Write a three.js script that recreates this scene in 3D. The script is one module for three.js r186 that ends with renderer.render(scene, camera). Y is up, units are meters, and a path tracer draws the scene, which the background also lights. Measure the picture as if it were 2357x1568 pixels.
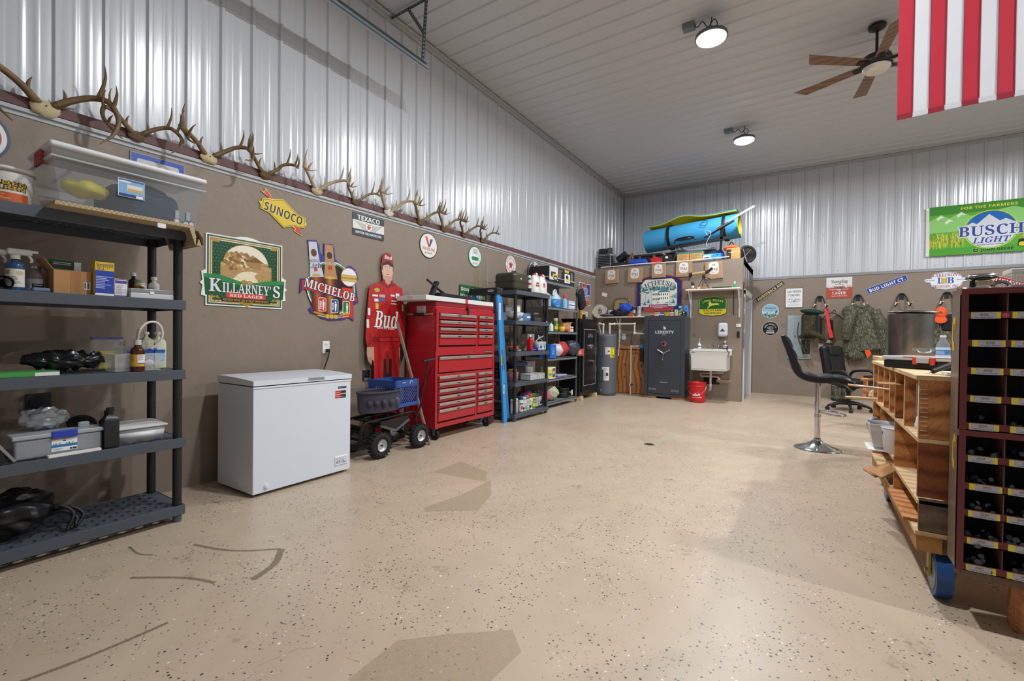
import * as THREE from 'three';
import { RoundedBoxGeometry } from 'three/addons/geometries/RoundedBoxGeometry.js';
import { mergeGeometries, mergeVertices, toCreasedNormals } from 'three/addons/utils/BufferGeometryUtils.js';
import { RectAreaLightUniformsLib } from 'three/addons/lights/RectAreaLightUniformsLib.js';
import { ImprovedNoise } from 'three/addons/math/ImprovedNoise.js';

// ---------- camera, lights, exposure ----------
const scene = new THREE.Scene();
scene.background = new THREE.Color(0x000000);
const camera = new THREE.PerspectiveCamera(73.52, 2357 / 1568, 0.05, 60);
camera.rotation.order = 'YXZ';
camera.position.set(0, 1.18, 0);
camera.rotation.set(-0.010273, 0.575731, 0.011525);
const renderer = new THREE.WebGLRenderer({ antialias: true });
renderer.toneMapping = THREE.LinearToneMapping;
renderer.toneMappingExposure = 1.32;
renderer.shadowMap.enabled = true;
RectAreaLightUniformsLib.init();
const LAMP_POWER = 940, LAMP_COLOR = new THREE.Color(0.93, 0.97, 1.0);
const LAMPS = [];
for (const x of [-0.945, 3.1]) for (const z of [-8.5, -5.42, -2.35]) LAMPS.push([x, z]);

const XL = -3.944, ZB = -11.195, HC = 4.705, XR = 7.2, ZF = 3.2;

// ---------- helpers ----------
const V = (x, y, z) => new THREE.Vector3(x, y, z);
let seedState = 7;
const srnd = (s) => { seedState = s | 0; };
const rnd = () => { seedState = (seedState + 0x6d2b79f5) | 0; let t = Math.imul(seedState ^ (seedState >>> 15), 1 | seedState); t = (t + Math.imul(t ^ (t >>> 7), 61 | t)) ^ t; return ((t ^ (t >>> 14)) >>> 0) / 4294967296; };
const rr = (a, b) => a + (b - a) * rnd();
const noise3 = new ImprovedNoise();
const fbm = (x, y, z = 0.37) => noise3.noise(x, y, z) * 0.6 + noise3.noise(x * 2.1, y * 2.1, z + 5) * 0.3 + noise3.noise(x * 4.3, y * 4.3, z + 9) * 0.15;

const names = new Map();
function numbered(n) { const k = names.get(n) || 0; names.set(n, k + 1); return k ? n + '_' + String(k).padStart(3, '0') : n; }
const clean = (g) => {
  let h = g.index ? g.toNonIndexed() : g;
  for (const k of Object.keys(h.attributes)) if (!['position', 'normal', 'uv', 'color'].includes(k)) h.deleteAttribute(k);
  if (!h.attributes.normal) h.computeVertexNormals();
  if (!h.attributes.uv) h.setAttribute('uv', new THREE.BufferAttribute(new Float32Array(h.attributes.position.count * 2), 2));
  h.morphAttributes = {};
  return h;
};
function metric(g) {              // uv in metres, projected along the main direction of every face
  const p = g.attributes.position, n = g.attributes.normal, u = g.attributes.uv;
  for (let i = 0; i < p.count; i++) {
    const a = Math.abs(n.getX(i)), b = Math.abs(n.getY(i)), c = Math.abs(n.getZ(i));
    if (a >= b && a >= c) u.setXY(i, p.getZ(i), p.getY(i));
    else if (b >= c) u.setXY(i, p.getX(i), p.getZ(i));
    else u.setXY(i, p.getX(i), p.getY(i));
  }
  return g;
}
function geo(list, keep) {
  const l = (Array.isArray(list) ? list.flat(9) : [list]).map(clean);
  const colored = l.some((g) => g.attributes.color);
  if (colored) for (const g of l) if (!g.attributes.color) g.setAttribute('color', new THREE.BufferAttribute(new Float32Array(g.attributes.position.count * 3).fill(1), 3));
  const m = l.length > 1 ? mergeGeometries(l) : l[0];
  return keep ? m : metric(m);
}
const mesh = (g, m) => { const o = new THREE.Mesh(g, m); o.castShadow = true; o.receiveShadow = true; return o; };
function part(name, list, m, parent, keep) { const o = mesh(geo(list, keep), m); o.name = name; parent.add(o); return o; }
function thing(name, label, category, pos = [0, 0, 0], turn = 0, group) {
  const o = new THREE.Group(); o.name = numbered(name); o.position.set(...pos); o.rotation.y = turn; scene.add(o);
  o.userData = { label, category }; if (group) o.userData.group = group; return o;
}
function solo(name, label, category, list, m, pos = [0, 0, 0], turn = 0, group, keep) {
  const o = mesh(geo(list, keep), m); o.name = numbered(name); o.position.set(...pos); o.rotation.y = turn; scene.add(o);
  o.userData = { label, category }; if (group) o.userData.group = group; return o;
}
function struct(name, list, m, label, category, keep) {
  const o = mesh(geo(list, keep), m); o.name = name; o.userData = { kind: 'structure', label, category }; scene.add(o); return o;
}
// geometry
const tr = (g, x = 0, y = 0, z = 0) => { g.translate(x, y, z); return g; };
const rot = (g, x = 0, y = 0, z = 0) => { if (x) g.rotateX(x); if (y) g.rotateY(y); if (z) g.rotateZ(z); return g; };
const bx = (w, h, d, x = 0, y = 0, z = 0, r = 0) => tr(r ? new RoundedBoxGeometry(w, h, d, 2, Math.min(r, w * 0.49, h * 0.49, d * 0.49)) : new THREE.BoxGeometry(w, h, d), x, y, z);
const bb = (x0, x1, y0, y1, z0, z1, r = 0) => bx(Math.abs(x1 - x0), Math.abs(y1 - y0), Math.abs(z1 - z0), (x0 + x1) / 2, (y0 + y1) / 2, (z0 + z1) / 2, r);
const cy = (rt, rb, h, x = 0, y = 0, z = 0, s = 20) => tr(new THREE.CylinderGeometry(rt, rb, h, s), x, y, z);
const cyx = (r, h, x = 0, y = 0, z = 0, s = 18) => tr(rot(new THREE.CylinderGeometry(r, r, h, s), 0, 0, Math.PI / 2), x, y, z);
const cyz = (r, h, x = 0, y = 0, z = 0, s = 18) => tr(rot(new THREE.CylinderGeometry(r, r, h, s), Math.PI / 2), x, y, z);
const sp = (r, x = 0, y = 0, z = 0, sx = 1, sy = 1, sz = 1, s = 16) => { const g = new THREE.SphereGeometry(r, s, Math.round(s * 0.7)); g.scale(sx, sy, sz); return tr(g, x, y, z); };
const tor = (R, r, x = 0, y = 0, z = 0, s = 24, a = Math.PI * 2) => tr(new THREE.TorusGeometry(R, r, 8, s, a), x, y, z);
const la = (pts, x = 0, y = 0, z = 0, s = 28) => tr(new THREE.LatheGeometry(pts.map((p) => new THREE.Vector2(p[0], p[1])), s), x, y, z);
const tube = (pts, r, seg = 0, s = 7, closed = false) => new THREE.TubeGeometry(new THREE.CatmullRomCurve3(pts.map((p) => (p.isVector3 ? p : V(...p))), closed, 'centripetal'), seg || pts.length * 6, r, s, closed);
function bar(a, b, r, s = 8, r2) {   // straight round bar from a to b
  const A = V(...a), B = V(...b), d = B.clone().sub(A), g = new THREE.CylinderGeometry(r2 ?? r, r, d.length(), s);
  g.applyQuaternion(new THREE.Quaternion().setFromUnitVectors(V(0, 1, 0), d.clone().normalize())); const m = A.add(B).multiplyScalar(0.5); return tr(g, m.x, m.y, m.z);
}
function beam(a, b, w, h, up = V(0, 1, 0)) {   // straight rectangular bar
  const A = V(...a), B = V(...b), d = B.clone().sub(A), L = d.length(); d.normalize();
  const z = d, x = new THREE.Vector3().crossVectors(up, z).normalize(), y = new THREE.Vector3().crossVectors(z, x), g = new THREE.BoxGeometry(w, h, L);
  g.applyMatrix4(new THREE.Matrix4().makeBasis(x, y, z)); const m = A.add(B).multiplyScalar(0.5); return tr(g, m.x, m.y, m.z);
}
function shape(pts) { const s = new THREE.Shape(); pts.forEach((p, i) => (i ? s.lineTo(p[0], p[1]) : s.moveTo(p[0], p[1]))); s.closePath(); return s; }
const ext = (s, d, bevel = 0, seg = 12) => new THREE.ExtrudeGeometry(s, { depth: d, bevelEnabled: bevel > 0, bevelThickness: bevel, bevelSize: bevel, bevelSegments: 2, curveSegments: seg });
function rrect(w, h, r) { const s = new THREE.Shape(), x = -w / 2, y = -h / 2; s.moveTo(x + r, y); s.lineTo(x + w - r, y); s.quadraticCurveTo(x + w, y, x + w, y + r); s.lineTo(x + w, y + h - r); s.quadraticCurveTo(x + w, y + h, x + w - r, y + h); s.lineTo(x + r, y + h); s.quadraticCurveTo(x, y + h, x, y + h - r); s.lineTo(x, y + r); s.quadraticCurveTo(x, y, x + r, y); return s; }
function lumpy(g, amp, freq, seed = 0) {   // crumple a geometry
  let h = g.clone(); h.deleteAttribute('normal'); h.deleteAttribute('uv'); h = mergeVertices(h, 1e-4);
  h.computeVertexNormals(); const p = h.attributes.position, n = h.attributes.normal;
  for (let i = 0; i < p.count; i++) { const a = fbm(p.getX(i) * freq + seed, p.getY(i) * freq + seed * 1.7, p.getZ(i) * freq) * amp; p.setXYZ(i, p.getX(i) + n.getX(i) * a, p.getY(i) + n.getY(i) * a, p.getZ(i) + n.getZ(i) * a); }
  h.computeVertexNormals(); return h;
}
function sit(...a) { const g = lumpy(...a); g.computeBoundingBox(); return g.translate(0, -g.boundingBox.min.y, 0); }   // crumpled and resting on y = 0
// sweep with varying radius along a curve
function taper(pts, radii, seg = 24, s = 8, flat = 1) {
  const c = new THREE.CatmullRomCurve3(pts.map((p) => V(...p)), false, 'centripetal'), fr = c.computeFrenetFrames(seg, false), pos = [], idx = [];
  for (let i = 0; i <= seg; i++) {
    const t = i / seg, P = c.getPointAt(t), k = t * (radii.length - 1), a = Math.min(Math.floor(k), radii.length - 2), r = radii[a] + (radii[a + 1] - radii[a]) * (k - a);
    for (let j = 0; j < s; j++) { const q = (j / s) * Math.PI * 2, x = Math.cos(q) * r, y = Math.sin(q) * r * flat; pos.push(P.x + fr.normals[i].x * x + fr.binormals[i].x * y, P.y + fr.normals[i].y * x + fr.binormals[i].y * y, P.z + fr.normals[i].z * x + fr.binormals[i].z * y); }
  }
  for (let i = 0; i < seg; i++) for (let j = 0; j < s; j++) { const a = i * s + j, b = i * s + (j + 1) % s; idx.push(a, b, a + s, b, b + s, a + s); }
  for (const [base, flip] of [[0, 1], [seg * s, 0]]) for (let j = 1; j < s - 1; j++) flip ? idx.push(base, base + j + 1, base + j) : idx.push(base, base + j, base + j + 1);
  const g = new THREE.BufferGeometry(); g.setAttribute('position', new THREE.Float32BufferAttribute(pos, 3)); g.setIndex(idx); g.computeVertexNormals(); return g;
}
// ---------- textures and materials ----------
function canvas(w, h, draw) {
  const c = document.createElement('canvas'); c.width = w; c.height = h; draw(c.getContext('2d'), w, h);
  const t = new THREE.CanvasTexture(c); t.colorSpace = THREE.SRGBColorSpace; t.magFilter = THREE.LinearFilter; t.anisotropy = 8; return t;
}
function dataTex(n, f, srgb = true) {
  const d = new Uint8Array(n * n * 4);
  for (let y = 0; y < n; y++) for (let x = 0; x < n; x++) { const c = f(x / n, y / n), o = (y * n + x) * 4; for (let k = 0; k < 3; k++) d[o + k] = Math.max(0, Math.min(255, c[k] ?? c[0])); d[o + 3] = 255; }
  const t = new THREE.DataTexture(d, n, n); t.magFilter = THREE.LinearFilter; t.wrapS = t.wrapT = THREE.RepeatWrapping; if (srgb) t.colorSpace = THREE.SRGBColorSpace; t.needsUpdate = true; return t;
}
const matCache = new Map();
function M(color, roughness = 0.6, metalness = 0, more) {
  const k = color + '|' + roughness + '|' + metalness; if (!more && matCache.has(k)) return matCache.get(k);
  const m = new (more && ('clearcoat' in more || 'transmission' in more || 'sheen' in more) ? THREE.MeshPhysicalMaterial : THREE.MeshStandardMaterial)({ color, roughness, metalness, ...more });
  if (!more) matCache.set(k, m); return m;
}
const rep = (t, x, y = x) => { const c = t.clone(); c.wrapS = c.wrapT = THREE.RepeatWrapping; c.repeat.set(x, y); return c; };
// periodic noise for tiling maps
const tileNoise = (u, v, f, s) => { const a = u * Math.PI * 2, b = v * Math.PI * 2, k = f / (Math.PI * 2); return noise3.noise(Math.cos(a) * k + s, Math.sin(a) * k + Math.cos(b) * k * 0.731 + s, Math.sin(b) * k + s * 2); };
const GRAIN = dataTex(256, (u, v) => { const n = 128 + 60 * tileNoise(u, v, 60, 3) + 50 * tileNoise(u, v, 130, 8); return [n]; }, false);
const MOTTLE = dataTex(256, (u, v) => { const n = 240 + 5 * tileNoise(u, v, 9, 1) + 5 * tileNoise(u, v, 30, 4) + 5 * tileNoise(u, v, 90, 6); return [n, n, n]; });
function woodTex(a, b, seed, n = 512) {   // grain along u
  return dataTex(n, (u, v) => {
    const warp = 0.05 * tileNoise(u, v, 3, seed) + 0.012 * tileNoise(u, v, 14, seed + 3), r = v + warp;
    let k = 0.5 + 0.5 * Math.sin(r * Math.PI * 2 * 11 + 3 * tileNoise(u, v, 2, seed + 7)); k = Math.pow(k, 2.2);
    k = k * 0.65 + 0.25 * (0.5 + tileNoise(u * 1, v * 1, 90, seed + 11)) + 0.14 * tileNoise(u, v, 6, seed + 1);
    return [0, 1, 2].map((c) => a[c] + (b[c] - a[c]) * k);
  });
}
const FIR_T = woodTex([214, 148, 88], [138, 78, 36], 2), PLY_T = woodTex([226, 196, 152], [184, 148, 104], 9), DARKWOOD_T = woodTex([120, 96, 78], [84, 64, 50], 5);
const upright = (t) => { const c = t.clone(); c.center.set(0.5, 0.5); c.rotation = Math.PI / 2; return c; };
const FIR = M('#ffffff', 0.55, 0, { map: FIR_T }), FIRV = M('#ffffff', 0.55, 0, { map: upright(FIR_T) }), PLY = M('#ffffff', 0.7, 0, { map: PLY_T }), DARKWOOD = M('#ffffff', 0.6, 0, { map: DARKWOOD_T });
const CHROME = M('#d4d6d8', 0.12, 1), STEEL = M('#b9bcc0', 0.3, 1), GALV = M('#9aa3a8', 0.42, 0.9), BLACK = M('#141416', 0.5), BLACKG = M('#101012', 0.25), RUBBER = M('#19191a', 0.8), WHITE = M('#eceae6', 0.5), WHITEG = M('#f0f0f0', 0.25), GREYP = M('#55585c', 0.5), CARD = M('#b8875a', 0.85), LEATHER = M('#15161a', 0.32), DARKCLOTH = M('#1c1d22', 0.9);
const CLEARP = M('#ffffff', 0.18, 0, { transmission: 0.88, thickness: 0, ior: 1.4 }), FROST = M('#eef2f4', 0.5, 0, { transmission: 0.7, thickness: 0, ior: 1.4 });
const CAMO_T = canvas(512, 512, (c, w) => {
  srnd(31); c.fillStyle = '#5b5a48'; c.fillRect(0, 0, w, w);
  for (const [col, n, s] of [['#35372a', 120, 34], ['#7d7a63', 110, 26], ['#22241c', 110, 22], ['#98937c', 130, 14], ['#4b4a38', 90, 30]]) {
    c.strokeStyle = col; c.lineCap = 'round';
    for (let i = 0; i < n; i++) { const x = rnd() * w, y = rnd() * w, a = rr(-0.5, 0.5) + 1.2, l = rr(0.5, 2.2) * s; c.lineWidth = rr(0.15, 0.5) * s; for (const ox of [-w, 0, w]) for (const oy of [-w, 0, w]) { c.beginPath(); c.moveTo(x + ox, y + oy); c.quadraticCurveTo(x + ox + Math.cos(a) * l * 0.5 + rr(-8, 8), y + oy + Math.sin(a) * l * 0.5, x + ox + Math.cos(a) * l, y + oy + Math.sin(a) * l); c.stroke(); } }
  }
});
const CAMO = M('#ffffff', 0.9, 0, { map: rep(CAMO_T, 2.2) }), CAMOB = M('#b9a795', 0.9, 0, { map: rep(CAMO_T, 3) });
const printed = (t, rough = 0.45, more) => M('#ffffff', rough, 0, { map: t, ...more });
// a flat panel: outline (u right, v up, metres) extruded, with the print mapped to its bounding box
function panel(s, depth, w, h, bevel = 0) {
  const g = clean(ext(s, depth, bevel, 24)), p = g.attributes.position, u = g.attributes.uv;
  for (let i = 0; i < p.count; i++) u.setXY(i, p.getX(i) / w + 0.5, p.getY(i) / h + 0.5);
  return g;
}
// ---------- room shell ----------
const FLOOR_T = canvas(2048, 2048, (c, w) => {
  srnd(11); c.fillStyle = '#bda993'; c.fillRect(0, 0, w, w);
  const im = c.getImageData(0, 0, w, w), d = im.data;
  for (let y = 0; y < w; y++) for (let x = 0; x < w; x++) { const u = x / w, v = y / w, n = 7 * tileNoise(u, v, 7, 2) + 5 * tileNoise(u, v, 30, 5) + (((x * 7919 + y * 104729) % 97) / 97 - 0.5) * 6, o = (y * w + x) * 4; d[o] += n; d[o + 1] += n; d[o + 2] += n * 0.9; }
  c.putImageData(im, 0, 0);
  const blob = (x, y, r, col) => { c.fillStyle = col; for (const ox of [-w, 0, w]) for (const oy of [-w, 0, w]) { if (x + ox < -20 || x + ox > w + 20 || y + oy < -20 || y + oy > w + 20) continue; c.beginPath(); const k = 5; for (let i = 0; i < k; i++) { const a = (i / k) * 6.283 + x, q = r * (0.6 + 0.6 * ((x * (i + 3) * 13.7) % 1)); c.lineTo(x + ox + Math.cos(a) * q, y + oy + Math.sin(a) * q); } c.fill(); } };
  for (let i = 0; i < 40000; i++) {
    const x = rnd() * w, y = rnd() * w, dens = 0.5 + 0.9 * tileNoise(x / w, y / w, 14, 12) + 0.4 * tileNoise(x / w, y / w, 40, 3); if (rnd() > dens) { rnd(); rnd(); continue; }
    const k = rnd(), r = 0.8 + 2.3 * Math.pow(rnd(), 3); blob(x, y, r, k < 0.66 ? '#2c2f33' : k < 0.84 ? '#efe8dc' : k < 0.93 ? '#7a6a58' : '#4a5560');
  }
  for (let i = 0; i < 90; i++) { c.strokeStyle = 'rgba(96,80,62,' + rr(0.12, 0.4).toFixed(2) + ')'; c.lineWidth = rr(0.8, 2.4); const x = rnd() * w, y = rnd() * w, a = rnd() * 6.28, l = rr(15, 90); c.beginPath(); c.moveTo(x, y); c.quadraticCurveTo(x + Math.cos(a) * l * 0.5 + rr(-9, 9), y + Math.sin(a) * l * 0.5, x + Math.cos(a) * l, y + Math.sin(a) * l); c.stroke(); }
  for (let i = 0; i < 46; i++) { c.fillStyle = 'rgba(110,92,70,' + rr(0.08, 0.2).toFixed(2) + ')'; const x = rr(60, w - 60), y = rr(60, w - 60); for (let k = 0; k < 14; k++) { c.beginPath(); c.ellipse(x + rr(-26, 26), y + rr(-18, 18), rr(2, 10), rr(2, 8), rnd() * 3, 0, 6.3); c.fill(); } }
});
FLOOR_T.wrapS = FLOOR_T.wrapT = THREE.RepeatWrapping; FLOOR_T.repeat.set(1 / 3.7, 1 / 3.7);
const FLOOR = M('#ffffff', 0.36, 0, { map: FLOOR_T });
const floor = struct('floor', bb(XL - 0.2, XR + 0.2, -0.2, 0, ZB - 0.2, ZF + 0.2), FLOOR, 'tan speckled epoxy concrete floor of the shop', 'floor');
const BROWN = M('#958576', 0.5, 0, { map: MOTTLE, bumpMap: rep(GRAIN, 4), bumpScale: 0.0006 });
const PAINT = M('#c8ccd2', 0.32, 0.0, { clearcoat: 1, clearcoatRoughness: 0.2 }), CEILP = M('#c6c9ce', 0.42);
const TRIMG = M('#b4b6b9', 0.4), MAROON = M('#6e4a48', 0.6, 0, { map: MOTTLE }), TRIMW = M('#dcdfe4', 0.35);
// ribbed steel: profile along u, depth v; length along w
function ribbed(u0, u1, w0, w1, put, pitch = 0.24, tall = 0.017) {
  const prof = [], push = (u, v, e = 0) => prof.push([u, v, e]);
  for (let u = u0; u < u1 - 0.01; u += pitch) {
    push(u, 0, 1); push(u + 0.014, tall, 1); push(u + 0.034, tall, 1); push(u + 0.048, 0, 1);
    const a = u + 0.048, b = u + pitch, L = b - a, N = 18;
    for (let i = 1; i < N; i++) { const t = i / N; let v = 0.0011 * Math.sin(t * Math.PI * 3); for (const k of [0.34, 0.67]) v += 0.0035 * Math.exp(-(((t - k) * L) ** 2) / 0.00006); push(a + t * L, v); }
  }
  const pos = [], nor = [], idx = [], A = V(...put(1, 0, 0, true)), Wd = V(...put(0, 0, 1)).sub(V(...put(0, 0, 0))), flip = A.cross(Wd).dot(V(...put(0, 1, 0, true))) < 0;
  for (let i = 0; i < prof.length - 1; i++) {
    const [a, va, ea] = prof[i], [b, vb, eb] = prof[i + 1]; if (a >= u1) break;
    const nrm = (p, q) => { const dx = q[0] - p[0], dy = q[1] - p[1], l = Math.hypot(dx, dy) || 1; return [-dy / l, dx / l]; };
    const self = nrm(prof[i], prof[i + 1]);
    const na = ea || !i ? self : nrm(prof[i - 1], prof[i + 1]), nb = eb || i + 2 >= prof.length ? self : nrm(prof[i], prof[i + 2]);
    const o = pos.length / 3;
    for (const [u, v, n, w] of [[a, va, na, w0], [b, vb, nb, w0], [b, vb, nb, w1], [a, va, na, w1]]) { pos.push(...put(u, v, w)); nor.push(...put(n[0], n[1], 0, true)); }
    flip ? idx.push(o, o + 2, o + 1, o, o + 3, o + 2) : idx.push(o, o + 1, o + 2, o, o + 2, o + 3);
  }
  const g = new THREE.BufferGeometry(); g.setAttribute('position', new THREE.Float32BufferAttribute(pos, 3)); g.setAttribute('normal', new THREE.Float32BufferAttribute(nor, 3)); g.setAttribute('uv', new THREE.Float32BufferAttribute(new Float32Array(pos.length / 3 * 2), 2)); g.setIndex(idx);
  return g;
}
const screwHead = (x, y, z, ax) => (ax === 'x' ? cyx(0.006, 0.006, x, y, z, 6) : ax === 'z' ? cyz(0.006, 0.006, x, y, z, 6) : cy(0.006, 0.006, 0.006, x, y, z, 6));
const SCREW = M('#7d8084', 0.5, 0.4);
// left wall
const wl = struct('wall_left', bb(XL - 0.2, XL, 0, 2.458, ZB, ZF), BROWN, 'brown painted lower wall panelling with signs hung along it', 'wall');
const leftSteel = part('steel_siding', ribbed(ZB + 0.005, ZF, 2.5, HC, (u, v, w, n) => (n ? [v, 0, u] : [XL - 0.025 + v, w, u])), PAINT, wl);
part('siding_core', bb(XL - 0.2, XL - 0.03, 2.458, HC, ZB, ZF), TRIMG, wl);
{ const s = []; for (const y of [2.62, 3.66, 4.62]) for (let z = -10.9; z < 0.5; z += 0.24) s.push(screwHead(XL - 0.021, y, z - 0.03, 'x')); const o = part('screw', s, SCREW, wl); o.userData.kind = 'stuff'; }
struct('trim_1', [bb(XL - 0.02, XL + 0.006, 2.452, 2.478, ZB, ZF), bb(XL - 0.02, XL + 0.022, 2.478, 2.484, ZB, ZF), beam([XL + 0.014, 2.492, ZB], [XL + 0.014, 2.492, ZF], 0.004, 0.022)], TRIMG, 'grey metal channel running along the top of the brown wall', 'trim');
struct('trim_2', bb(XL - 0.02, XL + 0.01, 2.508, 2.572, ZB, ZF, 0.003), MAROON, 'maroon board carrying the antlers above the grey channel', 'trim');
struct('trim_3', [beam([XL + 0.004, HC - 0.03, ZB], [XL + 0.004, HC - 0.03, ZF], 0.02, 0.03), bb(XL - 0.02, XL + 0.05, HC - 0.012, HC, ZB, ZF)], TRIMG, 'pale metal angle trim where left wall meets ceiling', 'trim');
// back wall
const wb = struct('wall_back', bb(XL - 0.2, XR + 0.2, 0, 2.45, ZB - 0.2, ZB), BROWN, 'brown painted lower back wall behind the coats', 'wall');
part('steel_siding', ribbed(XL, XR, 2.49, HC, (u, v, w, n) => (n ? [u, 0, v] : [u, w, ZB - 0.025 + v])), PAINT, wb);
part('siding_core', bb(XL - 0.2, XR + 0.2, 2.45, HC, ZB - 0.2, ZB - 0.03), TRIMG, wb);
{ const s = []; for (const y of [2.56, 3.3]) for (let x = -3.7; x < 5; x += 0.24) s.push(screwHead(x + 0.1, y, ZB - 0.02, 'z')); const o = part('screw', s, SCREW, wb); o.userData.kind = 'stuff'; }
struct('trim_4', [bb(XL, XR, 2.448, 2.474, ZB - 0.02, ZB + 0.012), bb(XL, XR, 2.474, 2.5, ZB - 0.02, ZB + 0.004)], M('#8f9194', 0.35, 0.2), 'grey metal channel on the back wall above the brown panelling', 'trim');
struct('trim_5', [bb(XL, XR, HC - 0.04, HC - 0.008, ZB - 0.02, ZB + 0.006), bb(XL, XR, HC - 0.012, HC, ZB - 0.02, ZB + 0.05)], TRIMG, 'pale metal trim where back wall meets ceiling', 'trim');
struct('wall_right', bb(XR, XR + 0.2, 0, HC, ZB, ZF), PAINT, 'plain steel wall on the unseen right side', 'wall');
struct('wall_front', bb(XL - 0.2, XR + 0.2, 0, HC, ZF, ZF + 0.2), PAINT, 'plain steel wall behind the camera', 'wall');
// ceiling
const ce = struct('ceiling', bb(XL - 0.2, XR + 0.2, HC + 0.03, HC + 0.2, ZB - 0.2, ZF + 0.2), TRIMG, 'white ribbed steel ceiling with rows of screws', 'ceiling');
part('steel_liner', ribbed(ZB, ZF, XL - 0.05, XR, (u, v, w, n) => (n ? [0, -v, u] : [w, HC + 0.026 - v, u])), CEILP, ce);
{ const s = []; for (const x of [-3.2, -2.0, -0.75, 0.45, 1.65, 2.85]) for (let z = -10.8; z < -1.2; z += 0.24) s.push(screwHead(x, HC + 0.022, z + 0.1, 'y')); const o = part('screw', s, SCREW, ce); o.userData.kind = 'stuff'; }
// washroom block in the corner
const BX1 = -1.026, BZ1 = -9.388, BTOP = 2.672;
struct('wall_washroom_front', bb(XL, BX1, 0, BTOP, BZ1 - 0.12, BZ1), BROWN, 'brown front wall of the corner washroom block', 'wall');
struct('wall_washroom_side', [bb(BX1 - 0.12, BX1, 0, BTOP, -9.62, BZ1 - 0.12), bb(BX1 - 0.12, BX1, 2.12, BTOP, -10.99, -9.62), bb(BX1 - 0.12, BX1, 0, BTOP, ZB, -10.99)], BROWN, 'brown side wall of the washroom block with the door opening', 'wall');
struct('ceiling_washroom', bb(XL, BX1, BTOP - 0.12, BTOP, ZB, BZ1 - 0.12), PLY, 'plywood loft deck over the washroom block', 'deck');
{
  const d = struct('door_1', [bb(BX1 - 0.13, BX1 + 0.018, 0, 2.1, -9.70, -9.62), bb(BX1 - 0.13, BX1 + 0.018, 2.02, 2.12, -10.99, -9.62), bb(BX1 - 0.13, BX1 + 0.018, 0, 2.1, -10.99, -10.91)], TRIMW, 'white door frame at the side of the washroom block', 'door');
  part('leaf', bb(BX1 - 0.9, BX1 - 0.14, 0.01, 2.0, -10.97, -10.93), TRIMW, d);
}
// ---------- high-bay lamps ----------
const GLOW = new THREE.MeshStandardMaterial({ color: '#ffffff', emissive: '#f4f8ff', emissiveIntensity: 9, roughness: 0.5 });
const LAMPBODY = M('#6f777c', 0.4, 0.5), JBOX = M('#7d8a8f', 0.5, 0.3);
const lampWords = { '-0.945,-8.5': 'round white high-bay ceiling lamp nearer the back wall', '-0.945,-5.42': 'large bright high-bay ceiling lamp nearest in view', '-0.945,-2.35': 'high-bay ceiling lamp above the camera over the left side', '3.1,-8.5': 'high-bay ceiling lamp on the right side by the back wall', '3.1,-5.42': 'high-bay ceiling lamp on the right side mid room', '3.1,-2.35': 'high-bay ceiling lamp on the right side near the camera' };
for (const [x, z] of LAMPS) {
  const t = thing('high_bay_lamp', lampWords[x + ',' + z], 'lamp', [x, HC, z], 0, 'ceiling high-bay lamps');
  part('housing', la([[0.0, -0.13], [0.06, -0.13], [0.09, -0.17], [0.165, -0.185], [0.17, -0.215], [0.155, -0.22], [0, -0.22]]), LAMPBODY, t);
  part('lens', la([[0, -0.262], [0.06, -0.26], [0.12, -0.25], [0.15, -0.232], [0.154, -0.221], [0, -0.221]]), GLOW, t);
  part('hook', tube([[0, -0.13, 0], [0.012, -0.1, 0], [-0.012, -0.06, 0], [0, -0.03, 0], [0, 0.02, 0]], 0.005), BLACK, t);
  const b = part('junction_box', bx(0.13, 0.055, 0.1, -0.24, -0.005, -0.01, 0.004), JBOX, t); part('cover_plate', bx(0.12, 0.006, 0.09, -0.24, -0.035, -0.01), JBOX, b);
  part('cord', tube([[-0.18, -0.01, 0], [-0.14, -0.06, 0.02], [-0.09, -0.02, 0.03], [-0.04, -0.07, -0.02], [0.03, -0.03, 0.02], [0.06, -0.08, 0], [0.03, -0.13, 0]], 0.005, 40), BLACK, t);
  const l = new THREE.RectAreaLight(LAMP_COLOR, LAMP_POWER, 0.16, 0.16); l.position.set(0, -0.268, 0); l.rotation.x = -Math.PI / 2; l.name = 'lamp_light'; t.add(l);
}
// ---------- prints and wall signs ----------
function txt(c, s, x, y, size, fill, o = {}) {
  c.save(); c.translate(x, y); if (o.rot) c.rotate(o.rot); if (o.sx) c.scale(o.sx, o.sy || 1); if (o.skew) c.transform(1, 0, o.skew, 1, 0, 0);
  c.font = (o.style || 'bold') + ' ' + size + 'px ' + (o.font || 'sans-serif'); c.textAlign = o.align || 'center'; c.textBaseline = 'middle'; c.lineJoin = 'round';
  if (o.w) { const m = c.measureText(s).width; c.scale(o.w / m, 1); }
  if (o.stroke) { c.strokeStyle = o.stroke; c.lineWidth = o.lw || size * 0.18; c.strokeText(s, 0, 0); }
  c.fillStyle = fill; c.fillText(s, 0, 0); c.restore();
}
function arcTxt(c, s, x, y, r, mid, step, size, fill, o = {}) { [...s].forEach((ch, i) => { const a = mid + (i - (s.length - 1) / 2) * step * (o.under ? -1 : 1); txt(c, ch, x + Math.cos(a) * r, y + Math.sin(a) * r, size, fill, { ...o, rot: a + (o.under ? -Math.PI / 2 : Math.PI / 2) }); }); }
const poly = (c, pts, fill, stroke, lw) => { c.beginPath(); pts.forEach((p, i) => (i ? c.lineTo(p[0], p[1]) : c.moveTo(p[0], p[1]))); c.closePath(); if (fill) { c.fillStyle = fill; c.fill(); } if (stroke) { c.strokeStyle = stroke; c.lineWidth = lw; c.stroke(); } };
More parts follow.
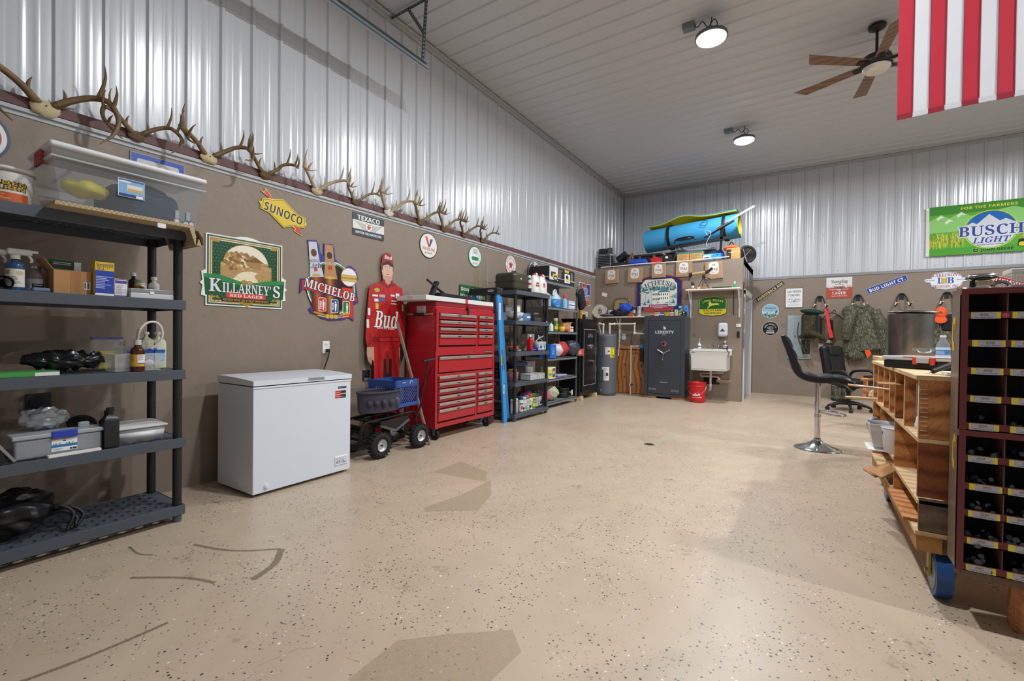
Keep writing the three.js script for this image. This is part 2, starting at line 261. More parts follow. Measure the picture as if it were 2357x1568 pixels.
const disc = (c, x, y, rx, ry, fill, stroke, lw) => { c.beginPath(); c.ellipse(x, y, rx, ry, 0, 0, 6.2832); if (fill) { c.fillStyle = fill; c.fill(); } if (stroke) { c.strokeStyle = stroke; c.lineWidth = lw; c.stroke(); } };
const box = (c, x, y, w, h, fill, stroke, lw, r = 0) => { c.beginPath(); c.roundRect(x, y, w, h, r); if (fill) { c.fillStyle = fill; c.fill(); } if (stroke) { c.strokeStyle = stroke; c.lineWidth = lw; c.stroke(); } };
const star = (c, x, y, r, fill, stroke, lw) => { const p = []; for (let i = 0; i < 10; i++) { const a = -Math.PI / 2 + i * Math.PI / 5, q = i % 2 ? r * 0.4 : r; p.push([x + Math.cos(a) * q, y + Math.sin(a) * q]); } poly(c, p, fill, stroke, lw); };
const px2 = (pts, W, H, w, h) => pts.map(([x, y]) => [(x / W - 0.5) * w, (0.5 - y / H) * h]);   // print pixels to metres
const circ = (rx, ry = rx) => { const s = new THREE.Shape(); s.absellipse(0, 0, rx, ry, 0, Math.PI * 2, false, 0); return s; };
function sign(o) {   // {label, w, h, outline, tex, at, wall: 'left'|'back', tilt, depth, rough}
  const g = panel(o.outline, o.depth || 0.004, o.w, o.h); if (o.tilt) g.rotateZ(o.tilt); if (o.wall === 'left') g.rotateY(Math.PI / 2);
  const m = solo(o.name || 'metal_sign', o.label, o.category || 'sign', g, printed(o.tex, o.rough ?? 0.32), o.at, 0, o.group, true); return m;
}
const rect = (w, h, r = 0.004) => rrect(w, h, r);
const lw = XL + 0.003;
// green arched lager sign
{
  const W = 700, H = 600, out = [[40, 20], [250, 20], [300, 6], [350, 0], [410, 6], [460, 20], [655, 20], [655, 312], [690, 330], [682, 400], [700, 420], [680, 440], [688, 520], [655, 526], [655, 598], [40, 598], [40, 526], [8, 520], [18, 440], [0, 420], [18, 400], [10, 330], [40, 312]];
  const T = canvas(W, H, (c) => {
    box(c, 0, 0, W, H, '#f2f2ee'); box(c, 50, 30, 595, 558, '#17502f'); box(c, 62, 42, 571, 534, '#e9e7da'); box(c, 68, 48, 559, 522, '#b08a3c'); box(c, 80, 60, 535, 498, '#f0eee2'); box(c, 86, 66, 523, 486, '#123c22');
    for (let y = 80; y < 550; y += 26) for (let x = 92 + (y / 26 % 2) * 13; x < 600; x += 26) poly(c, [[x, y - 12], [x + 10, y], [x, y + 12], [x - 10, y]], y % 52 ? '#1d6a3c' : '#0d2a18');
    c.beginPath(); c.moveTo(150, 380); c.lineTo(150, 240); c.lineTo(170, 240); c.bezierCurveTo(180, 20, 520, 20, 530, 240); c.lineTo(555, 240); c.lineTo(555, 400); c.closePath(); c.fillStyle = '#e6dcae'; c.fill(); c.strokeStyle = '#b08a3c'; c.lineWidth = 8; c.stroke();
    c.save(); c.clip(); srnd(5); c.fillStyle = '#efe6d2'; c.fillRect(150, 60, 420, 150); c.fillStyle = '#b89460'; c.fillRect(150, 260, 420, 150);
    for (let i = 0; i < 90; i++) disc(c, rr(170, 400), rr(150, 285), rr(8, 22), rr(8, 18), ['#9a7440', '#b58d52', '#caa66c', '#86622f'][i % 4]);
    poly(c, [[370, 260], [370, 210], [420, 170], [480, 205], [480, 265]], '#a98250'); poly(c, [[470, 265], [470, 200], [560, 215], [560, 270]], '#c09a62'); poly(c, [[360, 212], [420, 160], [490, 206]], '#7d5a2c'); for (let i = 0; i < 6; i++) box(c, 480 + i * 13, 222, 6, 12, '#6e4e26');
    c.fillStyle = '#efe2c4'; c.beginPath(); c.moveTo(200, 400); c.bezierCurveTo(300, 330, 250, 310, 380, 290); c.lineTo(450, 300); c.bezierCurveTo(380, 330, 440, 350, 460, 400); c.fill();
    for (let i = 0; i < 220; i++) { c.strokeStyle = i % 2 ? 'rgba(90,64,28,.35)' : 'rgba(240,226,190,.4)'; c.lineWidth = 1.5; const x = rr(150, 555), y = rr(230, 400); c.beginPath(); c.moveTo(x, y); c.lineTo(x + rr(10, 34), y + rr(-5, 5)); c.stroke(); }
    c.restore();
    poly(c, [[24, 345], [150, 345], [350, 398], [560, 352], [676, 345], [662, 515], [350, 560], [38, 515]], '#15592f'); poly(c, [[24, 345], [150, 345], [350, 398], [560, 352], [676, 345], [674, 375], [350, 425], [26, 375]], '#2f8a4a');
    disc(c, 330, 392, 24, 20, '#b88f34', '#6b4c10', 3); disc(c, 375, 394, 24, 20, '#c79f44', '#6b4c10', 3);
    txt(c, 'K', 108, 432, 150, '#e9eaef', { font: 'serif', stroke: '#0d2a18', lw: 10, w: 96 }); txt(c, "ILLARNEY'", 360, 445, 112, '#e9eaef', { font: 'serif', stroke: '#0d2a18', lw: 10, w: 400 }); txt(c, 'S', 606, 448, 150, '#e9eaef', { font: 'serif', stroke: '#0d2a18', lw: 10, w: 74 });
    box(c, 190, 484, 320, 42, '#d8423a', null, 0, 20); txt(c, 'RED LAGER', 350, 506, 34, '#f5f1ea', { font: 'serif', w: 270 });
    box(c, 150, 526, 400, 34, '#1d130c', '#8a6a2a', 3, 16); txt(c, 'BREWED WITH THE FINEST IRISH MALTS', 350, 544, 24, '#d9b45e', { font: 'serif', w: 370 });
    for (const s of [-1, 1]) for (let i = 0; i < 7; i++) { disc(c, 350 + s * (225 + i * 9), 520 + i * 3 - (s > 0 ? 0 : 0), 9, 5, '#c89a3c'); disc(c, 350 + s * (215 + i * 9), 534 - i * 3, 9, 5, '#a87a24'); }
    for (const [x, y] of [[330, 572], [350, 584], [370, 572], [312, 566], [388, 566]]) disc(c, x, y, 14, 12, '#b98c30', '#7a5712', 2);
    for (const [x, y] of [[86, 66], [600, 66]]) for (let i = 0; i < 6; i++) disc(c, x + (x < 300 ? i * 9 : -i * 9), y + (i % 2) * 9, 9, 7, '#b98c30');
  });
  sign({ label: 'green arched lager sign with village scene and red banner', w: 0.7, h: 0.585, outline: shape(px2(out, W, H, 0.7, 0.585)), tex: T, at: [lw, 1.684, -1.987], wall: 'left', depth: 0.006 });
}
// yellow diamond with red arrow
{
  const W = 520, H = 400, out = [[60, 0], [105, 40], [140, 90], [250, 62], [420, 185], [505, 190], [500, 230], [520, 258], [490, 290], [500, 305], [440, 305], [430, 330], [470, 395], [372, 360], [390, 335], [352, 318], [262, 352], [110, 238], [20, 215], [22, 180], [0, 150], [28, 145], [40, 105], [100, 90], [60, 62], [14, 40], [54, 42]];
  const T = canvas(W, H, (c) => {
    box(c, 0, 0, W, H, '#e8cc3a'); poly(c, [[60, 0], [105, 40], [150, 100], [96, 96], [60, 62], [14, 40], [54, 42]], '#d9404a', '#f0dc60', 10); poly(c, [[352, 300], [440, 305], [470, 395], [372, 360], [390, 335]], '#d93a34', '#f0dc60', 10);
    poly(c, [[250, 74], [418, 196], [492, 200], [488, 295], [355, 305], [262, 340], [114, 228], [30, 206], [50, 114], [140, 102]], '#e2c229', '#2c2d34', 4);
    txt(c, 'SUNOCO', 262, 207, 118, '#22243a', { w: 420, rot: 0.16, stroke: '#f4e37a', lw: 7 });
  });
  sign({ label: 'yellow diamond gasoline sign pierced by a red arrow', w: 0.45, h: 0.345, outline: shape(px2(out, W, H, 0.45, 0.345)), tex: T, at: [lw, 2.252, -2.305], wall: 'left', depth: 0.006, tilt: -0.03 });
}
// beer bottles sign
{
  const W = 640, H = 760, out = [[76, 14], [160, 2], [190, 40], [205, 110], [240, 140], [238, 20], [330, 8], [352, 40], [366, 150], [440, 210], [470, 220], [540, 190], [590, 220], [618, 262], [630, 300], [612, 352], [600, 372], [606, 400], [636, 560], [600, 575], [575, 590], [578, 752], [520, 715], [470, 740], [380, 750], [310, 755], [220, 735], [160, 700], [110, 690], [90, 655], [125, 628], [84, 540], [66, 480], [40, 470], [0, 520], [8, 380], [60, 372], [100, 350], [100, 250]];
  const T = canvas(W, H, (c) => {
    box(c, 0, 0, W, H, '#3b3c8f'); disc(c, 330, 440, 262, 262, '#f0efe6'); disc(c, 330, 440, 252, 252, '#57a04a'); disc(c, 330, 440, 235, 235, '#241416');
    poly(c, [[440, 420], [570, 420], [570, 735], [516, 700], [450, 735]], '#d8392c');
    const bottle = (x, tilt, a, b) => { c.save(); c.translate(x, 20); c.rotate(tilt); const g = c.createLinearGradient(-60, 0, 60, 0); g.addColorStop(0, a); g.addColorStop(0.5, b); g.addColorStop(1, a); c.fillStyle = g; c.beginPath(); c.moveTo(-40, 0); c.lineTo(44, 0); c.lineTo(50, 150); c.lineTo(86, 380); c.lineTo(96, 690); c.lineTo(-70, 690); c.lineTo(-70, 380); c.lineTo(-46, 150); c.fill(); c.restore(); };
    bottle(120, -0.12, '#5a2414', '#b8603a'); bottle(292, -0.04, '#4a1c10', '#c87a40'); 
    c.save(); c.translate(120, 20); c.rotate(-0.12); poly(c, [[-38, 4], [42, 4], [52, 150], [84, 330], [-72, 330], [-46, 150]], '#c9ccd6'); disc(c, 4, 105, 30, 36, '#5a3a30', '#b8a06a', 4); txt(c, 'MICHELOB', 6, 180, 34, '#38435c', { font: 'serif', w: 130 }); txt(c, 'Light', 8, 225, 60, '#30384e', { font: 'serif', style: 'italic bold' }); poly(c, [[-10, 250], [22, 250], [22, 286], [6, 272], [-10, 286]], '#c23a30'); disc(c, 6, 315, 44, 12, '#c9a452'); c.restore();
    c.save(); c.translate(292, 20); c.rotate(-0.04); poly(c, [[-40, 4], [44, 4], [52, 150], [84, 330], [-60, 330], [-46, 150]], '#b98a5a'); disc(c, 4, 105, 32, 38, '#4a2a22', '#d0b070', 4); txt(c, 'MICHELOB', 6, 184, 36, '#f0e6d6', { font: 'serif', stroke: '#5a2f20', lw: 5, w: 130 }); poly(c, [[-14, 205], [26, 205], [26, 250], [6, 236], [-14, 250]], '#c23a30'); disc(c, 8, 320, 46, 12, '#d8b050'); c.restore();
    disc(c, 522, 310, 92, 92, '#f1f1f3', '#c84a42', 6); for (let i = 0; i < 60; i++) disc(c, 450 + (i % 10) * 16, 245 + Math.floor(i / 10) * 24, 4, 4, '#dcdce2'); poly(c, [[424, 290], [440, 320], [424, 352], [620, 352], [608, 320], [622, 288]], '#d8b75e', '#8a6a20', 3); txt(c, 'OFFICIAL SPONSOR', 522, 321, 26, '#5c4412', { font: 'serif', w: 170 });
    poly(c, [[18, 392], [90, 380], [300, 424], [620, 500], [624, 560], [560, 548], [300, 508], [80, 480], [18, 500]], '#c42f2a', '#2c2c70', 6);
    txt(c, 'MICHELOB', 318, 462, 112, '#f2f0ea', { font: 'serif', w: 560, rot: 0.19, stroke: '#241416', lw: 12 });
    [['#cf3a34', 190], ['#2f4a96', 322], ['#2e7a3c', 452]].forEach(([col, x], i) => { box(c, x, 540 + i * 8, 76, 128, col, '#efe9e0', 6, 12); disc(c, x + 48, 566 + i * 8, 9, 9, '#fff'); poly(c, [[x + 38, 580 + i * 8], [x + 62, 580 + i * 8], [x + 54, 656 + i * 8], [x + 44, 656 + i * 8]], '#fff'); });
    txt(c, 'TOUR', 210, 610, 30, '#fff', { rot: -1.57 }); txt(c, 'TOUR', 342, 618, 30, '#fff', { rot: -1.57 }); txt(c, 'LPGA', 490, 672, 24, '#f0de80');
    for (let i = 0; i < 9; i++) { for (const s of [-1, 1]) { disc(c, 330 + s * (60 + i * 15), 706 - i * 3, 13, 6, '#caa33e'); disc(c, 330 + s * (66 + i * 15), 722 - i * 2, 12, 5, '#e2c465'); } } for (const x of [285, 330, 375]) disc(c, x, 716, 26, 22, '#d8b345', '#7a5a14', 3);
  });
  sign({ label: 'cut-out beer sign with two bottles and blue edge', w: 0.66, h: 0.765, outline: shape(px2(out, W, H, 0.66, 0.765)), tex: T, at: [lw, 1.687, -2.788], wall: 'left', depth: 0.008 });
}
{
  const T = canvas(512, 288, (c) => { box(c, 0, 0, 512, 288, '#2c3644'); box(c, 0, 92, 512, 112, '#e4e2dc'); txt(c, 'TEXACO', 256, 52, 84, '#f0efec', { w: 370 }); txt(c, 'MOTOR OIL•GASOLINE', 256, 244, 42, '#f0efec', { w: 430 });
    for (const s of [-1, 1]) for (let i = 0; i < 9; i++) { c.strokeStyle = '#5a5f66'; c.lineWidth = 3; c.beginPath(); c.moveTo(256 + s * 50, 130 + i * 8); c.quadraticCurveTo(256 + s * 130, 120 + i * 10, 256 + s * (228 - i * 15), 104 + i * 11); c.stroke(); }
    disc(c, 256, 150, 60, 60, '#eceae4', '#33383f', 4); star(c, 256, 158, 46, '#c23a3a'); txt(c, 'TEXACO', 256, 120, 20, '#22262c', { w: 70 }); });
  sign({ label: 'dark rectangular winged-star motor oil sign', w: 0.41, h: 0.232, outline: rect(0.41, 0.232, 0.008), tex: T, at: [lw, 2.322, -3.244], wall: 'left' });
}
{
  const T = canvas(384, 384, (c) => { disc(c, 192, 192, 192, 192, '#20242a'); disc(c, 192, 192, 180, 180, '#eceae4'); poly(c, [[112, 60], [160, 60], [206, 172], [180, 212]], '#e0553a'); poly(c, [[226, 84], [284, 84], [222, 204], [182, 210], [206, 172]], '#1f5f8c'); txt(c, 'VALVOLINE', 192, 244, 66, '#c8322c', { w: 270, rot: 0.05 }); txt(c, 'MOTOR OIL', 192, 304, 32, '#22262c', { w: 170 }); });
  sign({ label: 'round white motor oil sign with red and blue V', w: 0.312, h: 0.312, outline: circ(0.156), tex: T, at: [lw, 2.279, -4.157], wall: 'left', rough: 0.25 });
  const T2 = canvas(384, 384, (c) => { disc(c, 192, 192, 192, 192, '#3a8a58'); disc(c, 192, 192, 170, 170, '#e8eef2'); txt(c, 'Sinclair', 192, 70, 46, '#c8323c', { style: 'bold italic', w: 130 }); box(c, 130, 96, 124, 44, null, '#1d6a48', 5, 10); txt(c, 'DINO', 192, 119, 38, '#1d6a48', { w: 90 }); box(c, 92, 196, 200, 66, '#2b8a52', null, 0, 33); txt(c, 'GASOLINE', 192, 314, 40, '#c8323c', { w: 150 }); });
  sign({ label: 'round white gasoline sign with green rim', w: 0.302, h: 0.302, outline: circ(0.151), tex: T2, at: [lw, 2.287, -5.09], wall: 'left', rough: 0.25 });
  const T3 = canvas(384, 384, (c) => { disc(c, 192, 192, 192, 192, '#b8343c'); disc(c, 192, 192, 184, 184, '#ece8e6'); disc(c, 192, 192, 118, 118, '#ece8e6', '#b8343c', 8); arcTxt(c, 'GASOLINE', 192, 192, 150, -Math.PI / 2, 0.34, 56, '#b8343c'); arcTxt(c, 'MOTOR OIL', 192, 192, 150, Math.PI / 2, 0.3, 46, '#b8343c', { under: 1 }); star(c, 192, 200, 96, '#b8343c'); txt(c, 'TEXACO', 192, 160, 34, '#22262c', { w: 130 }); });
  sign({ label: 'round red star gasoline sign behind the dark case', w: 0.302, h: 0.302, outline: circ(0.151), tex: T3, at: [lw, 2.295, -6.006], wall: 'left', rough: 0.25 });
  const T4 = canvas(256, 256, (c) => { disc(c, 128, 128, 128, 128, '#27375c'); disc(c, 128, 128, 116, 116, '#eceae6'); disc(c, 128, 128, 98, 98, '#b8283a'); });
  sign({ label: 'round red sign with white and navy rim above white bucket', w: 0.31, h: 0.31, outline: circ(0.155), tex: T4, at: [lw, 2.285, -0.49], wall: 'left', rough: 0.25 });
  const T5 = canvas(512, 256, (c) => { box(c, 0, 0, 512, 256, '#8d8d90', null, 0, 14); box(c, 10, 10, 492, 236, '#2a4fae', null, 0, 14); box(c, 60, 50, 392, 150, '#c9c6c0', null, 0, 20); });
  sign({ label: 'blue framed sign on wall half hidden by the clear tote', w: 0.33, h: 0.2, outline: rect(0.33, 0.2), tex: T5, at: [lw, 2.33, -1.37], wall: 'left' });
}
// poster pair by the black gun safe
{
  const T = canvas(384, 300, (c) => { box(c, 0, 0, 384, 300, '#e8e8ec'); box(c, 10, 10, 364, 280, '#2a4a92'); for (const [x, y] of [[70, 60], [120, 230], [200, 40], [250, 260], [310, 240]]) poly(c, [[x - 50, y - 24], [x + 60, y - 50], [x + 70, y + 30], [x - 30, y + 60]], '#b0623a'); for (let i = 0; i < 40; i++) { srnd(i); disc(c, rr(15, 365), rr(15, 285), rr(3, 12), rr(2, 8), ['#6a8fd0', '#d7e0ee', '#20386e'][i % 3]); } txt(c, 'BUD', 200, 105, 96, '#1c2f6a', { stroke: '#e8ecf4', lw: 12, skew: -0.15 }); txt(c, 'LIGHT', 210, 195, 92, '#1c2f6a', { stroke: '#e8ecf4', lw: 12, skew: -0.15 }); });
  sign({ name: 'poster', label: 'blue beer poster on wall past the metal shelf', category: 'poster', w: 0.58, h: 0.455, outline: rect(0.58, 0.455), tex: T, at: [lw, 2.072, -8.84], wall: 'left' });
  const T2 = canvas(256, 160, (c) => { box(c, 0, 0, 256, 160, '#b8453c'); box(c, 14, 12, 228, 136, '#d8d4d0'); for (let i = 0; i < 22; i++) { srnd(i + 90); disc(c, rr(60, 196), rr(40, 125), rr(8, 24), rr(6, 18), ['#f2efec', '#9a9692', '#6c6866'][i % 3]); } disc(c, 128, 80, 54, 40, null, '#7a3a34', 5); });
  sign({ name: 'poster', label: 'small red-bordered poster above the black gun safe', category: 'poster', w: 0.46, h: 0.125, outline: rect(0.46, 0.125), tex: T2, at: [lw, 1.655, -8.8], wall: 'left' });
}
// standee
{
  const W = 420, H = 1560, out = [[182, 40], [205, 10], [240, 0], [275, 16], [292, 60], [298, 110], [296, 150], [280, 205], [286, 240], [330, 262], [392, 285], [402, 360], [418, 520], [420, 640], [404, 760], [392, 800], [400, 850], [380, 905], [352, 900], [346, 860], [340, 860], [345, 1000], [350, 1250], [356, 1480], [400, 1530], [396, 1556], [250, 1556], [232, 1500], [150, 1505], [152, 1556], [20, 1556], [30, 1520], [84, 1490], [74, 1250], [78, 900], [62, 880], [52, 925], [20, 890], [8, 830], [14, 770], [0, 720], [8, 560], [40, 330], [50, 290], [120, 262], [178, 240], [182, 205], [172, 160], [170, 110]];
  const T = canvas(W, H, (c) => {
    box(c, 0, 0, W, H, '#b81a1c'); const g = c.createLinearGradient(0, 250, 0, 1500); srnd(77); void g;
    for (let i = 0; i < 240; i++) { c.strokeStyle = ['rgba(120,6,10,.35)', 'rgba(226,44,38,.3)', 'rgba(90,4,8,.25)'][i % 3]; c.lineWidth = rr(3, 12); const x = rr(0, W), y = rr(260, 1480); c.beginPath(); c.moveTo(x, y); c.bezierCurveTo(x + rr(-20, 20), y + 30, x + rr(-24, 24), y + 60, x + rr(-30, 30), y + rr(70, 150)); c.stroke(); }
    poly(c, [[176, 880], [262, 880], [250, 1556], [150, 1556]], '#241014'); poly(c, [[196, 820], [240, 820], [226, 1000], [206, 1000]], '#8e1216');
    box(c, 64, 700, 290, 44, '#8c1014'); box(c, 130, 704, 220, 34, '#c4201f', '#4a0608', 4, 14);
    box(c, 0, 780, 80, 150, '#c99a84'); box(c, 346, 790, 74, 130, '#c48f78'); for (let i = 0; i < 4; i++) { c.strokeStyle = '#8e5f4c'; c.lineWidth = 4; c.beginPath(); c.moveTo(18 + i * 14, 860); c.lineTo(24 + i * 10, 916); c.stroke(); }
    box(c, 0, 1480, W, 80, '#17151a'); box(c, 160, 60, 150, 200, '#cf9f88'); disc(c, 234, 120, 60, 84, '#dcb09a');
    poly(c, [[170, 205], [234, 262], [300, 205], [330, 262], [234, 300], [140, 262]], '#8e1418'); poly(c, [[196, 196], [280, 196], [262, 250], [234, 270], [206, 250]], '#c9967e');
    poly(c, [[160, 86], [170, 40], [205, 8], [240, 0], [280, 20], [300, 76], [300, 110], [240, 84], [176, 100]], '#9c1418'); poly(c, [[172, 100], [236, 70], [300, 96], [296, 118], [236, 98], [178, 116]], '#2a1416'); txt(c, 'Bud', 240, 40, 42, '#f2eee8', { font: 'serif', style: 'bold italic' });
    poly(c, [[172, 104], [186, 112], [182, 150], [172, 150]], '#5a3826'); poly(c, [[290, 108], [300, 104], [300, 150], [290, 150]], '#5a3826');
    for (const x of [212, 258]) { disc(c, x, 128, 11, 5, '#f0e8e2'); disc(c, x, 128, 5, 5, '#3a4a50'); c.strokeStyle = '#6a4632'; c.lineWidth = 4; c.beginPath(); c.moveTo(x - 14, 116); c.lineTo(x + 14, 115); c.stroke(); }
    c.strokeStyle = '#b07a64'; c.lineWidth = 4; c.beginPath(); c.moveTo(232, 128); c.lineTo(226, 156); c.lineTo(242, 158); c.stroke(); c.strokeStyle = '#a8594e'; c.lineWidth = 5; c.beginPath(); c.moveTo(214, 178); c.quadraticCurveTo(235, 186, 256, 177); c.stroke();
    txt(c, 'Bud', 206, 560, 190, '#f4f1ec', { font: 'serif', style: 'bold italic', stroke: '#3a0608', lw: 10, w: 250, rot: 0.03 }); txt(c, 'KING OF BEERS', 206, 628, 26, '#f0e8e4', { w: 190, style: 'bold italic', rot: 0.03 });
    disc(c, 120, 320, 32, 20, '#caa23c', '#2a1a10', 4); for (const [x, y, w, h, col] of [[70, 358, 60, 18, '#e8e4e0'], [140, 352, 66, 26, '#d8a0a0'], [90, 390, 44, 26, '#dfe3e8'], [142, 384, 62, 24, '#3f6aa8'], [100, 426, 34, 50, '#d8b040'], [262, 346, 46, 16, '#f0ece8'], [316, 330, 44, 44, '#e6dede'], [268, 392, 70, 12, '#ece8e4'], [262, 416, 76, 12, '#ece8e4'], [24, 470, 26, 60, '#e8e0dc'], [10, 560, 26, 70, '#e8e0dc'], [384, 420, 20, 60, '#e8d0cc']]) box(c, x, y, w, h, col, '#4a0a0c', 2, 6);
    poly(c, [[356, 760], [420, 760], [420, 1200], [352, 1160]], '#17151a'); txt(c, 'Bud', 388, 1100, 60, '#e8e4e0', { font: 'serif', style: 'bold italic', rot: 1.5 });
  });
  const w = 0.56, h = 2.08, g = panel(shape(px2(out, W, H, w, h)), 0.006, w, h); g.rotateX(-0.035); g.rotateY(Math.PI / 2);
  const st = thing('cardboard_standee', 'cardboard standee of a man in red racing suit and cap', 'standee', [-3.886, 1.045, -3.45]);
  part('figure', g, printed(T, 0.4), st, true); part('easel', bb(-0.045, -0.036, -1.04, 0.1, -0.06, 0.06), CARD, st);
}
// back wall signs
const bw = ZB + 0.004;
{
  const plate = (label, s, x, y, w, h, tilt, bg, rim, fg) => { const T = canvas(640, Math.round(640 * h / w), (c, W, H) => { box(c, 0, 0, W, H, bg); box(c, 5, 5, W - 10, H - 10, null, rim, 5, 8); txt(c, s, W / 2, H / 2 + 4, H * 0.72, fg, { w: W * 0.9 }); }); return sign({ name: 'street_sign', label, w, h, outline: rect(w, h, 0.01), tex: T, at: [x, y, bw], tilt }); };
  plate('black street-name sign tilted above the round signs', 'AMBERBOCK AVE', -0.7, 2.19, 0.635, 0.108, 0.632, '#15130f', '#d8cfae', '#e6d49a');
  plate('blue street-name sign tilted on the back wall', 'BUD LIGHT CT.', 1.243, 2.238, 0.64, 0.118, 0.385, '#26408e', '#e8ecf2', '#f0f2f6');
  plate('red street-name sign half hidden by the dish rack', 'BUDWEISER', 2.91, 2.187, 0.62, 0.118, -0.36, '#b0141e', '#f0e8e8', '#f4f0f0');
  const S = canvas(320, 416, (c) => { box(c, 0, 0, 320, 416, '#7a4a38'); box(c, 10, 10, 300, 396, '#e9ebee'); txt(c, 'SOUTHERN', 160, 78, 60, '#2a2c30', { font: 'serif', w: 240, rot: -0.05 }); txt(c, 'COMFORT', 160, 150, 62, '#2a2c30', { font: 'serif', w: 212 }); disc(c, 160, 262, 108, 54, '#f0f0f0', '#3a3c40', 4); for (let i = 0; i < 60; i++) { srnd(i * 3 + 1); disc(c, rr(75, 245), rr(235, 290), rr(2, 12), rr(2, 6), ['#3c3e42', '#8a8c90', '#5c5e62'][i % 3]); } for (const y of [344, 358, 372]) box(c, 60, y, 200, 4, '#a8aab0'); });
  sign({ name: 'framed_print', label: 'white liqueur print in thin brown frame', category: 'picture', w: 0.318, h: 0.412, outline: rect(0.318, 0.412), tex: S, at: [-0.257, 2.04, bw], depth: 0.012 });
  const Y = canvas(416, 416, (c) => { box(c, 0, 0, 416, 416, '#e3dfe0'); box(c, 0, 196, 416, 220, '#b0503c'); for (let i = 0; i < 70; i++) { srnd(i + 300); disc(c, rr(0, 416), 196 + rr(-26, 10), rr(3, 16), rr(2, 9), ['#c9c2c2', '#8c5a50', '#d8cfd0'][i % 3]); } txt(c, 'Yuengling', 208, 84, 84, '#22242a', { font: 'serif', style: 'italic bold', w: 270 }); txt(c, 'TRADITIONAL', 208, 142, 22, '#4a4a50', { w: 140 }); poly(c, [[120, 176], [200, 196], [300, 170], [250, 214], [236, 246], [180, 246], [186, 214]], '#6a5a56'); disc(c, 210, 246, 36, 20, '#c8c4c4', '#5a4a46', 4); txt(c, 'Original', 110, 236, 34, '#efe4dc', { style: 'italic' }); txt(c, 'Amber', 312, 236, 34, '#efe4dc', { style: 'italic' }); txt(c, 'LAGER', 208, 310, 72, '#f2ece8', { font: 'serif', w: 220 }); txt(c, "America's Oldest Brewery", 208, 366, 28, '#efe0d8', { style: 'italic bold', font: 'serif', w: 260 }); });
  sign({ label: 'square white and red lager sign on back wall', w: 0.42, h: 0.42, outline: rect(0.42, 0.42), tex: Y, at: [0.504, 2.213, bw] });
  const R = canvas(320, 320, (c) => { disc(c, 160, 160, 160, 160, '#dfe8ec'); disc(c, 160, 160, 152, 152, '#8fbccf'); box(c, 0, 0, 0, 0); c.save(); c.beginPath(); c.arc(160, 160, 152, 0, 6.3); c.clip(); box(c, 0, 170, 320, 60, '#c2d4d8'); for (let i = 0; i < 90; i++) { srnd(i + 40); disc(c, rr(0, 320), rr(222, 320), rr(4, 22), rr(3, 10), ['#4a5a4a', '#6a7862', '#2e3a32'][i % 3]); } for (const [x, y] of [[100, 190], [262, 170], [282, 150]]) { poly(c, [[x - 10, y], [x + 12, y - 6], [x + 6, y + 54], [x - 6, y + 54]], '#333d3a'); } c.restore(); txt(c, 'Remington', 160, 90, 50, '#1f5a78', { font: 'serif', style: 'italic bold', w: 200 }); disc(c, 160, 168, 26, 26, null, '#4a6a74', 4); });
  sign({ label: 'round pale blue hunting sign with reeds', w: 0.316, h: 0.306, outline: circ(0.158, 0.153), tex: R, at: [-0.685, 1.772, bw] });
  const J = canvas(320, 320, (c) => { disc(c, 160, 160, 160, 160, '#c8c8c8'); disc(c, 160, 160, 150, 150, '#131315'); arcTxt(c, "JACK DANIEL'S", 160, 170, 108, -Math.PI / 2, 0.2, 36, '#e6e4e0', { font: 'serif' }); disc(c, 160, 150, 54, 30, null, '#e6e4e0', 5); txt(c, 'OLD', 160, 132, 22, '#e6e4e0', { font: 'serif' }); txt(c, 'No. 7', 160, 158, 30, '#e6e4e0', { font: 'serif' }); txt(c, 'Tennessee', 160, 208, 36, '#e6e4e0', { font: 'serif', style: 'italic bold', w: 150 }); box(c, 84, 232, 152, 36, '#e6e4e0', null, 0, 6); txt(c, 'WHISKEY', 160, 251, 30, '#131315', { w: 130 }); });
  sign({ label: 'round black whiskey sign below the pale blue one', w: 0.316, h: 0.306, outline: circ(0.158, 0.153), tex: J, at: [-0.68, 1.4, bw] });
  const lo = [[0, 128], [20, 100], [82, 100], [110, 40], [150, 26], [260, 4], [380, 26], [430, 46], [460, 100], [520, 100], [540, 128], [520, 160], [470, 164], [440, 232], [380, 262], [270, 280], [150, 262], [96, 232], [70, 164], [20, 160]];
  const K = canvas(540, 284, (c) => { box(c, 0, 0, 540, 284, '#b7bcc4'); c.save(); c.translate(270, 142); c.scale(0.95, 0.93); c.translate(-270, -142); poly(c, lo, '#e6edf4', '#5a6068', 3); c.restore(); txt(c, 'LAKEFRONT', 268, 56, 62, '#a8222c', { w: 330, font: 'serif' }); txt(c, 'BREWERY, INC.', 268, 228, 58, '#a8222c', { w: 320, font: 'serif' }); txt(c, 'L', 200, 138, 130, '#2446a0', { font: 'serif' }); txt(c, 'B', 320, 138, 130, '#2446a0', { font: 'serif' }); box(c, 214, 96, 62, 82, '#d8b820', '#3a3a30', 4, 6); box(c, 214, 88, 62, 22, '#f4f0dc', '#3a3a30', 3, 8); txt(c, 'MILWAUKEE', 80, 132, 26, '#4a4e56', { w: 110, font: 'serif' }); txt(c, 'WISCONSIN', 448, 132, 26, '#4a4e56', { w: 120, font: 'serif' }); });
  sign({ label: 'white oval brewery sign with blue letters', w: 0.612, h: 0.34, outline: shape(px2(lo, 540, 284, 0.612, 0.34)), tex: K, at: [2.08, 2.268, bw] });
}
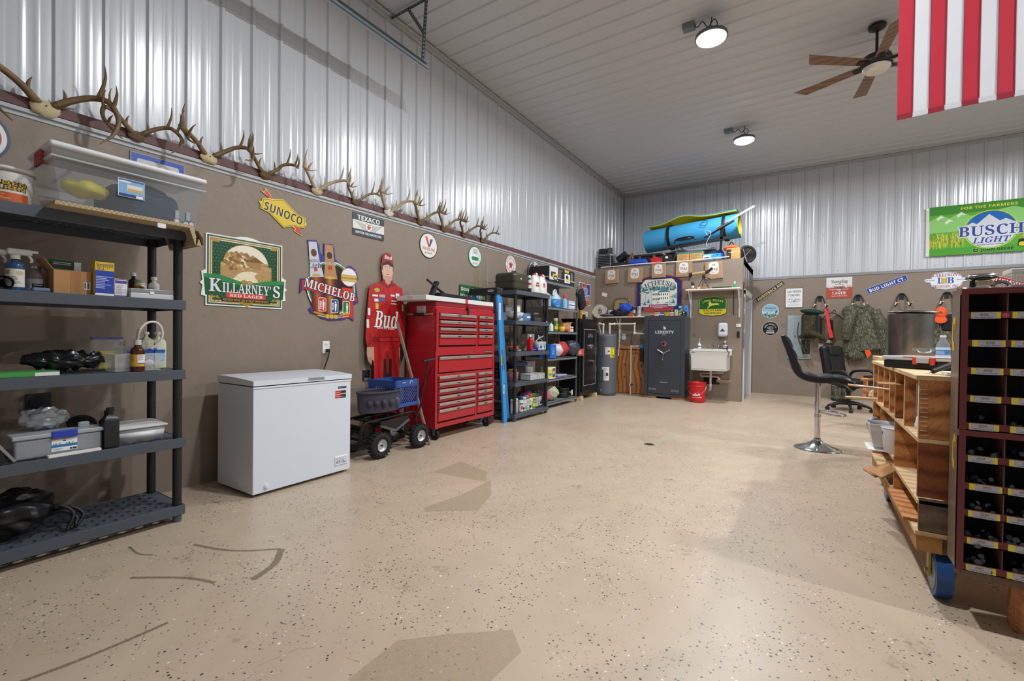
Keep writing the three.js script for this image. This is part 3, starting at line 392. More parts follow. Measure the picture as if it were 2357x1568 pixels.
// cloth: rectangle with ripples; print mapped over it
function cloth(w, h, nx, ny, f) {
  const g = new THREE.PlaneGeometry(w, h, nx, ny), p = g.attributes.position; for (let i = 0; i < p.count; i++) { const q = f(p.getX(i), p.getY(i)); p.setXYZ(i, p.getX(i) + (q[1] || 0), p.getY(i) + (q[2] || 0), q[0]); } g.computeVertexNormals();
  const b = g.clone(), i2 = []; const id = b.index.array; for (let i = 0; i < id.length; i += 3) i2.push(id[i], id[i + 2], id[i + 1]); b.setIndex(i2); const bp = b.attributes.position; for (let i = 0; i < bp.count; i++) bp.setZ(i, bp.getZ(i) - 0.0015); b.computeVertexNormals(); return [g, b];
}
{
  const B = canvas(1024, 620, (c, W, H) => {
    box(c, 0, 0, W, H, '#5fae3a'); box(c, 0, 0, W, 110, '#3f8f2c');
    poly(c, [[0, 180], [110, 110], [190, 160], [300, 90], [380, 150], [760, 80], [880, 130], [960, 70], [1024, 110], [1024, 330], [0, 330]], '#8fce74'); for (const [x, y] of [[110, 112], [300, 92], [960, 72], [190, 165]]) { poly(c, [[x, y], [x + 40, y + 40], [x + 6, y + 34], [x - 30, y + 66], [x - 44, y + 40]], '#e4f0dc'); }
    srnd(8); for (let i = 0; i < 480; i++) { const x = i < 300 ? rr(0, 330) : rr(800, 1024), y = rr(330, 470); c.strokeStyle = ['#d8c83a', '#e6d85a', '#a8a02c', '#4a6a20'][i % 4]; c.lineWidth = rr(2, 5); c.beginPath(); c.moveTo(x, y); c.quadraticCurveTo(x + rr(-10, 10), y + 20, x + rr(-18, 18), y + rr(20, 70)); c.stroke(); } for (let x = 10; x < 330; x += 34) { c.strokeStyle = '#dccb40'; c.lineWidth = 5; c.beginPath(); c.moveTo(x, 430); c.lineTo(x, 530); c.stroke(); }
    box(c, 0, 530, W, 90, '#4f9f33');
    disc(c, 560, 335, 236, 232, '#d8dc4a'); disc(c, 560, 335, 228, 224, '#57a83a'); disc(c, 560, 335, 222, 218, '#d5d9e2'); c.save(); c.beginPath(); c.ellipse(560, 335, 222, 218, 0, 0, 6.3); c.clip(); box(c, 320, 100, 480, 160, '#1a66b8'); poly(c, [[320, 290], [400, 235], [440, 262], [545, 150], [640, 240], [690, 215], [800, 290], [800, 330], [320, 330]], '#d5d9e2'); c.restore();
    txt(c, 'BUSCH', 560, 345, 170, '#2d479c', { font: 'serif', stroke: '#e2e5ec', lw: 16, w: 580 }); txt(c, 'LIGHT', 560, 462, 96, '#2d479c', { font: 'serif', style: 'bold italic', w: 320 }); txt(c, 'BREWED FOR THE FARMERS', 560, 516, 20, '#2d3a70', { w: 230 });
    txt(c, 'FOR THE FARMERS', 540, 52, 46, '#dcd84a', { w: 500 }); txt(c, 'JOHN DEERE', 620, 580, 46, '#1c2418', { w: 280 }); box(c, 410, 560, 46, 42, '#20281a', '#cdd6a0', 3, 8); poly(c, [[418, 588], [436, 572], [450, 584], [436, 582]], '#e0d860');
    poly(c, [[800, 480], [860, 470], [980, 466], [1010, 500], [1000, 540], [790, 545]], '#1e2a1c'); poly(c, [[850, 420], [960, 400], [930, 470], [880, 470]], '#d6dcd4'); for (const x of [830, 960]) disc(c, x, 536, 34, 30, '#e0cf3a', '#22281c', 8); for (const x of [890, 920]) disc(c, x, 546, 14, 14, '#e8e8e4', '#22281c', 4);
  });
  const t = thing('wall_flag', 'green beer flag with white header pinned to steel siding', 'flag', [2.56, 3.165, ZB + 0.02]);
  part('banner', cloth(1.46, 0.89, 40, 20, (x, y) => [0.006 + 0.006 * fbm(x * 4, y * 4) + 0.004 * Math.sin(x * 9 + y * 3)]), printed(B, 0.75), t, true);
  part('header_strip', cloth(0.05, 0.89, 2, 8, (x, y) => [0.006, -0.75 - 0.006 * y]), M('#e2e0de', 0.8), t); part('grommet', [cyz(0.012, 0.004, -0.755, 0.41, 0.008, 10), cyz(0.012, 0.004, -0.755, -0.41, 0.008, 10)], STEEL, t);
  // hanging stripes
  const f = thing('hanging_flag', 'large red and white striped flag hanging from ceiling', 'flag', [0.89, 0, -3.6]);
  const hang = (x) => (x0, y) => [0.012 * Math.sin((x + x0) * 7 + y * 0.8) + 0.008 * fbm((x + x0) * 3, y * 2)];
  const RED = M('#c8283e', 0.7), WHT = M('#e9e9ee', 0.7), SEAM = M('#a8aab2', 0.8), BLUE = M('#23305f', 0.75);
  for (let i = 0; i < 13; i++) { const w = 0.0703, x = -0.457 + w * (i + 0.5); const top = i < 7 ? 2.52 + 0.914 : 4.05; const gs = cloth(w, top - 2.52, 4, 24, (a, b) => { const z = hang(x)(a, b + (2.52 + top) / 2)[0]; return [z]; }).map((g) => tr(g, x, (2.52 + top) / 2, 0)); const s = part('stripe', gs, i % 2 ? WHT : RED, f); if (i) part('seam', cloth(0.005, top - 2.52, 1, 24, (a, b) => [hang(x - w / 2)(a, b + (2.52 + top) / 2)[0] + 0.0022]).map((g) => tr(g, x - w / 2, (2.52 + top) / 2, 0)), i % 2 ? M('#8e1f30', 0.8) : SEAM, s); part('hem', cloth(w, 0.03, 4, 1, (a, b) => [hang(x)(a, b + 2.535)[0] + 0.0022]).map((g) => tr(g, x, 2.535, 0)), i % 2 ? M('#dcdce2', 0.8) : M('#9c2234', 0.8), s); }
  part('canton', cloth(0.492, 0.616, 12, 12, (a, b) => [hang(-0.21)(a, b)[0]]).map((g) => tr(g, -0.211, 3.742, 0)), BLUE, f); part('pole', cyx(0.013, 1.0, 0, 4.06, 0), DARKWOOD, f); part('cord', [bar([-0.45, 4.06, 0], [-0.3, HC + 0.03, 0], 0.003), bar([0.45, 4.06, 0], [0.3, HC + 0.03, 0], 0.003)], WHITE, f);
}
// washroom wall signs
const ww = BZ1 + 0.004;
{
  const W = 600, H = 490, out = [[0, 480], [0, 88], [60, 50], [140, 22], [220, 6], [300, 0], [380, 6], [460, 22], [540, 50], [600, 88], [600, 480]];
  const T = canvas(W, H, (c) => {
    box(c, 0, 0, W, H, '#b83228'); c.save(); c.translate(300, 245); c.scale(0.965, 0.955); c.translate(-300, -245); poly(c, out, '#1d2f5e'); c.restore(); box(c, 66, 110, 468, 310, '#d9d3bd', null, 0, 30); box(c, 90, 60, 420, 130, '#d9d3bd', null, 0, 60);
    srnd(4); for (let i = 0; i < 80; i++) { const x = rr(74, 520), y = rr(150, 200); poly(c, [[x, y - 26], [x + 14, y + 16], [x - 14, y + 16]], ['#3f7a78', '#2e5a66', '#5a8f8a'][i % 3]); } for (let i = 0; i < 40; i++) disc(c, rr(74, 190), rr(205, 240), rr(8, 30), rr(4, 9), ['#9ab8b4', '#4a7f88', '#d0cdb8'][i % 3]);
    poly(c, [[210, 390], [210, 230], [300, 200], [300, 390]], '#e6e2d4', '#4a5a6a', 3); poly(c, [[296, 390], [296, 230], [352, 190], [440, 226], [440, 390]], '#efece0', '#4a5a6a', 3); poly(c, [[286, 238], [356, 178], [452, 232]], '#5a7f96'); poly(c, [[130, 390], [130, 250], [212, 232], [212, 390]], '#cdd4d0', '#4a5a6a', 3); poly(c, [[440, 300], [530, 250], [530, 320]], '#7d9aa8');
    for (const [x0, n, y] of [[225, 4, 245], [225, 4, 310], [312, 5, 250], [312, 5, 300]]) for (let i = 0; i < n; i++) box(c, x0 + i * 24, y, 12, 26, '#2f3f52'); for (let i = 0; i < 30; i++) disc(c, rr(80, 520), rr(360, 410), rr(8, 26), rr(4, 9), ['#e9e6da', '#9fc0c4', '#5a8fa8'][i % 3]); for (const [x, y] of [[170, 360], [490, 370], [120, 390]]) poly(c, [[x, y - 50], [x + 22, y + 10], [x - 22, y + 10]], '#3f7f96');
    arcTxt(c, 'ICEHOUSE', 300, 480, 372, -Math.PI / 2, 0.132, 88, '#27427e', { font: 'serif', stroke: '#e0dac6', lw: 10 });
    poly(c, [[90, 430], [510, 430], [490, 452], [510, 474], [90, 474], [110, 452]], '#b0423a'); poly(c, [[180, 396], [420, 396], [424, 446], [176, 446]], '#a8486a', '#5a2036', 4); txt(c, 'PLANK ROAD BREWERY', 300, 412, 24, '#efe6dc', { font: 'serif', w: 220 }); txt(c, 'ICE BEER', 300, 434, 20, '#efe6dc', { font: 'serif', w: 120 });
  });
  sign({ label: 'navy arched beer sign with white house picture', w: 0.93, h: 0.76, outline: shape(px2(out, W, H, 0.93, 0.76)), tex: T, at: [-2.556, 2.078, ww], depth: 0.012 });
  const jo = [[0, 60], [30, 38], [110, 14], [250, 0], [390, 14], [470, 38], [500, 60], [500, 322], [470, 346], [390, 370], [250, 385], [110, 370], [30, 346], [0, 322]];
  const T2 = canvas(500, 385, (c) => { box(c, 0, 0, 500, 385, '#1f5a2c'); const sc = (k, col) => { c.save(); c.translate(250, 192); c.scale(k, k - 0.02); c.translate(-250, -192); poly(c, jo, col); c.restore(); }; sc(0.965, '#e6d23a'); sc(0.93, '#17662c'); c.save(); c.beginPath(); c.rect(0, 245, 500, 140); c.clip(); sc(0.93, '#e6d23a'); c.restore(); arcTxt(c, 'JOHN DEERE', 250, 620, 540, -Math.PI / 2, 0.073, 48, '#efe258'); poly(c, [[150, 230], [185, 190], [182, 160], [172, 130], [190, 118], [206, 96], [220, 102], [216, 128], [236, 140], [300, 140], [330, 132], [338, 146], [380, 150], [340, 160], [374, 176], [330, 170], [300, 168], [240, 180], [200, 200], [166, 236]], '#efe258'); txt(c, 'QUALITY FARM', 250, 272, 46, '#17401f', { w: 350 }); txt(c, 'EQUIPMENT', 250, 326, 46, '#17401f', { w: 300 }); });
  sign({ label: 'green and yellow farm equipment sign with leaping deer', w: 0.5, h: 0.388, outline: shape(px2(jo, 500, 385, 0.5, 0.388)), tex: T2, at: [-1.536, 1.79, ww] });
  const T3 = canvas(300, 300, (c) => { box(c, 0, 0, 300, 300, '#a98a6c'); srnd(21); for (let i = 0; i < 50; i++) { c.strokeStyle = i % 2 ? 'rgba(120,92,64,.4)' : 'rgba(210,184,150,.35)'; c.lineWidth = rr(2, 6); c.beginPath(); c.moveTo(rr(0, 300), rr(0, 300)); c.lineTo(rr(0, 300), rr(0, 300)); c.stroke(); } box(c, 64, 10, 172, 210, '#e2dfda', '#b0a890', 6, 54); txt(c, 'Y', 138, 62, 50, '#4a443c', { font: 'serif' }); txt(c, 'Y', 164, 62, 50, '#4a443c', { font: 'serif' }); txt(c, 'Stag', 150, 128, 76, '#8e2a2e', { font: 'serif', w: 132 }); txt(c, 'BEER', 150, 190, 26, '#a08a50', { w: 70 }); box(c, 40, 262, 220, 8, '#8a6a4a'); });
  const bagWords = ['leftmost brown paper beer bag hanging below the loft', 'second brown paper beer bag from the left', 'brown paper beer bag tucked behind the navy arched sign', 'brown paper beer bag just right of the navy arched sign', 'rightmost brown paper beer bag behind the spotting scope'];
  [[-3.55, 2.475, 0.3, 0.3], [-3.045, 2.475, 0.31, 0.31], [-2.56, 2.53, 0.28, 0.28], [-2.07, 2.525, 0.3, 0.29], [-1.52, 2.475, 0.31, 0.33]].forEach(([x, y, w, h], i) => {
    const g = new RoundedBoxGeometry(w, h, 0.03, 3, 0.008); const p = g.attributes.position, u = g.attributes.uv, n = g.attributes.normal; for (let k = 0; k < p.count; k++) { u.setXY(k, p.getX(k) / w + 0.5, p.getY(k) / h + 0.5); if (n.getZ(k) > 0.5) p.setZ(k, p.getZ(k) + 0.006 * fbm(p.getX(k) * 9 + i * 3, p.getY(k) * 9)); }
    const t = thing('paper_bag', bagWords[i], 'bag', [x, y, ww + 0.016], 0, 'paper beer bags under the loft'); const b = part('bag_body', g, printed(T3, 0.8), t, true); b.rotation.z = [0.03, -0.03, 0.02, -0.02, 0.05][i]; part('handle', tube([[-0.05, h / 2 - 0.01, 0], [-0.03, h / 2 + 0.05, 0.01], [0.03, h / 2 + 0.05, 0.01], [0.05, h / 2 - 0.01, 0]], 0.004), CARD, t);
  });
}
// ---------- small printed labels, one shared sheet ----------
const CELL = {}, sheet = [];
function lab(name, bg, ...items) { CELL[name] = sheet.length; sheet.push([bg, items]); }
const FAUX = (x, y, w, n, col = '#5a5a60', s = 12) => ['l', x, y, w, n, col, s];
lab('orange_bucket', '#e8e4de', ['b', 0, 150, 256, 106, '#d8642a'], ['t', 'GOLDEN', 128, 60, 56, '#e0b020', 230, '#2a1c10'], ['t', 'MALRIN', 128, 108, 52, '#e0b020', 220, '#2a1c10'], FAUX(20, 170, 150, 4, '#f0e0c0'));
lab('tote', '#2f57a0', ['b', 8, 8, 240, 240, '#f0f2f4'], ['b', 14, 14, 228, 190, '#7fb0dc'], ['b', 14, 14, 228, 24, '#2a4a90'], ['o', 70, 46, 60, 14, '#d8dce6'], ['b', 90, 80, 140, 80, '#e6e0d0'], ['b', 96, 130, 130, 40, '#c8a870'], ['b', 14, 205, 228, 40, '#24407e'], ['b', 170, 210, 66, 32, '#f4f4f4']);
lab('sprayer', '#d8d4c8', ['b', 0, 20, 90, 60, '#a8884a'], FAUX(30, 110, 190, 9, '#3a3a3c', 14), ['o', 190, 60, 40, 30, '#c0b088']);
lab('serum', '#c9ccd2', ['b', 100, 110, 150, 110, '#20242c'], FAUX(10, 120, 80, 8, '#4a4a50'), ['b', 116, 130, 110, 20, '#d0d4da']);
lab('barcode', '#eeeeec', ['b', 20, 20, 60, 200, '#2a2a2c'], ['b', 110, 20, 20, 200, '#2a2a2c'], ['b', 150, 20, 40, 200, '#2a2a2c'], ['b', 205, 20, 16, 200, '#2a2a2c']);
lab('green_box', '#3f9a3a', ['b', 0, 0, 256, 70, '#20241e'], ['b', 190, 10, 60, 70, '#f0f0ee'], FAUX(20, 22, 150, 2, '#e0e0d8'), FAUX(20, 110, 190, 7, '#c8e8b8', 18));
lab('blue_yellow', '#2340a8', ['b', 0, 0, 256, 66, '#e8c020'], ['t', 'Noromycin', 128, 26, 44, '#20305a', 220], ['t', '300 LA', 70, 54, 28, '#20305a', 100], FAUX(14, 110, 220, 8, '#c8d0ec', 12), ['b', 0, 236, 256, 20, '#f0f0f0']);
lab('purple_white', '#eceaf0', ['b', 0, 0, 256, 18, '#4a4a60'], ['b', 10, 26, 236, 44, '#5a3ea8'], FAUX(16, 90, 220, 11, '#4a4a55', 12), ['b', 0, 232, 256, 24, '#6a4cb8']);
lab('redband', '#eceae8', ['b', 0, 90, 256, 70, '#b0303a'], FAUX(20, 30, 200, 3), FAUX(20, 180, 200, 4));
lab('yellow_jar', '#d8a828', ['b', 140, 0, 116, 256, '#e8e4d8'], FAUX(20, 40, 100, 8, '#5a4420'), FAUX(150, 40, 90, 10));
lab('amber', '#d2a43c', ['b', 130, 10, 126, 170, '#eae8e4'], ['b', 130, 180, 126, 20, '#30589c'], FAUX(14, 40, 100, 9, '#6a4c14'), FAUX(142, 24, 100, 9));
lab('jugblue', '#9ec6e6', ['b', 0, 0, 256, 80, '#2f5fc0'], FAUX(20, 120, 200, 6, '#eef4fa', 14));
lab('case15', '#eef0f2', ['b', 0, 110, 256, 60, '#1f7ab0'], ['t', '15.5', 52, 92, 44, '#2a2c30', 80], ['t', '14.7', 178, 92, 44, '#2a2c30', 80], ['o', 128, 36, 16, 16, '#2f6fae'], FAUX(20, 190, 120, 4), ['b', 180, 200, 20, 40, '#2a2a2c'], ['b', 206, 200, 40, 40, '#2a2a2c']);
lab('garage', '#cf2438', ['p', '#25242a', [[150, 0], [256, 0], [256, 256], [110, 256]]], ['t', 'GARAGE', 64, 130, 52, '#f0e4e4', 118], ['t', 'READY', 190, 116, 54, '#f4f4f4', 120], ['t', 'FRIGIDAIRE', 60, 60, 30, '#f0d8d8', 110], FAUX(20, 190, 220, 3, '#e0c8c8'));
lab('nameplate', '#17181c', ['t', 'FRIGIDAIRE', 128, 128, 80, '#c8ccd2', 236]);
lab('craftsman', '#1c1c1e', ['t', 'CRAFTSMAN', 128, 128, 110, '#c8c8cc', 240]);
lab('ladderoval', '#1c1d20', ['o', 128, 128, 122, 96, '#d8dade'], ['o', 128, 128, 108, 78, '#1c1d20'], ['t', 'WERNER', 128, 132, 90, '#e8eaee', 190]);
lab('ladderblue', '#3f93cc', ['o', 128, 128, 122, 110, '#1f3f9a'], ['o', 128, 128, 108, 84, '#e8ecf4'], ['t', 'WERNER', 128, 132, 90, '#1f3f9a', 200]);
lab('warn', '#ece9e2', FAUX(20, 20, 210, 16, '#6a6a6e', 14));
lab('yellowtag', '#e8d820', FAUX(20, 20, 210, 8, '#3a3620', 16), ['b', 40, 170, 60, 40, '#2a2820']);
lab('energy', '#efe21e', ['t', 'ENERGYGUIDE', 128, 24, 40, '#20201a', 220], FAUX(24, 60, 200, 10, '#5a5420', 18), ['b', 150, 190, 60, 40, '#2a2818']);
lab('whitepaper', '#ecebe8', FAUX(24, 30, 200, 14, '#7a7a80', 15), ['b', 140, 110, 80, 60, '#3a3a40']);
lab('dewalt', '#1d1d1f', ['b', 20, 20, 150, 60, '#e8c018'], ['t', 'DEWALT', 94, 52, 44, '#1d1d1f', 130], FAUX(20, 110, 200, 7, '#9a9a9a', 16));
lab('compress', '#d9d9dc', ['b', 150, 0, 106, 256, '#1c1c1e'], ['b', 30, 90, 80, 90, '#2a2a2e'], ['b', 60, 120, 90, 80, '#e0b418'], ['o', 110, 190, 40, 40, '#2a2a2e'], ['o', 110, 190, 22, 22, '#c8c8c8'], FAUX(160, 30, 80, 12, '#a8a8a8', 12), ['b', 0, 226, 256, 30, '#1c1c1e']);
lab('compress2', '#1c1c1e', ['b', 20, 10, 100, 40, '#e8c018'], ['b', 20, 70, 130, 160, '#e2e2e4'], ['o', 80, 130, 30, 40, '#2a2a2e'], ['b', 60, 150, 60, 60, '#d8a818'], FAUX(170, 30, 70, 10, '#c0c0c0', 18));
lab('greyguard', '#e8e4e0', ['o', 128, 128, 116, 110, '#b8242c'], ['o', 128, 140, 84, 76, '#4a6a38'], ['t', 'FERTIL', 128, 84, 44, '#f2ecd8', 150], ['b', 70, 150, 110, 46, '#d8c060']);
lab('whitejug', '#eceae6', ['b', 60, 20, 130, 216, '#c4262e'], FAUX(74, 60, 100, 8, '#f4e8e6', 20));
lab('bluejug', '#3f8fd8', ['o', 110, 120, 60, 60, '#1f4fb8'], ['t', '-20', 110, 124, 60, '#f0f4fa', 70], FAUX(40, 200, 160, 3, '#e0ecf8'));
lab('oil', '#c8202a', ['b', 30, 60, 196, 120, '#2a1a1c'], ['t', 'OIL', 128, 110, 60, '#e8e0d8', 100], FAUX(50, 150, 150, 2, '#d8b8b0'));
lab('tub', '#dfe8f0', ['t', 'WIPES', 80, 60, 50, '#2f5a9a', 130], ['o', 76, 160, 46, 60, '#2f5a9a'], ['o', 200, 120, 40, 90, '#3f9ac8'], ['b', 170, 200, 70, 30, '#5ab85a']);
lab('spraywhite', '#e8e8e6', ['b', 0, 40, 256, 40, '#3a6ab0'], ['o', 128, 170, 60, 50, '#c83a3a'], FAUX(40, 100, 170, 3));
lab('spraygreen', '#3a8a3a', ['b', 0, 120, 256, 90, '#e8dc40'], ['t', 'JD', 128, 70, 70, '#f0e848', 120]);
lab('sprayorange', '#f0eeea', ['b', 120, 100, 136, 130, '#3f9a40'], ['o', 60, 190, 40, 40, '#2a2a2c'], FAUX(20, 30, 200, 5));
lab('spraygrey', '#b8babc', ['b', 0, 80, 256, 90, '#dadcde'], FAUX(30, 100, 190, 4));
lab('yellowbox', '#e6d424', ['b', 0, 0, 256, 40, '#eceae4'], ['b', 20, 130, 100, 50, '#3fa0d8'], ['b', 150, 30, 90, 200, '#5a4a8a'], ['o', 195, 120, 30, 40, '#d8c8b8'], ['b', 0, 226, 256, 30, '#eceae4']);
lab('carton', '#c79a62', ['b', 0, 0, 256, 50, '#2f7a78'], FAUX(20, 80, 200, 8, '#8a6434', 16));
lab('shoebox', '#2a9ae0', ['b', 0, 60, 120, 140, '#eef2f4'], ['o', 60, 150, 44, 20, '#2a2c30'], ['t', 'Columbia', 80, 34, 34, '#f0f6fa', 130], ['o', 210, 70, 16, 16, '#14161a']);
lab('blackbox', '#221c1c', ['b', 90, 40, 70, 60, '#e8e4e0'], FAUX(90, 180, 100, 3, '#b8b0a8'));
lab('redcase', '#d02430', ['t', 'Winchester', 128, 190, 40, '#f4e8e8', 200]);
lab('orangecam', '#cf9a5c', ['b', 0, 30, 90, 226, '#1f1d1c'], ['t', 'moultrie', 140, 100, 34, '#e8dcc8', 190], FAUX(30, 210, 190, 2, '#6a4a24'));
lab('safe', '#3a3f48', ['t', 'LIBERTY', 128, 150, 60, '#d8dade', 210], ['t', 'SAFE', 128, 190, 18, '#b8babe', 44], ['p', '#d8dade', [[118, 60], [126, 44], [132, 70], [148, 78], [144, 104], [126, 108], [118, 90]]]);
lab('colonial', '#3a3f48', ['t', 'Colonial', 128, 128, 100, '#d8dade', 210]);
lab('scroll', '#3a3f48', ['s', '#c8cace']);
lab('safeblack', '#17171a', ['s', '#c8cace']);
lab('wf', '#cf1f22', ['t', 'REMINGTON', 128, 60, 26, '#f4ecec', 120], ['t', 'AA', 128, 118, 90, '#f4ecec', 120], ['t', 'WHITE FLYER', 128, 190, 36, '#f4ecec', 180]);
lab('scrubs', '#eef2f6', ['b', 0, 100, 256, 70, '#2f5fae'], FAUX(30, 40, 190, 3), FAUX(30, 190, 190, 3));
lab('utilatub', '#eceae6', ['o', 128, 128, 120, 80, '#2a4a9a'], ['t', 'UTILATUB', 128, 132, 60, '#f0f2f6', 190]);
lab('steel_small', '#b8bac0', FAUX(20, 30, 200, 10, '#4a4a52', 14));
lab('water', '#dfe8f2', ['b', 0, 60, 256, 120, '#4f8fd0'], FAUX(20, 90, 200, 5, '#eef4fa', 16));
lab('ammo1', '#b8342c', ['b', 0, 80, 256, 70, '#e8d8a0'], FAUX(40, 100, 170, 3, '#5a2018'));
lab('ammo2', '#e8e0c8', ['b', 0, 60, 256, 60, '#c03028'], FAUX(30, 150, 190, 4));
lab('ammo3', '#2f6fb8', ['b', 0, 90, 256, 70, '#e8e8e4'], FAUX(30, 110, 190, 2));
lab('ammo4', '#d8b030', FAUX(30, 60, 190, 6, '#5a4210', 18));
lab('stopgreen', '#1f5a34', ['t', 'Stop from', 110, 60, 60, '#eef0e8', 190], ['t', 'JOHN DEERE', 128, 150, 66, '#eef0e8', 236], ['b', 176, 200, 80, 56, '#e0d020']);
lab('soapdisp', '#d8dade', ['t', 'Dial', 128, 80, 60, '#3a4a8a', 110], ['p', '#3a3c40', [[70, 200], [128, 140], [186, 200]]]);
lab('coverall', '#b83a34', FAUX(20, 60, 210, 7, '#f0dcd8', 20));
lab('redcircle', '#d05a62', FAUX(40, 80, 170, 4, '#8a2028', 20));
for (const k of ['68000', '68008', '68038', '68052', '68065', '68081', '68087', '68091', 'A-928', 'GR-400', '88445']) lab('bin' + k, '#b4b4c0', ['t', k === 'GR-400' ? '68400' : k, 128, 70, 70, '#2a2a34', 90], ['t', k[0] === '6' ? '3/8-16 x 1' : '3/8', 128, 130, 44, '#2a2a34', 100], ['t', k === '88445' ? 'LP USS FLAT WASHER' : k === 'A-928' ? 'LP LOCK WASHER' : k === 'GR-400' ? 'LP HEX NUT' : 'GR 8 HEX CAP SCREW', 128, 200, 50, '#2a2a34', 200], ['o', 14, 30, 4, 16, '#4a4a52']);
lab('bintag', '#e2d450', ['b', 90, 60, 76, 40, '#4a4620'], ['b', 108, 100, 40, 100, '#4a4620']);
const SHEET_N = 10, SHEET_T = canvas(2040, 2040, (c) => {
  const S = 204; c.fillStyle = '#888'; c.fillRect(0, 0, 2040, 2040);
  sheet.forEach(([bg, items], i) => {
    c.save(); c.translate((i % SHEET_N) * S, Math.floor(i / SHEET_N) * S); c.beginPath(); c.rect(0, 0, S, S); c.clip(); c.scale(S / 256, S / 256); box(c, 0, 0, 256, 256, bg);
    for (const t of items) {
      if (t[0] === 'b') box(c, ...t.slice(1, 6)); else if (t[0] === 'o') disc(c, ...t.slice(1, 6)); else if (t[0] === 'p') poly(c, t[2], t[1]);
      else if (t[0] === 't') txt(c, t[1], t[2], t[3], t[4], t[5], { w: t[6], stroke: t[7] });
      else if (t[0] === 'l') { srnd(i * 7 + 1); for (let k = 0; k < t[4]; k++) box(c, t[1], t[2] + k * t[6], t[3] * rr(0.5, 1), Math.max(2, t[6] * 0.36), t[5]); }
      else if (t[0] === 's') { c.strokeStyle = t[1]; c.lineWidth = 7; for (const s of [-1, 1]) { c.beginPath(); c.moveTo(128, 128); c.bezierCurveTo(128 + s * 40, 60, 128 + s * 110, 60, 128 + s * 110, 120); c.bezierCurveTo(128 + s * 110, 170, 128 + s * 50, 160, 128 + s * 60, 110); c.moveTo(128, 128); c.bezierCurveTo(128 + s * 60, 190, 128 + s * 100, 200, 128 + s * 120, 150); c.stroke(); } }
    }
    c.restore();
  });
});
const SHEET = printed(SHEET_T, 0.5);
function cellUV(g, name) { const i = CELL[name]; if (i === undefined) throw new Error('no cell ' + name); const u = g.attributes.uv, e = 0.02; for (let k = 0; k < u.count; k++) u.setXY(k, ((i % SHEET_N) + e + u.getX(k) * (1 - 2 * e)) / SHEET_N, 1 - (Math.floor(i / SHEET_N) + e + (1 - u.getY(k)) * (1 - 2 * e)) / SHEET_N); return g; }
const qd = (w, h, name, x = 0, y = 0, z = 0, ry = 0, rx = 0) => { const g = cellUV(new THREE.PlaneGeometry(w, h), name); if (rx) g.rotateX(rx); if (ry) g.rotateY(ry); return tr(g, x, y, z); };
const wrap = (r, h, name, x, y, z, mid = 1.25, span = 2.4) => tr(cellUV(new THREE.CylinderGeometry(r, r, h, 14, 1, true, mid - span / 2, span), name), x, y, z);
const Q = Math.PI / 2;
// ---------- common small goods ----------
// o: {r, h, neck: [radius, height], cap: [radius, height], shoulder, square}
function bottle(name, label, category, at, o, group) {
  const t = thing(name, label, category, at, o.turn || 0, group), { r, h } = o, nr = o.neck?.[0] ?? r * 0.4, nh = o.neck?.[1] ?? h * 0.12, sh = o.shoulder ?? r * 0.7, seg = o.square ? 4 : 22;
  const prof = [[0.0001, 0], [r * 0.92, 0], [r, r * 0.08], [r, h - sh], [r * 0.86, h - sh * 0.5], [nr, h], [nr, h + nh], [0.0001, h + nh]];
  let g = la(prof, 0, 0, 0, seg); if (o.square) { g = rot(g, 0, Q / 2); g.scale(o.square[0], 1, o.square[1]); g = toCreasedNormals(g, 0.6); }
  part('body', g, o.mat, t); if (o.cap) part('cap', cy(o.cap[0] * 0.96, o.cap[0], o.cap[1], 0, h + nh + o.cap[1] / 2 - 0.002, 0, 18), o.capMat || WHITE, t);
  if (o.label) part('label', o.square ? qd(o.label[3] || r * 1.2, o.label[2] - o.label[1], o.label[0], r * 0.7072 * o.square[0] + 0.0012, (o.label[1] + o.label[2]) / 2, 0, Q) : wrap(r + 0.0012, o.label[2] - o.label[1], o.label[0], 0, (o.label[1] + o.label[2]) / 2, 0, o.mid), SHEET, t, true);
  if (o.handle) part('handle', tube(o.handle, o.handleR || 0.008, 20), o.mat, t);
  return t;
}
function sprayCan(label, at, h, r, body, cap, cell, group) {
  const t = thing('spray_can', label, 'spray can', at, 0, group); part('body', la([[0.0001, 0], [r, 0.002], [r, h * 0.72], [r * 0.8, h * 0.78], [0.0001, h * 0.78]]), body, t);
  part('cap', la([[0.0001, h * 0.77], [r * 0.93, h * 0.77], [r * 0.93, h * 0.98], [r * 0.86, h], [0.0001, h]]), cap, t); if (cell) part('label', wrap(r + 0.001, h * 0.6, cell, 0, h * 0.36, 0), SHEET, t, true); return t;
}
// box whose +x face (and optionally +z face) carries a print
function carton(name, label, category, at, [dx, h, dz], m, front, o = {}) {
  const t = thing(name, label, category, at, o.turn || 0, o.group); part('body', bx(dx, h, dz, 0, h / 2, 0, o.r ?? 0.002), m, t);
  if (front) part('label', qd((o.fw || 0.97) * dz, (o.fh || 0.97) * h, front, dx / 2 + 0.001, h * (o.fy || 0.5), o.fz || 0, Q), SHEET, t, true);
  if (o.side) part('side_label', qd((o.sw || 0.97) * dx, (o.sh || 0.97) * h, o.side, 0, h / 2, dz / 2 + 0.001, 0), SHEET, t, true);
  return t;
}
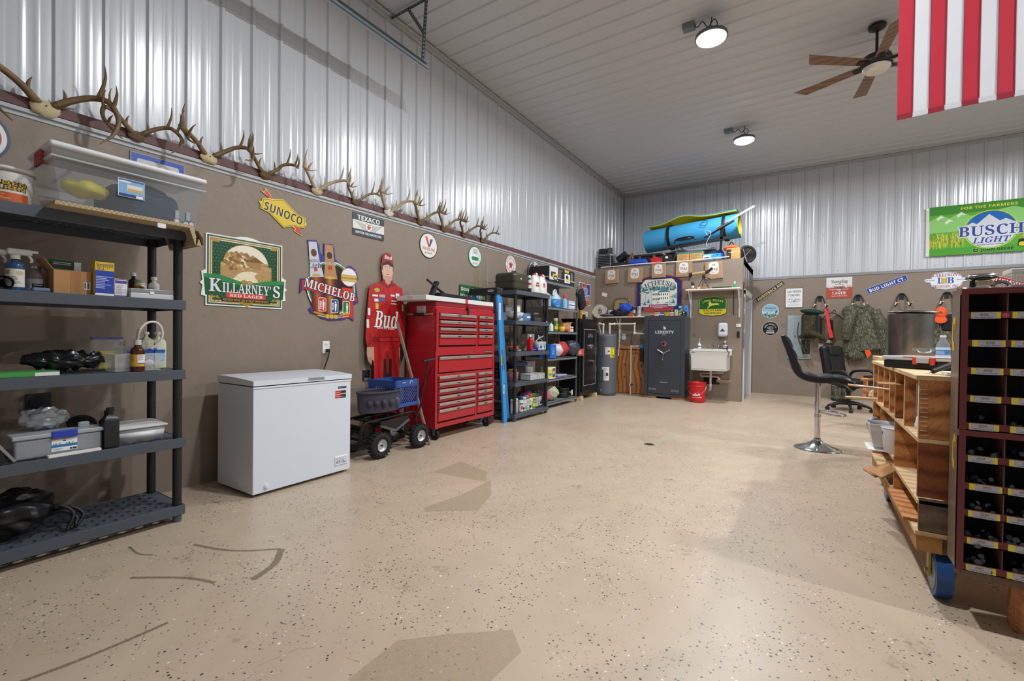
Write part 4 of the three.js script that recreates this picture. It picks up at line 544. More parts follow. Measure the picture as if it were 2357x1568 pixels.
// ---------- antlers on the maroon board ----------
const HORN = M('#8d7657', 0.55, 0, { map: dataTex(128, (u, v) => { const n = 214 + 55 * tileNoise(u, v, 10, 2) + 30 * tileNoise(u, v, 40, 5); return [n, n * 0.96, n * 0.88]; }) }), HORNP = M('#b3a184', 0.55), BONE = M('#cdbb94', 0.75), BONED = M('#6b5136', 0.8), BONEW = M('#d8d2c4', 0.75);
const HORN2 = M('#a08c6e', 0.5, 0, { map: HORN.map });
function antler(k, s, lift, seed) {
  srnd(seed); const j = () => rr(0.9, 1.1);
  const d = Math.max(0, 0.6 - lift), P = [[0.015, 0.02, 0.032], [0.04, 0.06, 0.085 * j()], [0.075, 0.1, 0.15 * j()], [0.125, 0.105 - 0.03 * d, 0.205 * j()], [0.175, 0.075 - 0.13 * d, 0.225 * j()], [0.21, 0.045 - 0.25 * d, 0.2], [0.225, 0.045 - 0.36 * d, 0.145]].map((p, i) => [p[0] * s, (p[1] + lift * [0, 0.015, 0.035, 0.05, 0.055, 0.07, 0.1][i]) * s, p[2] * k * s]);
  const g = [taper(P, [0.019 * s, 0.0155 * s, 0.0145 * s, 0.0135 * s, 0.0115 * s, 0.008 * s, 0.003], 34, 9), tr(sp(0.021 * s, 0, 0, 0, 1, 0.8, 1, 10), ...P[0])];
  const tine = (i, f, dx, dy, dz, L) => { const a = P[i].map((q, n) => q + (P[i + 1][n] - q) * f), c = (t, b) => [a[0] + dx * L * t, a[1] + dy * L * t, a[2] + k * (dz * L * t + b * L)]; g.push(taper([a, c(0.35, 0.05), c(0.7, 0.05), c(1, -0.03)], [0.0105 * s, 0.009 * s, 0.0062 * s, 0.0016], 14, 8)); };
  tine(0, 0.7, 0.2, 0.95, -0.15, rr(0.06, 0.09) * s); tine(2, 0.3, 0.25, 0.95, 0.12, rr(0.13, 0.19) * s); tine(3, 0.4, 0.35, 0.9, 0.05, rr(0.12, 0.17) * s); if (rnd() > 0.3) tine(4, 0.6, 0.5, 0.75, -0.2, rr(0.07, 0.12) * s);
  return g;
}
const antlerSpots = [   // z along the wall, scale, lift, skull, words
  [-0.785, 1.25, 0.0, BONE, HORN, 'big heavy deer antlers at far left above the clear tote'], [-1.235, 0.92, 0.1, BONED, HORN, 'dark-skulled deer antlers above the tote lid'], [-1.69, 1.08, 0.35, BONE, HORN, 'pale-skulled deer antlers above the green lager sign'], [-2.13, 0.92, 0.6, BONED, HORN, 'narrow deer antlers above the yellow diamond sign'], [-2.62, 1.02, 0.6, BONE, HORNP, 'wide deer antlers right of the yellow diamond sign'], [-3.06, 0.82, 0.8, BONED, HORN2, 'small deer antlers over the left corner of winged-star sign'],
  [-3.5, 1.12, 0.7, BONEW, HORNP, 'white-skulled deer antlers right of the winged-star sign'], [-4.0, 1.05, 0.9, BONED, HORN2, 'deer antlers above the round V motor oil sign, left of two'], [-4.42, 1.0, 1.0, BONED, HORN2, 'deer antlers just right of the round V motor oil sign'], [-4.82, 0.95, 1.0, BONED, HORN, 'second deer antlers from the right end of the row'], [-5.24, 0.85, 1.1, BONED, HORN, 'rightmost deer antlers of the row, by the fishing rods']];
antlerSpots.forEach(([z, s, lift, bone, horn, words], i) => {
  const t = thing('antler_rack', words, 'antlers', [XL + 0.012, 2.535, z], 0, 'antler racks along the wall');
  const sk = part('skull_plate', lumpy(sp(0.05 * s, 0.012, -0.005, 0, 0.42, 0.75, 1.15, 18), 0.012, 30, i), bone, t); part('nail', cyx(0.004, 0.006, 0.034 * s, 0.006, 0, 8), BLACK, sk);
  for (const k of [-1, 1]) part('antler', antler(k, s, lift, 100 + i * 7 + k), horn, t);
});
// ---------- plastic shelving ----------
const SHELFP = M('#4b535d', 0.5), POSTP = M('#17181a', 0.55);
function holedDeck(dx, dz) {
  const s = shape([[-dx / 2, -dz / 2], [dx / 2, -dz / 2], [dx / 2, dz / 2], [-dx / 2, dz / 2]]);
  const nx = Math.floor((dx - 0.06) / 0.043), nz = Math.floor((dz - 0.08) / 0.082);
  for (let i = 0; i < nx; i++) for (let j = 0; j < nz - (i % 2); j++) {
    const x = -((nx - 1) * 0.043) / 2 + i * 0.043, z = -((nz - 1) * 0.082) / 2 + (j + (i % 2) * 0.5) * 0.082, h = new THREE.Path(), e = new THREE.Path();
    [[-0.017, -0.01], [-0.017, 0.01], [0, 0.024], [0.017, 0.01], [0.017, -0.01], [0, -0.024]].forEach((p, q) => (q ? h.lineTo(x + p[0], z + p[1]) : h.moveTo(x + p[0], z + p[1]))); h.closePath(); s.holes.push(h);
    for (let q = 0; q < 8; q++) { const a = (-q / 8) * 6.2832, X = x + Math.cos(a) * 0.006, Z = z + 0.041 + Math.sin(a) * 0.011; if (Z + 0.012 > dz / 2 - 0.02) break; q ? e.lineTo(X, Z) : e.moveTo(X, Z); } if (e.curves.length > 6) { e.closePath(); s.holes.push(e); }
  }
  const g = ext(s, 0.012); g.rotateX(Q); return g;   // shape (x, y) to (x, z), top at 0
}
function plasticShelf(label, x0, x1, z0, z1, tops) {
  const t = thing('plastic_shelving', label, 'shelving', [(x0 + x1) / 2, 0, (z0 + z1) / 2], 0), dx = x1 - x0, dz = z1 - z0, g = geo([holedDeck(dx - 0.01, dz - 0.01), bb(dx / 2 - 0.006, dx / 2, -0.056, 0.003, -dz / 2, dz / 2, 0.002), bb(-dx / 2, -dx / 2 + 0.006, -0.056, 0.003, -dz / 2, dz / 2, 0.002), bb(-dx / 2, dx / 2, -0.056, 0.003, dz / 2 - 0.006, dz / 2, 0.002), bb(-dx / 2, dx / 2, -0.056, 0.003, -dz / 2, -dz / 2 + 0.006, 0.002)]);
  for (const y of tops) { const o = mesh(g, SHELFP); o.name = 'shelf'; o.position.y = y; t.add(o); }
  for (const sx of [-1, 1]) for (const sz of [-1, 1]) { const X = sx * (dx / 2 - 0.032), Z = sz * (dz / 2 - 0.032); part('post', cy(0.024, 0.024, tops[tops.length - 1] - tops[0] - 0.01, X, (tops[0] + tops[tops.length - 1]) / 2 - 0.002, Z, 16), POSTP, t); part('foot', cy(0.026, 0.024, tops[0] - 0.05, X, (tops[0] - 0.05) / 2, Z, 12), SHELFP, t); }
  return t;
}
const topsA = [0.101, 0.52, 0.943, 1.373, 1.802];
plasticShelf('large dark grey plastic shelving nearest the camera', -3.71, -3.25, -1.276, -0.36, topsA);
const topsB = [0.1, 0.535, 0.958, 1.392, 1.808];
plasticShelf('dark plastic shelving beside the blue stepladder', -3.8, -3.34, -6.2, -5.24, topsB);
// goods on the near shelving; A(k) is the deck height
const A = (k) => topsA[k] + 0.0035;
{
  const rug = thing('braided_rug', 'folded beige braided rug under the clear tote', 'rug', [-3.3, A(4), -1.02]);
  const w = dataTex(128, (u, v) => { const n = 0.5 + 0.5 * Math.sin(u * 50) * Math.sin(v * 50); return [150 + 60 * n, 132 + 56 * n, 104 + 48 * n]; }); w.repeat.set(6, 6);
  const RUG = M('#ffffff', 0.95, 0, { map: w }), prof = [[-0.36, 0], [0.22, 0], [0.27, -0.012], [0.295, -0.05], [0.3, -0.095], [0.285, -0.1], [0.272, -0.06], [0.262, -0.1], [0.252, -0.098], [0.256, -0.05], [0.24, 0.016], [0.22, 0.016], [-0.36, 0.016]].map(([a, b]) => [a, b]);
  const g = ext(shape(prof), 0.36, 0.002); g.translate(0, 0.001, -0.18); g.rotateY(Q); part('weave', g, RUG, rug); part('tag', bb(0.182, 0.186, -0.03, -0.004, -0.1, -0.06), WHITE, rug);
  // clear tote
  const t = thing('storage_tote', 'big clear plastic tote with white lid on top shelf', 'tote', [-3.47, A(4) + 0.019, -1.03]);
  const tubG = la([[0.0001, 0], [0.23, 0], [0.25, 0.015], [0.285, 0.305]], 0, 0, 0, 4).rotateY(Q / 2).scale(1, 1, 1.76);
  part('tub', toCreasedNormals(tubG, 0.5), M('#eef2f6', 0.22, 0, { transmission: 0.9, thickness: 0, ior: 1.3 }), t);
  part('rim', [bb(-0.215, 0.215, 0.255, 0.262, 0.345, 0.358), bb(-0.215, 0.215, 0.255, 0.262, -0.358, -0.345), bb(0.2, 0.212, 0.255, 0.262, -0.355, 0.355)], FROST, t);
  part('lid', [bb(-0.22, 0.22, 0.305, 0.335, -0.365, 0.365, 0.014)], M('#dfe1e6', 0.4), t); part('latch', bb(-0.07, 0.07, 0.24, 0.318, 0.352, 0.366, 0.006), M('#a0303a', 0.5), t);
  part('print_label', qd(0.125, 0.105, 'tote', 0.194, 0.175, 0.02, Q), SHEET, t, true);
  const c2 = thing('folded_clothes', 'dark blue folded clothes inside the clear tote', 'clothes', [-3.475, A(4) + 0.024, -1.1]); part('pile', lumpy(bx(0.29, 0.2, 0.36, 0.0, 0.105, 0.0, 0.06), 0.02, 12, 4), M('#22344a', 0.85), c2); part('pile', lumpy(sp(0.1, 0.02, 0.2, -0.04, 1, 0.5, 1.1, 20), 0.02, 14, 7), M('#1c2b3a', 0.85), c2);
  const yb = thing('yellow_sheeting', 'yellow plastic sheeting in a bag inside the clear tote', 'bag', [-3.41, A(4) + 0.03, -0.84]); part('sheet', lumpy(sp(0.11, 0.02, 0.13, 0, 0.75, 0.4, 0.95, 22), 0.03, 18, 2), M('#d8c43a', 0.5), yb);
  const wheels = thing('caster_wheel_pack', 'bag of small caster wheels inside the tote corner', 'wheels', [-3.335, A(4) + 0.035, -1.285]); for (const [y, z] of [[0.035, 0.03], [0.026, -0.02], [0.03, -0.05]]) { part('wheel', cyx(0.022, 0.014, 0, y, z, 16), GREYP, wheels); part('hub', cyx(0.013, 0.016, 0, y, z, 12), WHITE, wheels); } part('bracket', [bb(-0.01, 0.01, 0.05, 0.1, 0.02, 0.04), bb(-0.01, 0.01, 0.05, 0.1, -0.04, -0.02)], GALV, wheels);
  const gb = thing('feed_bucket', 'white plastic bucket with gold and orange label, top shelf', 'bucket', [-3.5, A(4), -0.56]); part('pail', la([[0.0001, 0], [0.085, 0], [0.098, 0.175], [0.098, 0.18], [0.0001, 0.18]]), WHITE, gb); part('lid', la([[0.0001, 0.181], [0.104, 0.181], [0.106, 0.2], [0.1, 0.206], [0.0001, 0.2]]), WHITE, gb); part('label', wrap(0.0945, 0.13, 'orange_bucket', 0, 0.085, 0, 1.2, 2.2), SHEET, gb, true);
}
{ // second shelf from the top
  const y = A(3), sprayer = (label, at, body, cell) => { const t = bottle('spray_bottle', label, 'spray bottle', at, { r: 0.036, h: 0.15, neck: [0.014, 0.015], mat: body, label: [cell, 0.02, 0.11] }); part('collar', cy(0.018, 0.018, 0.022, 0, 0.172, 0), WHITE, t); const h = part('trigger_head', [bb(-0.014, 0.014, 0.183, 0.215, -0.06, 0.03, 0.008), bx(0.02, 0.012, 0.03, 0, 0.205, -0.065)], M('#d4d4d2', 0.5), t); part('trigger', tube([[0, 0.188, -0.045], [0, 0.165, -0.058], [0, 0.15, -0.055]], 0.006), WHITE, h); return t; };
  sprayer('blue-filled spray bottle with stained paper label', [-3.36, y, -0.566], M('#2a4a6c', 0.2), 'sprayer'); sprayer('spray bottle at the left picture edge on shelf', [-3.46, y, -0.49], M('#9aa4ac', 0.25), 'spraywhite');
  bottle('vaccine_bottle', 'clear medicine bottle with red residue beside spray bottle', 'bottle', [-3.45, y, -0.655], { r: 0.033, h: 0.12, neck: [0.02, 0.012], cap: [0.022, 0.014], capMat: STEEL, mat: M('#c8b4b4', 0.1, 0, { transmission: 0.6, thickness: 0 }), label: ['serum', 0.015, 0.075] });
  solo('plastic_funnel', 'black plastic funnel lying on shelf by the spray bottle', 'funnel', rot(la([[0.034, 0], [0.036, 0.004], [0.012, 0.05], [0.008, 0.08]]), 0, 0, 1.2), BLACK, [-3.31, y + 0.036, -0.52]);
  solo('blister_tray', 'flat clear blue blister tray on shelf edge', 'tray', [bx(0.06, 0.022, 0.066, 0, 0.011, 0, 0.008)], M('#9fb2cc', 0.15, 0, { transmission: 0.6, thickness: 0 }), [-3.31, y, -0.645]);
  const cb = thing('cardboard_box', 'open brown cardboard box with taped side', 'box', [-3.415, y, -0.776]); part('walls', [bb(0.078, 0.081, 0, 0.127, -0.076, 0.076), bb(-0.081, -0.078, 0, 0.127, -0.076, 0.076), bb(-0.08, 0.08, 0, 0.127, 0.073, 0.076), bb(-0.08, 0.08, 0, 0.127, -0.076, -0.073), bb(-0.08, 0.08, 0, 0.003, -0.076, 0.076)], CARD, cb); part('flap', beam([0, 0.127, 0.075], [0, 0.185, 0.115], 0.15, 0.003), CARD, cb); part('flap', beam([0, 0.127, -0.075], [0, 0.122, -0.1], 0.15, 0.003), CARD, cb); part('tape', bb(0.0812, 0.0818, 0, 0.125, -0.03, 0.01), M('#a87848', 0.35), cb); part('label', qd(0.026, 0.04, 'barcode', 0.0822, 0.05, -0.057, Q), SHEET, cb, true);
  carton('retail_box', 'green and black boxed goods standing inside cardboard box', 'box', [-3.42, y + 0.004, -0.765], [0.03, 0.185, 0.125], M('#3f9a3a', 0.5), 'green_box', { turn: 0.05 });
  carton('medicine_box', 'tall blue and yellow medicine carton', 'box', [-3.33, y, -0.897], [0.07, 0.188, 0.084], M('#d8b430', 0.55), 'blue_yellow'); carton('medicine_box', 'small white and purple medicine carton', 'box', [-3.33, y, -0.972], [0.05, 0.104, 0.058], M('#e6e4ea', 0.55), 'purple_white');
  const ct = thing('organizer_case', 'low clear plastic case with small bottles behind it', 'case', [-3.32, y, -1.121]); part('case_body', bx(0.08, 0.03, 0.225, 0, 0.015, 0, 0.003), M('#cfd2d4', 0.25), ct); part('case_lid', bx(0.08, 0.024, 0.225, 0, 0.043, 0, 0.003), M('#b9bdc0', 0.15, 0, { transmission: 0.5, thickness: 0 }), ct); part('clasp', bx(0.005, 0.016, 0.02, 0.041, 0.034, 0.01), WHITE, ct);
  bottle('dark_bottle', 'dark brown bottle with white cap behind the clear case', 'bottle', [-3.5, y, -1.09], { r: 0.024, h: 0.13, cap: [0.014, 0.022], mat: M('#2a2522', 0.3) }); bottle('supplement_jar', 'clear lidded jar with yellow label behind clear case', 'jar', [-3.44, y, -1.105], { r: 0.03, h: 0.1, neck: [0.027, 0.006], shoulder: 0.008, cap: [0.03, 0.014], capMat: M('#a8a494', 0.4), mat: M('#d8d4c8', 0.3), label: ['yellow_jar', 0.02, 0.085] }); bottle('amber_vial', 'small amber bottle in front of the yellow-label jar', 'bottle', [-3.4, y, -1.1], { r: 0.022, h: 0.07, neck: [0.009, 0.01], cap: [0.01, 0.008], mat: M('#5a3018', 0.15) }); bottle('pill_bottle', 'white bottle with red band label behind clear case', 'bottle', [-3.45, y, -1.178], { r: 0.028, h: 0.115, cap: [0.016, 0.02], mat: WHITE, label: ['redband', 0.02, 0.085] });
}
{ // middle shelf
  const y = A(2); const gb = thing('green_book', 'flat green boxed catalogue lying on middle shelf', 'book', [-3.33, y, -0.6], 0.06); part('pages', bx(0.12, 0.02, 0.215, 0, 0.011, 0), WHITE, gb); part('cover', [bx(0.124, 0.003, 0.218, 0, 0.0225, 0), bx(0.003, 0.023, 0.13, 0.062, 0.0125, 0.05)], M('#3f9a48', 0.45), gb);
  solo('trash_bag', 'crumpled black plastic bag lying on middle shelf', 'bag', [sit(sp(0.15, 0, 0.05, 0, 0.75, 0.3, 1.1, 60), 0.05, 26, 3)], M('#1a1b1e', 0.28), [-3.48, y, -0.78]);
  const zb = thing('zip_bag', 'zip bag holding a yellow packet on middle shelf', 'bag', [-3.52, y, -0.97], 0.1); part('film', lumpy(bx(0.05, 0.19, 0.15, 0, 0.1, 0, 0.02), 0.012, 20, 5), CLEARP, zb); part('zip_strip', bx(0.012, 0.014, 0.155, 0, 0.19, 0), M('#3a3f9a', 0.4), zb); part('packet', lumpy(bx(0.028, 0.11, 0.1, 0, 0.062, 0, 0.01), 0.006, 30, 2), M('#c8b428', 0.4), zb);
  const tub = thing('clear_tub', 'open clear plastic tub holding supplies', 'tub', [-3.4, y, -1.06]); part('walls', [bb(0.075, 0.078, 0, 0.1, -0.11, 0.11), bb(-0.078, -0.075, 0, 0.1, -0.11, 0.11), bb(-0.078, 0.078, 0, 0.1, 0.107, 0.11), bb(-0.078, 0.078, 0, 0.1, -0.11, -0.107), bb(-0.078, 0.078, 0, 0.003, -0.11, 0.11), tube([[0.08, 0.1, 0.112], [0.08, 0.1, -0.112], [-0.08, 0.1, -0.112], [-0.08, 0.1, 0.112]], 0.003, 40, 6, true)], CLEARP, tub);
  solo('white_wipes', 'crumpled white wipes inside the clear tub', 'wipes', lumpy(sp(0.05, 0, 0.035, 0, 1, 0.6, 1, 18), 0.02, 24, 9), M('#d8d8dc', 0.8), [-3.41, y + 0.006, -1.115]); solo('blue_brush', 'blue plastic handle lying across the clear tub', 'brush', bar([0, 0, 0.05], [0.02, 0.012, -0.09], 0.009, 10), M('#2f55c0', 0.4), [-3.4, y + 0.112, -1.08]);
  const ab = bottle('amber_bottle', 'amber medicine bottle with yellow label and clear hose', 'bottle', [-3.3, y, -1.048], { r: 0.035, h: 0.145, neck: [0.016, 0.012], cap: [0.019, 0.03], capMat: M('#c4c2bc', 0.4), mat: M('#4a2410', 0.12), label: ['amber', 0.03, 0.1] });
  part('hose', tube([[0, 0.185, 0], [0.0, 0.24, -0.01], [0, 0.285, -0.045], [0, 0.29, -0.09], [0, 0.25, -0.12], [0, 0.18, -0.115], [-0.01, 0.13, -0.07]], 0.007, 40), M('#d8d8d0', 0.3), ab); { const s = []; for (let i = 0; i < 9; i++) s.push(rot(tor(0.0085, 0.0015, 0, 0, 0, 10), Q)); s.forEach((g, i) => tr(g, 0, 0.19 + i * 0.007, -0.001 * i)); part('spring', s, STEEL, ab); }
  for (const [z, w, l] of [[-1.155, 0.045, 'pale twin-neck chemical jug left behind the clear tub'], [-1.215, 0.05, 'pale chemical jug with blue label at shelf end']]) { const t = bottle('chemical_jug', l, 'jug', [-3.5, y, z], { r: 0.058, h: 0.2, neck: [0.014, 0.018], cap: [0.016, 0.016], mat: M('#d4d8b8', 0.35), square: [1, 0.8], label: ['jugblue', 0.05, 0.12, 0.055] }); }
  solo('cup', 'clear plastic measuring cup behind the zip bag', 'cup', la([[0.0001, 0], [0.04, 0], [0.05, 0.14], [0.054, 0.14], [0.0001, 0.136]]), FROST, [-3.6, y, -1.08]);
}
{ // fourth shelf
  const y = A(1); const t = thing('storage_case', 'low clear latch-lid case with white and blue label', 'case', [-3.42, y, -0.72]); part('case_body', bx(0.24, 0.1, 0.34, 0, 0.05, 0, 0.012), M('#c9d2d8', 0.22, 0, { transmission: 0.55, thickness: 0 }), t); part('case_lid', bx(0.256, 0.022, 0.355, 0, 0.112, 0, 0.006), M('#c2c8cc', 0.3, 0, { transmission: 0.3, thickness: 0 }), t); const cl = part('latch', bx(0.014, 0.038, 0.1, 0.128, 0.112, -0.015, 0.004), M('#2540b0', 0.35), t); void cl; part('label', qd(0.1, 0.06, 'case15', 0.1215, 0.052, -0.015, Q), SHEET, t, true); part('contents', lumpy(bx(0.16, 0.05, 0.24, -0.01, 0.035, 0, 0.01), 0.01, 16, 6), M('#b8b4ac', 0.7), t);
  solo('clear_plastic_bag', 'crumpled clear plastic bag of white tubing on case', 'bag', [sit(sp(0.085, 0, 0.05, 0, 1, 0.6, 1.1, 44), 0.035, 36, 8)], M('#d6dade', 0.2, 0, { transmission: 0.35, thickness: 0 }), [-3.46, y + 0.12, -0.69]);
  const sd = thing('sanding_disc', 'black round disc pad with clear knob lying on case', 'disc', [-3.45, y + 0.125, -0.84]); part('pad', rot(la([[0.0001, 0], [0.062, 0], [0.066, 0.012], [0.05, 0.03], [0.0001, 0.034]]), 0, 0, -0.55), M('#1c1c1f', 0.35), sd); part('knob', bx(0.03, 0.03, 0.045, 0.075, 0.012, 0.01, 0.008), FROST, sd);
  solo('clear_plastic_bag', 'crumpled clear plastic wrap behind the black disc', 'bag', sit(sp(0.06, 0, 0.05, 0, 0.8, 0.75, 1.2, 34), 0.03, 38, 4), M('#cfd3d6', 0.2, 0, { transmission: 0.5, thickness: 0 }), [-3.61, y, -0.9]);
  bottle('chemical_bottle', 'black plastic chemical bottle standing beside clear case', 'bottle', [-3.31, y, -0.926], { r: 0.046, h: 0.185, neck: [0.016, 0.018], cap: [0.018, 0.022], capMat: BLACK, mat: M('#191a1c', 0.4), square: [1, 1] }); bottle('chemical_bottle', 'dark bottle with paper label half hidden behind black bottle', 'bottle', [-3.4, y, -0.94], { r: 0.04, h: 0.16, cap: [0.016, 0.02], capMat: BLACK, mat: M('#222428', 0.4), label: ['warn', 0.03, 0.12] });
  const wc = thing('lidded_container', 'white rectangular lidded food container on shelf', 'container', [-3.43, y, -1.08], -0.04); part('tub', la([[0.0001, 0], [0.15, 0], [0.165, 0.085], [0.0001, 0.085]], 0, 0, 0, 4).rotateY(Q / 2).scale(1.02, 1, 0.98), M('#e4e6ea', 0.4), wc); part('lid', [bx(0.262, 0.014, 0.252, 0, 0.09, 0, 0.006), bx(0.23, 0.006, 0.22, 0, 0.099, 0, 0.003)], M('#d4d4d2', 0.45), wc);
  solo('paper_pad', 'thin stack of white papers in front of clear case', 'paper', bx(0.03, 0.012, 0.21, 0, 0.006, 0), WHITE, [-3.272, y, -0.77], 0.03); { const t2 = thing('leaning_panel', 'black panel with pale grey edge leaning at the shelf front', 'panel', [-3.275, y, -0.49]); part('board', rot(bx(0.012, 0.15, 0.11, 0, 0.075, 0.02), 0.3), BLACK, t2); part('edge', beam([0, 0.155, 0.03], [0, 0.008, -0.06], 0.018, 0.012), M('#8c8c88', 0.5), t2); }
  const bag = thing('duffel_bag', 'black leather-look duffel bag on the lowest shelf', 'bag', [-3.45, A(0), -0.585]); part('body', sit(sp(0.165, 0, 0.1, 0, 0.8, 0.66, 0.85, 48), 0.055, 15, 6), M('#17181b', 0.38), bag); for (const [a, b, c] of [[0.08, 0.05, -0.16], [0.1, 0.09, -0.14], [0.06, 0.06, -0.19]]) part('strap', tube([[a - 0.04, b + 0.03, c + 0.06], [a, b + 0.05, c], [a + 0.03, b, c - 0.05], [a + 0.05, 0.012, c - 0.02]], 0.009, 20), BLACK, bag); part('buckle', bx(0.02, 0.03, 0.014, 0.13, 0.02, -0.2, 0.004), BLACKG, bag);
}
// sockets on the left wall
{ const t = thing('wall_outlet', 'white wall outlet above the chest freezer with plug', 'outlet', [XL, 1.048, -2.74]); part('plate', bx(0.008, 0.122, 0.078, 0.004, 0, 0, 0.003), WHITEG, t); for (const y of [0.028, -0.028]) part('receptacle', bx(0.004, 0.03, 0.03, 0.009, y, 0, 0.003), WHITE, t); part('slot', [bx(0.003, 0.01, 0.003, 0.0106, 0.03, 0.007), bx(0.003, 0.01, 0.003, 0.0106, 0.03, -0.007)], BLACK, t);
  
  const b = thing('open_junction_box', 'small open wall box with loose wires beside the standee', 'junction box', [XL, 0.742, -3.23]); part('back_plate', bx(0.006, 0.11, 0.1, 0.003, 0, 0), M('#3a3a3c', 0.4, 0.5), b); part('wires', [tube([[0.006, -0.04, 0.03], [0.02, 0.01, 0], [0.012, 0.03, -0.03]], 0.004), tube([[0.006, -0.02, 0.04], [0.025, 0, 0.01], [0.01, -0.03, -0.03]], 0.004)], BLACK, b); part('film', bx(0.002, 0.03, 0.08, 0.012, -0.04, 0), M('#a8a8a8', 0.2, 0.6), b);
  const d = thing('dark_outlet', 'dark square outlet box on wall behind the shelving', 'outlet', [XL, 0.75, -0.76]); part('plate', bx(0.02, 0.09, 0.11, 0.01, 0, 0, 0.004), M('#2a2724', 0.6), d); part('socket', cyx(0.032, 0.01, 0.024, 0, 0.01), BLACK, d); }
// ---------- chest freezer ----------
{
  const t = thing('chest_freezer', 'white chest freezer standing against brown wall', 'freezer', [-3.55, 0, -2.122]), FW = M('#dde3ee', 0.3, 0, { clearcoat: 0.3, clearcoatRoughness: 0.2 });
  part('cabinet', [bb(-0.255, 0.258, 0.022, 0.792, -0.411, 0.411, 0.006)], FW, t); part('top_band', bb(-0.255, 0.263, 0.778, 0.792, -0.414, 0.414, 0.003), FW, t); part('gasket', bb(-0.25, 0.25, 0.792, 0.802, -0.405, 0.405), BLACK, t);
  const lp = []; for (let i = 0; i <= 14; i++) { const a = i / 14; lp.push([-0.258 + 0.523 * a, 0.838 + 0.018 * Math.sin(Math.PI * Math.min(1, a * 0.62 + 0.38)) - 0.004]); } const s = shape([[-0.258, 0.802], ...lp, [0.265, 0.802]]), g = ext(s, 0.826, 0.002); g.translate(0, 0, -0.413); const lid = part('lid', g, FW, t); part('handle', [bx(0.008, 0.026, 0.15, 0.267, 0.823, -0.08, 0.004)], M('#b8bfcc', 0.4), lid); part('handle_recess', bx(0.004, 0.014, 0.128, 0.2715, 0.824, -0.08), M('#8c93a4', 0.4), lid);
  part('nameplate', qd(0.082, 0.017, 'nameplate', 0.2595, 0.73, -0.325, Q), SHEET, t, true); part('sticker', qd(0.104, 0.062, 'garage', 0.2595, 0.672, -0.31, Q), SHEET, t, true);
  const cp = part('control_panel', bx(0.01, 0.075, 0.125, 0.259, 0.115, -0.32, 0.004), M('#e8ecf4', 0.3), t); part('recess', bx(0.004, 0.05, 0.108, 0.263, 0.117, -0.32), M('#c8ccd8', 0.4), cp); part('dial', [cyx(0.016, 0.012, 0.268, 0.118, -0.35, 18), bx(0.012, 0.034, 0.006, 0.273, 0.118, -0.35)], WHITE, cp); part('indicator', sp(0.005, 0.265, 0.105, -0.275), M('#1f5a3a', 0.3), cp); part('indicator', sp(0.005, 0.265, 0.11, -0.3), M('#2a3ac0', 0.3), cp);
  part('drain_plug', [cyx(0.017, 0.012, 0.262, 0.065, 0.315, 18), cyx(0.01, 0.006, 0.27, 0.065, 0.315, 14)], M('#e4e8f0', 0.4), t); const cord = part('power_cord', tube([[0.045, 1.0, -0.006], [0.04, 0.95, 0], [0.035, 0.88, 0.025], [0.04, 0.8, 0.05], [0.04, 0.6, 0.06]], 0.006, 30).translate(XL + 3.55, 0, -0.618), BLACK, t); part('plug', bx(0.034, 0.034, 0.03, XL + 3.58, 1.015, -0.622, 0.006), BLACK, cord); part('side_vent', tr(rot(tor(0.03, 0.002, 0, 0, 0, 20, 2), 0, 0, -1), 0.05, 0.08, 0.412), WHITE, t); for (const x of [-0.2, 0.2]) for (const z of [-0.36, 0.36]) part('foot', cy(0.018, 0.018, 0.024, x, 0.012, z, 12), BLACK, t);
}
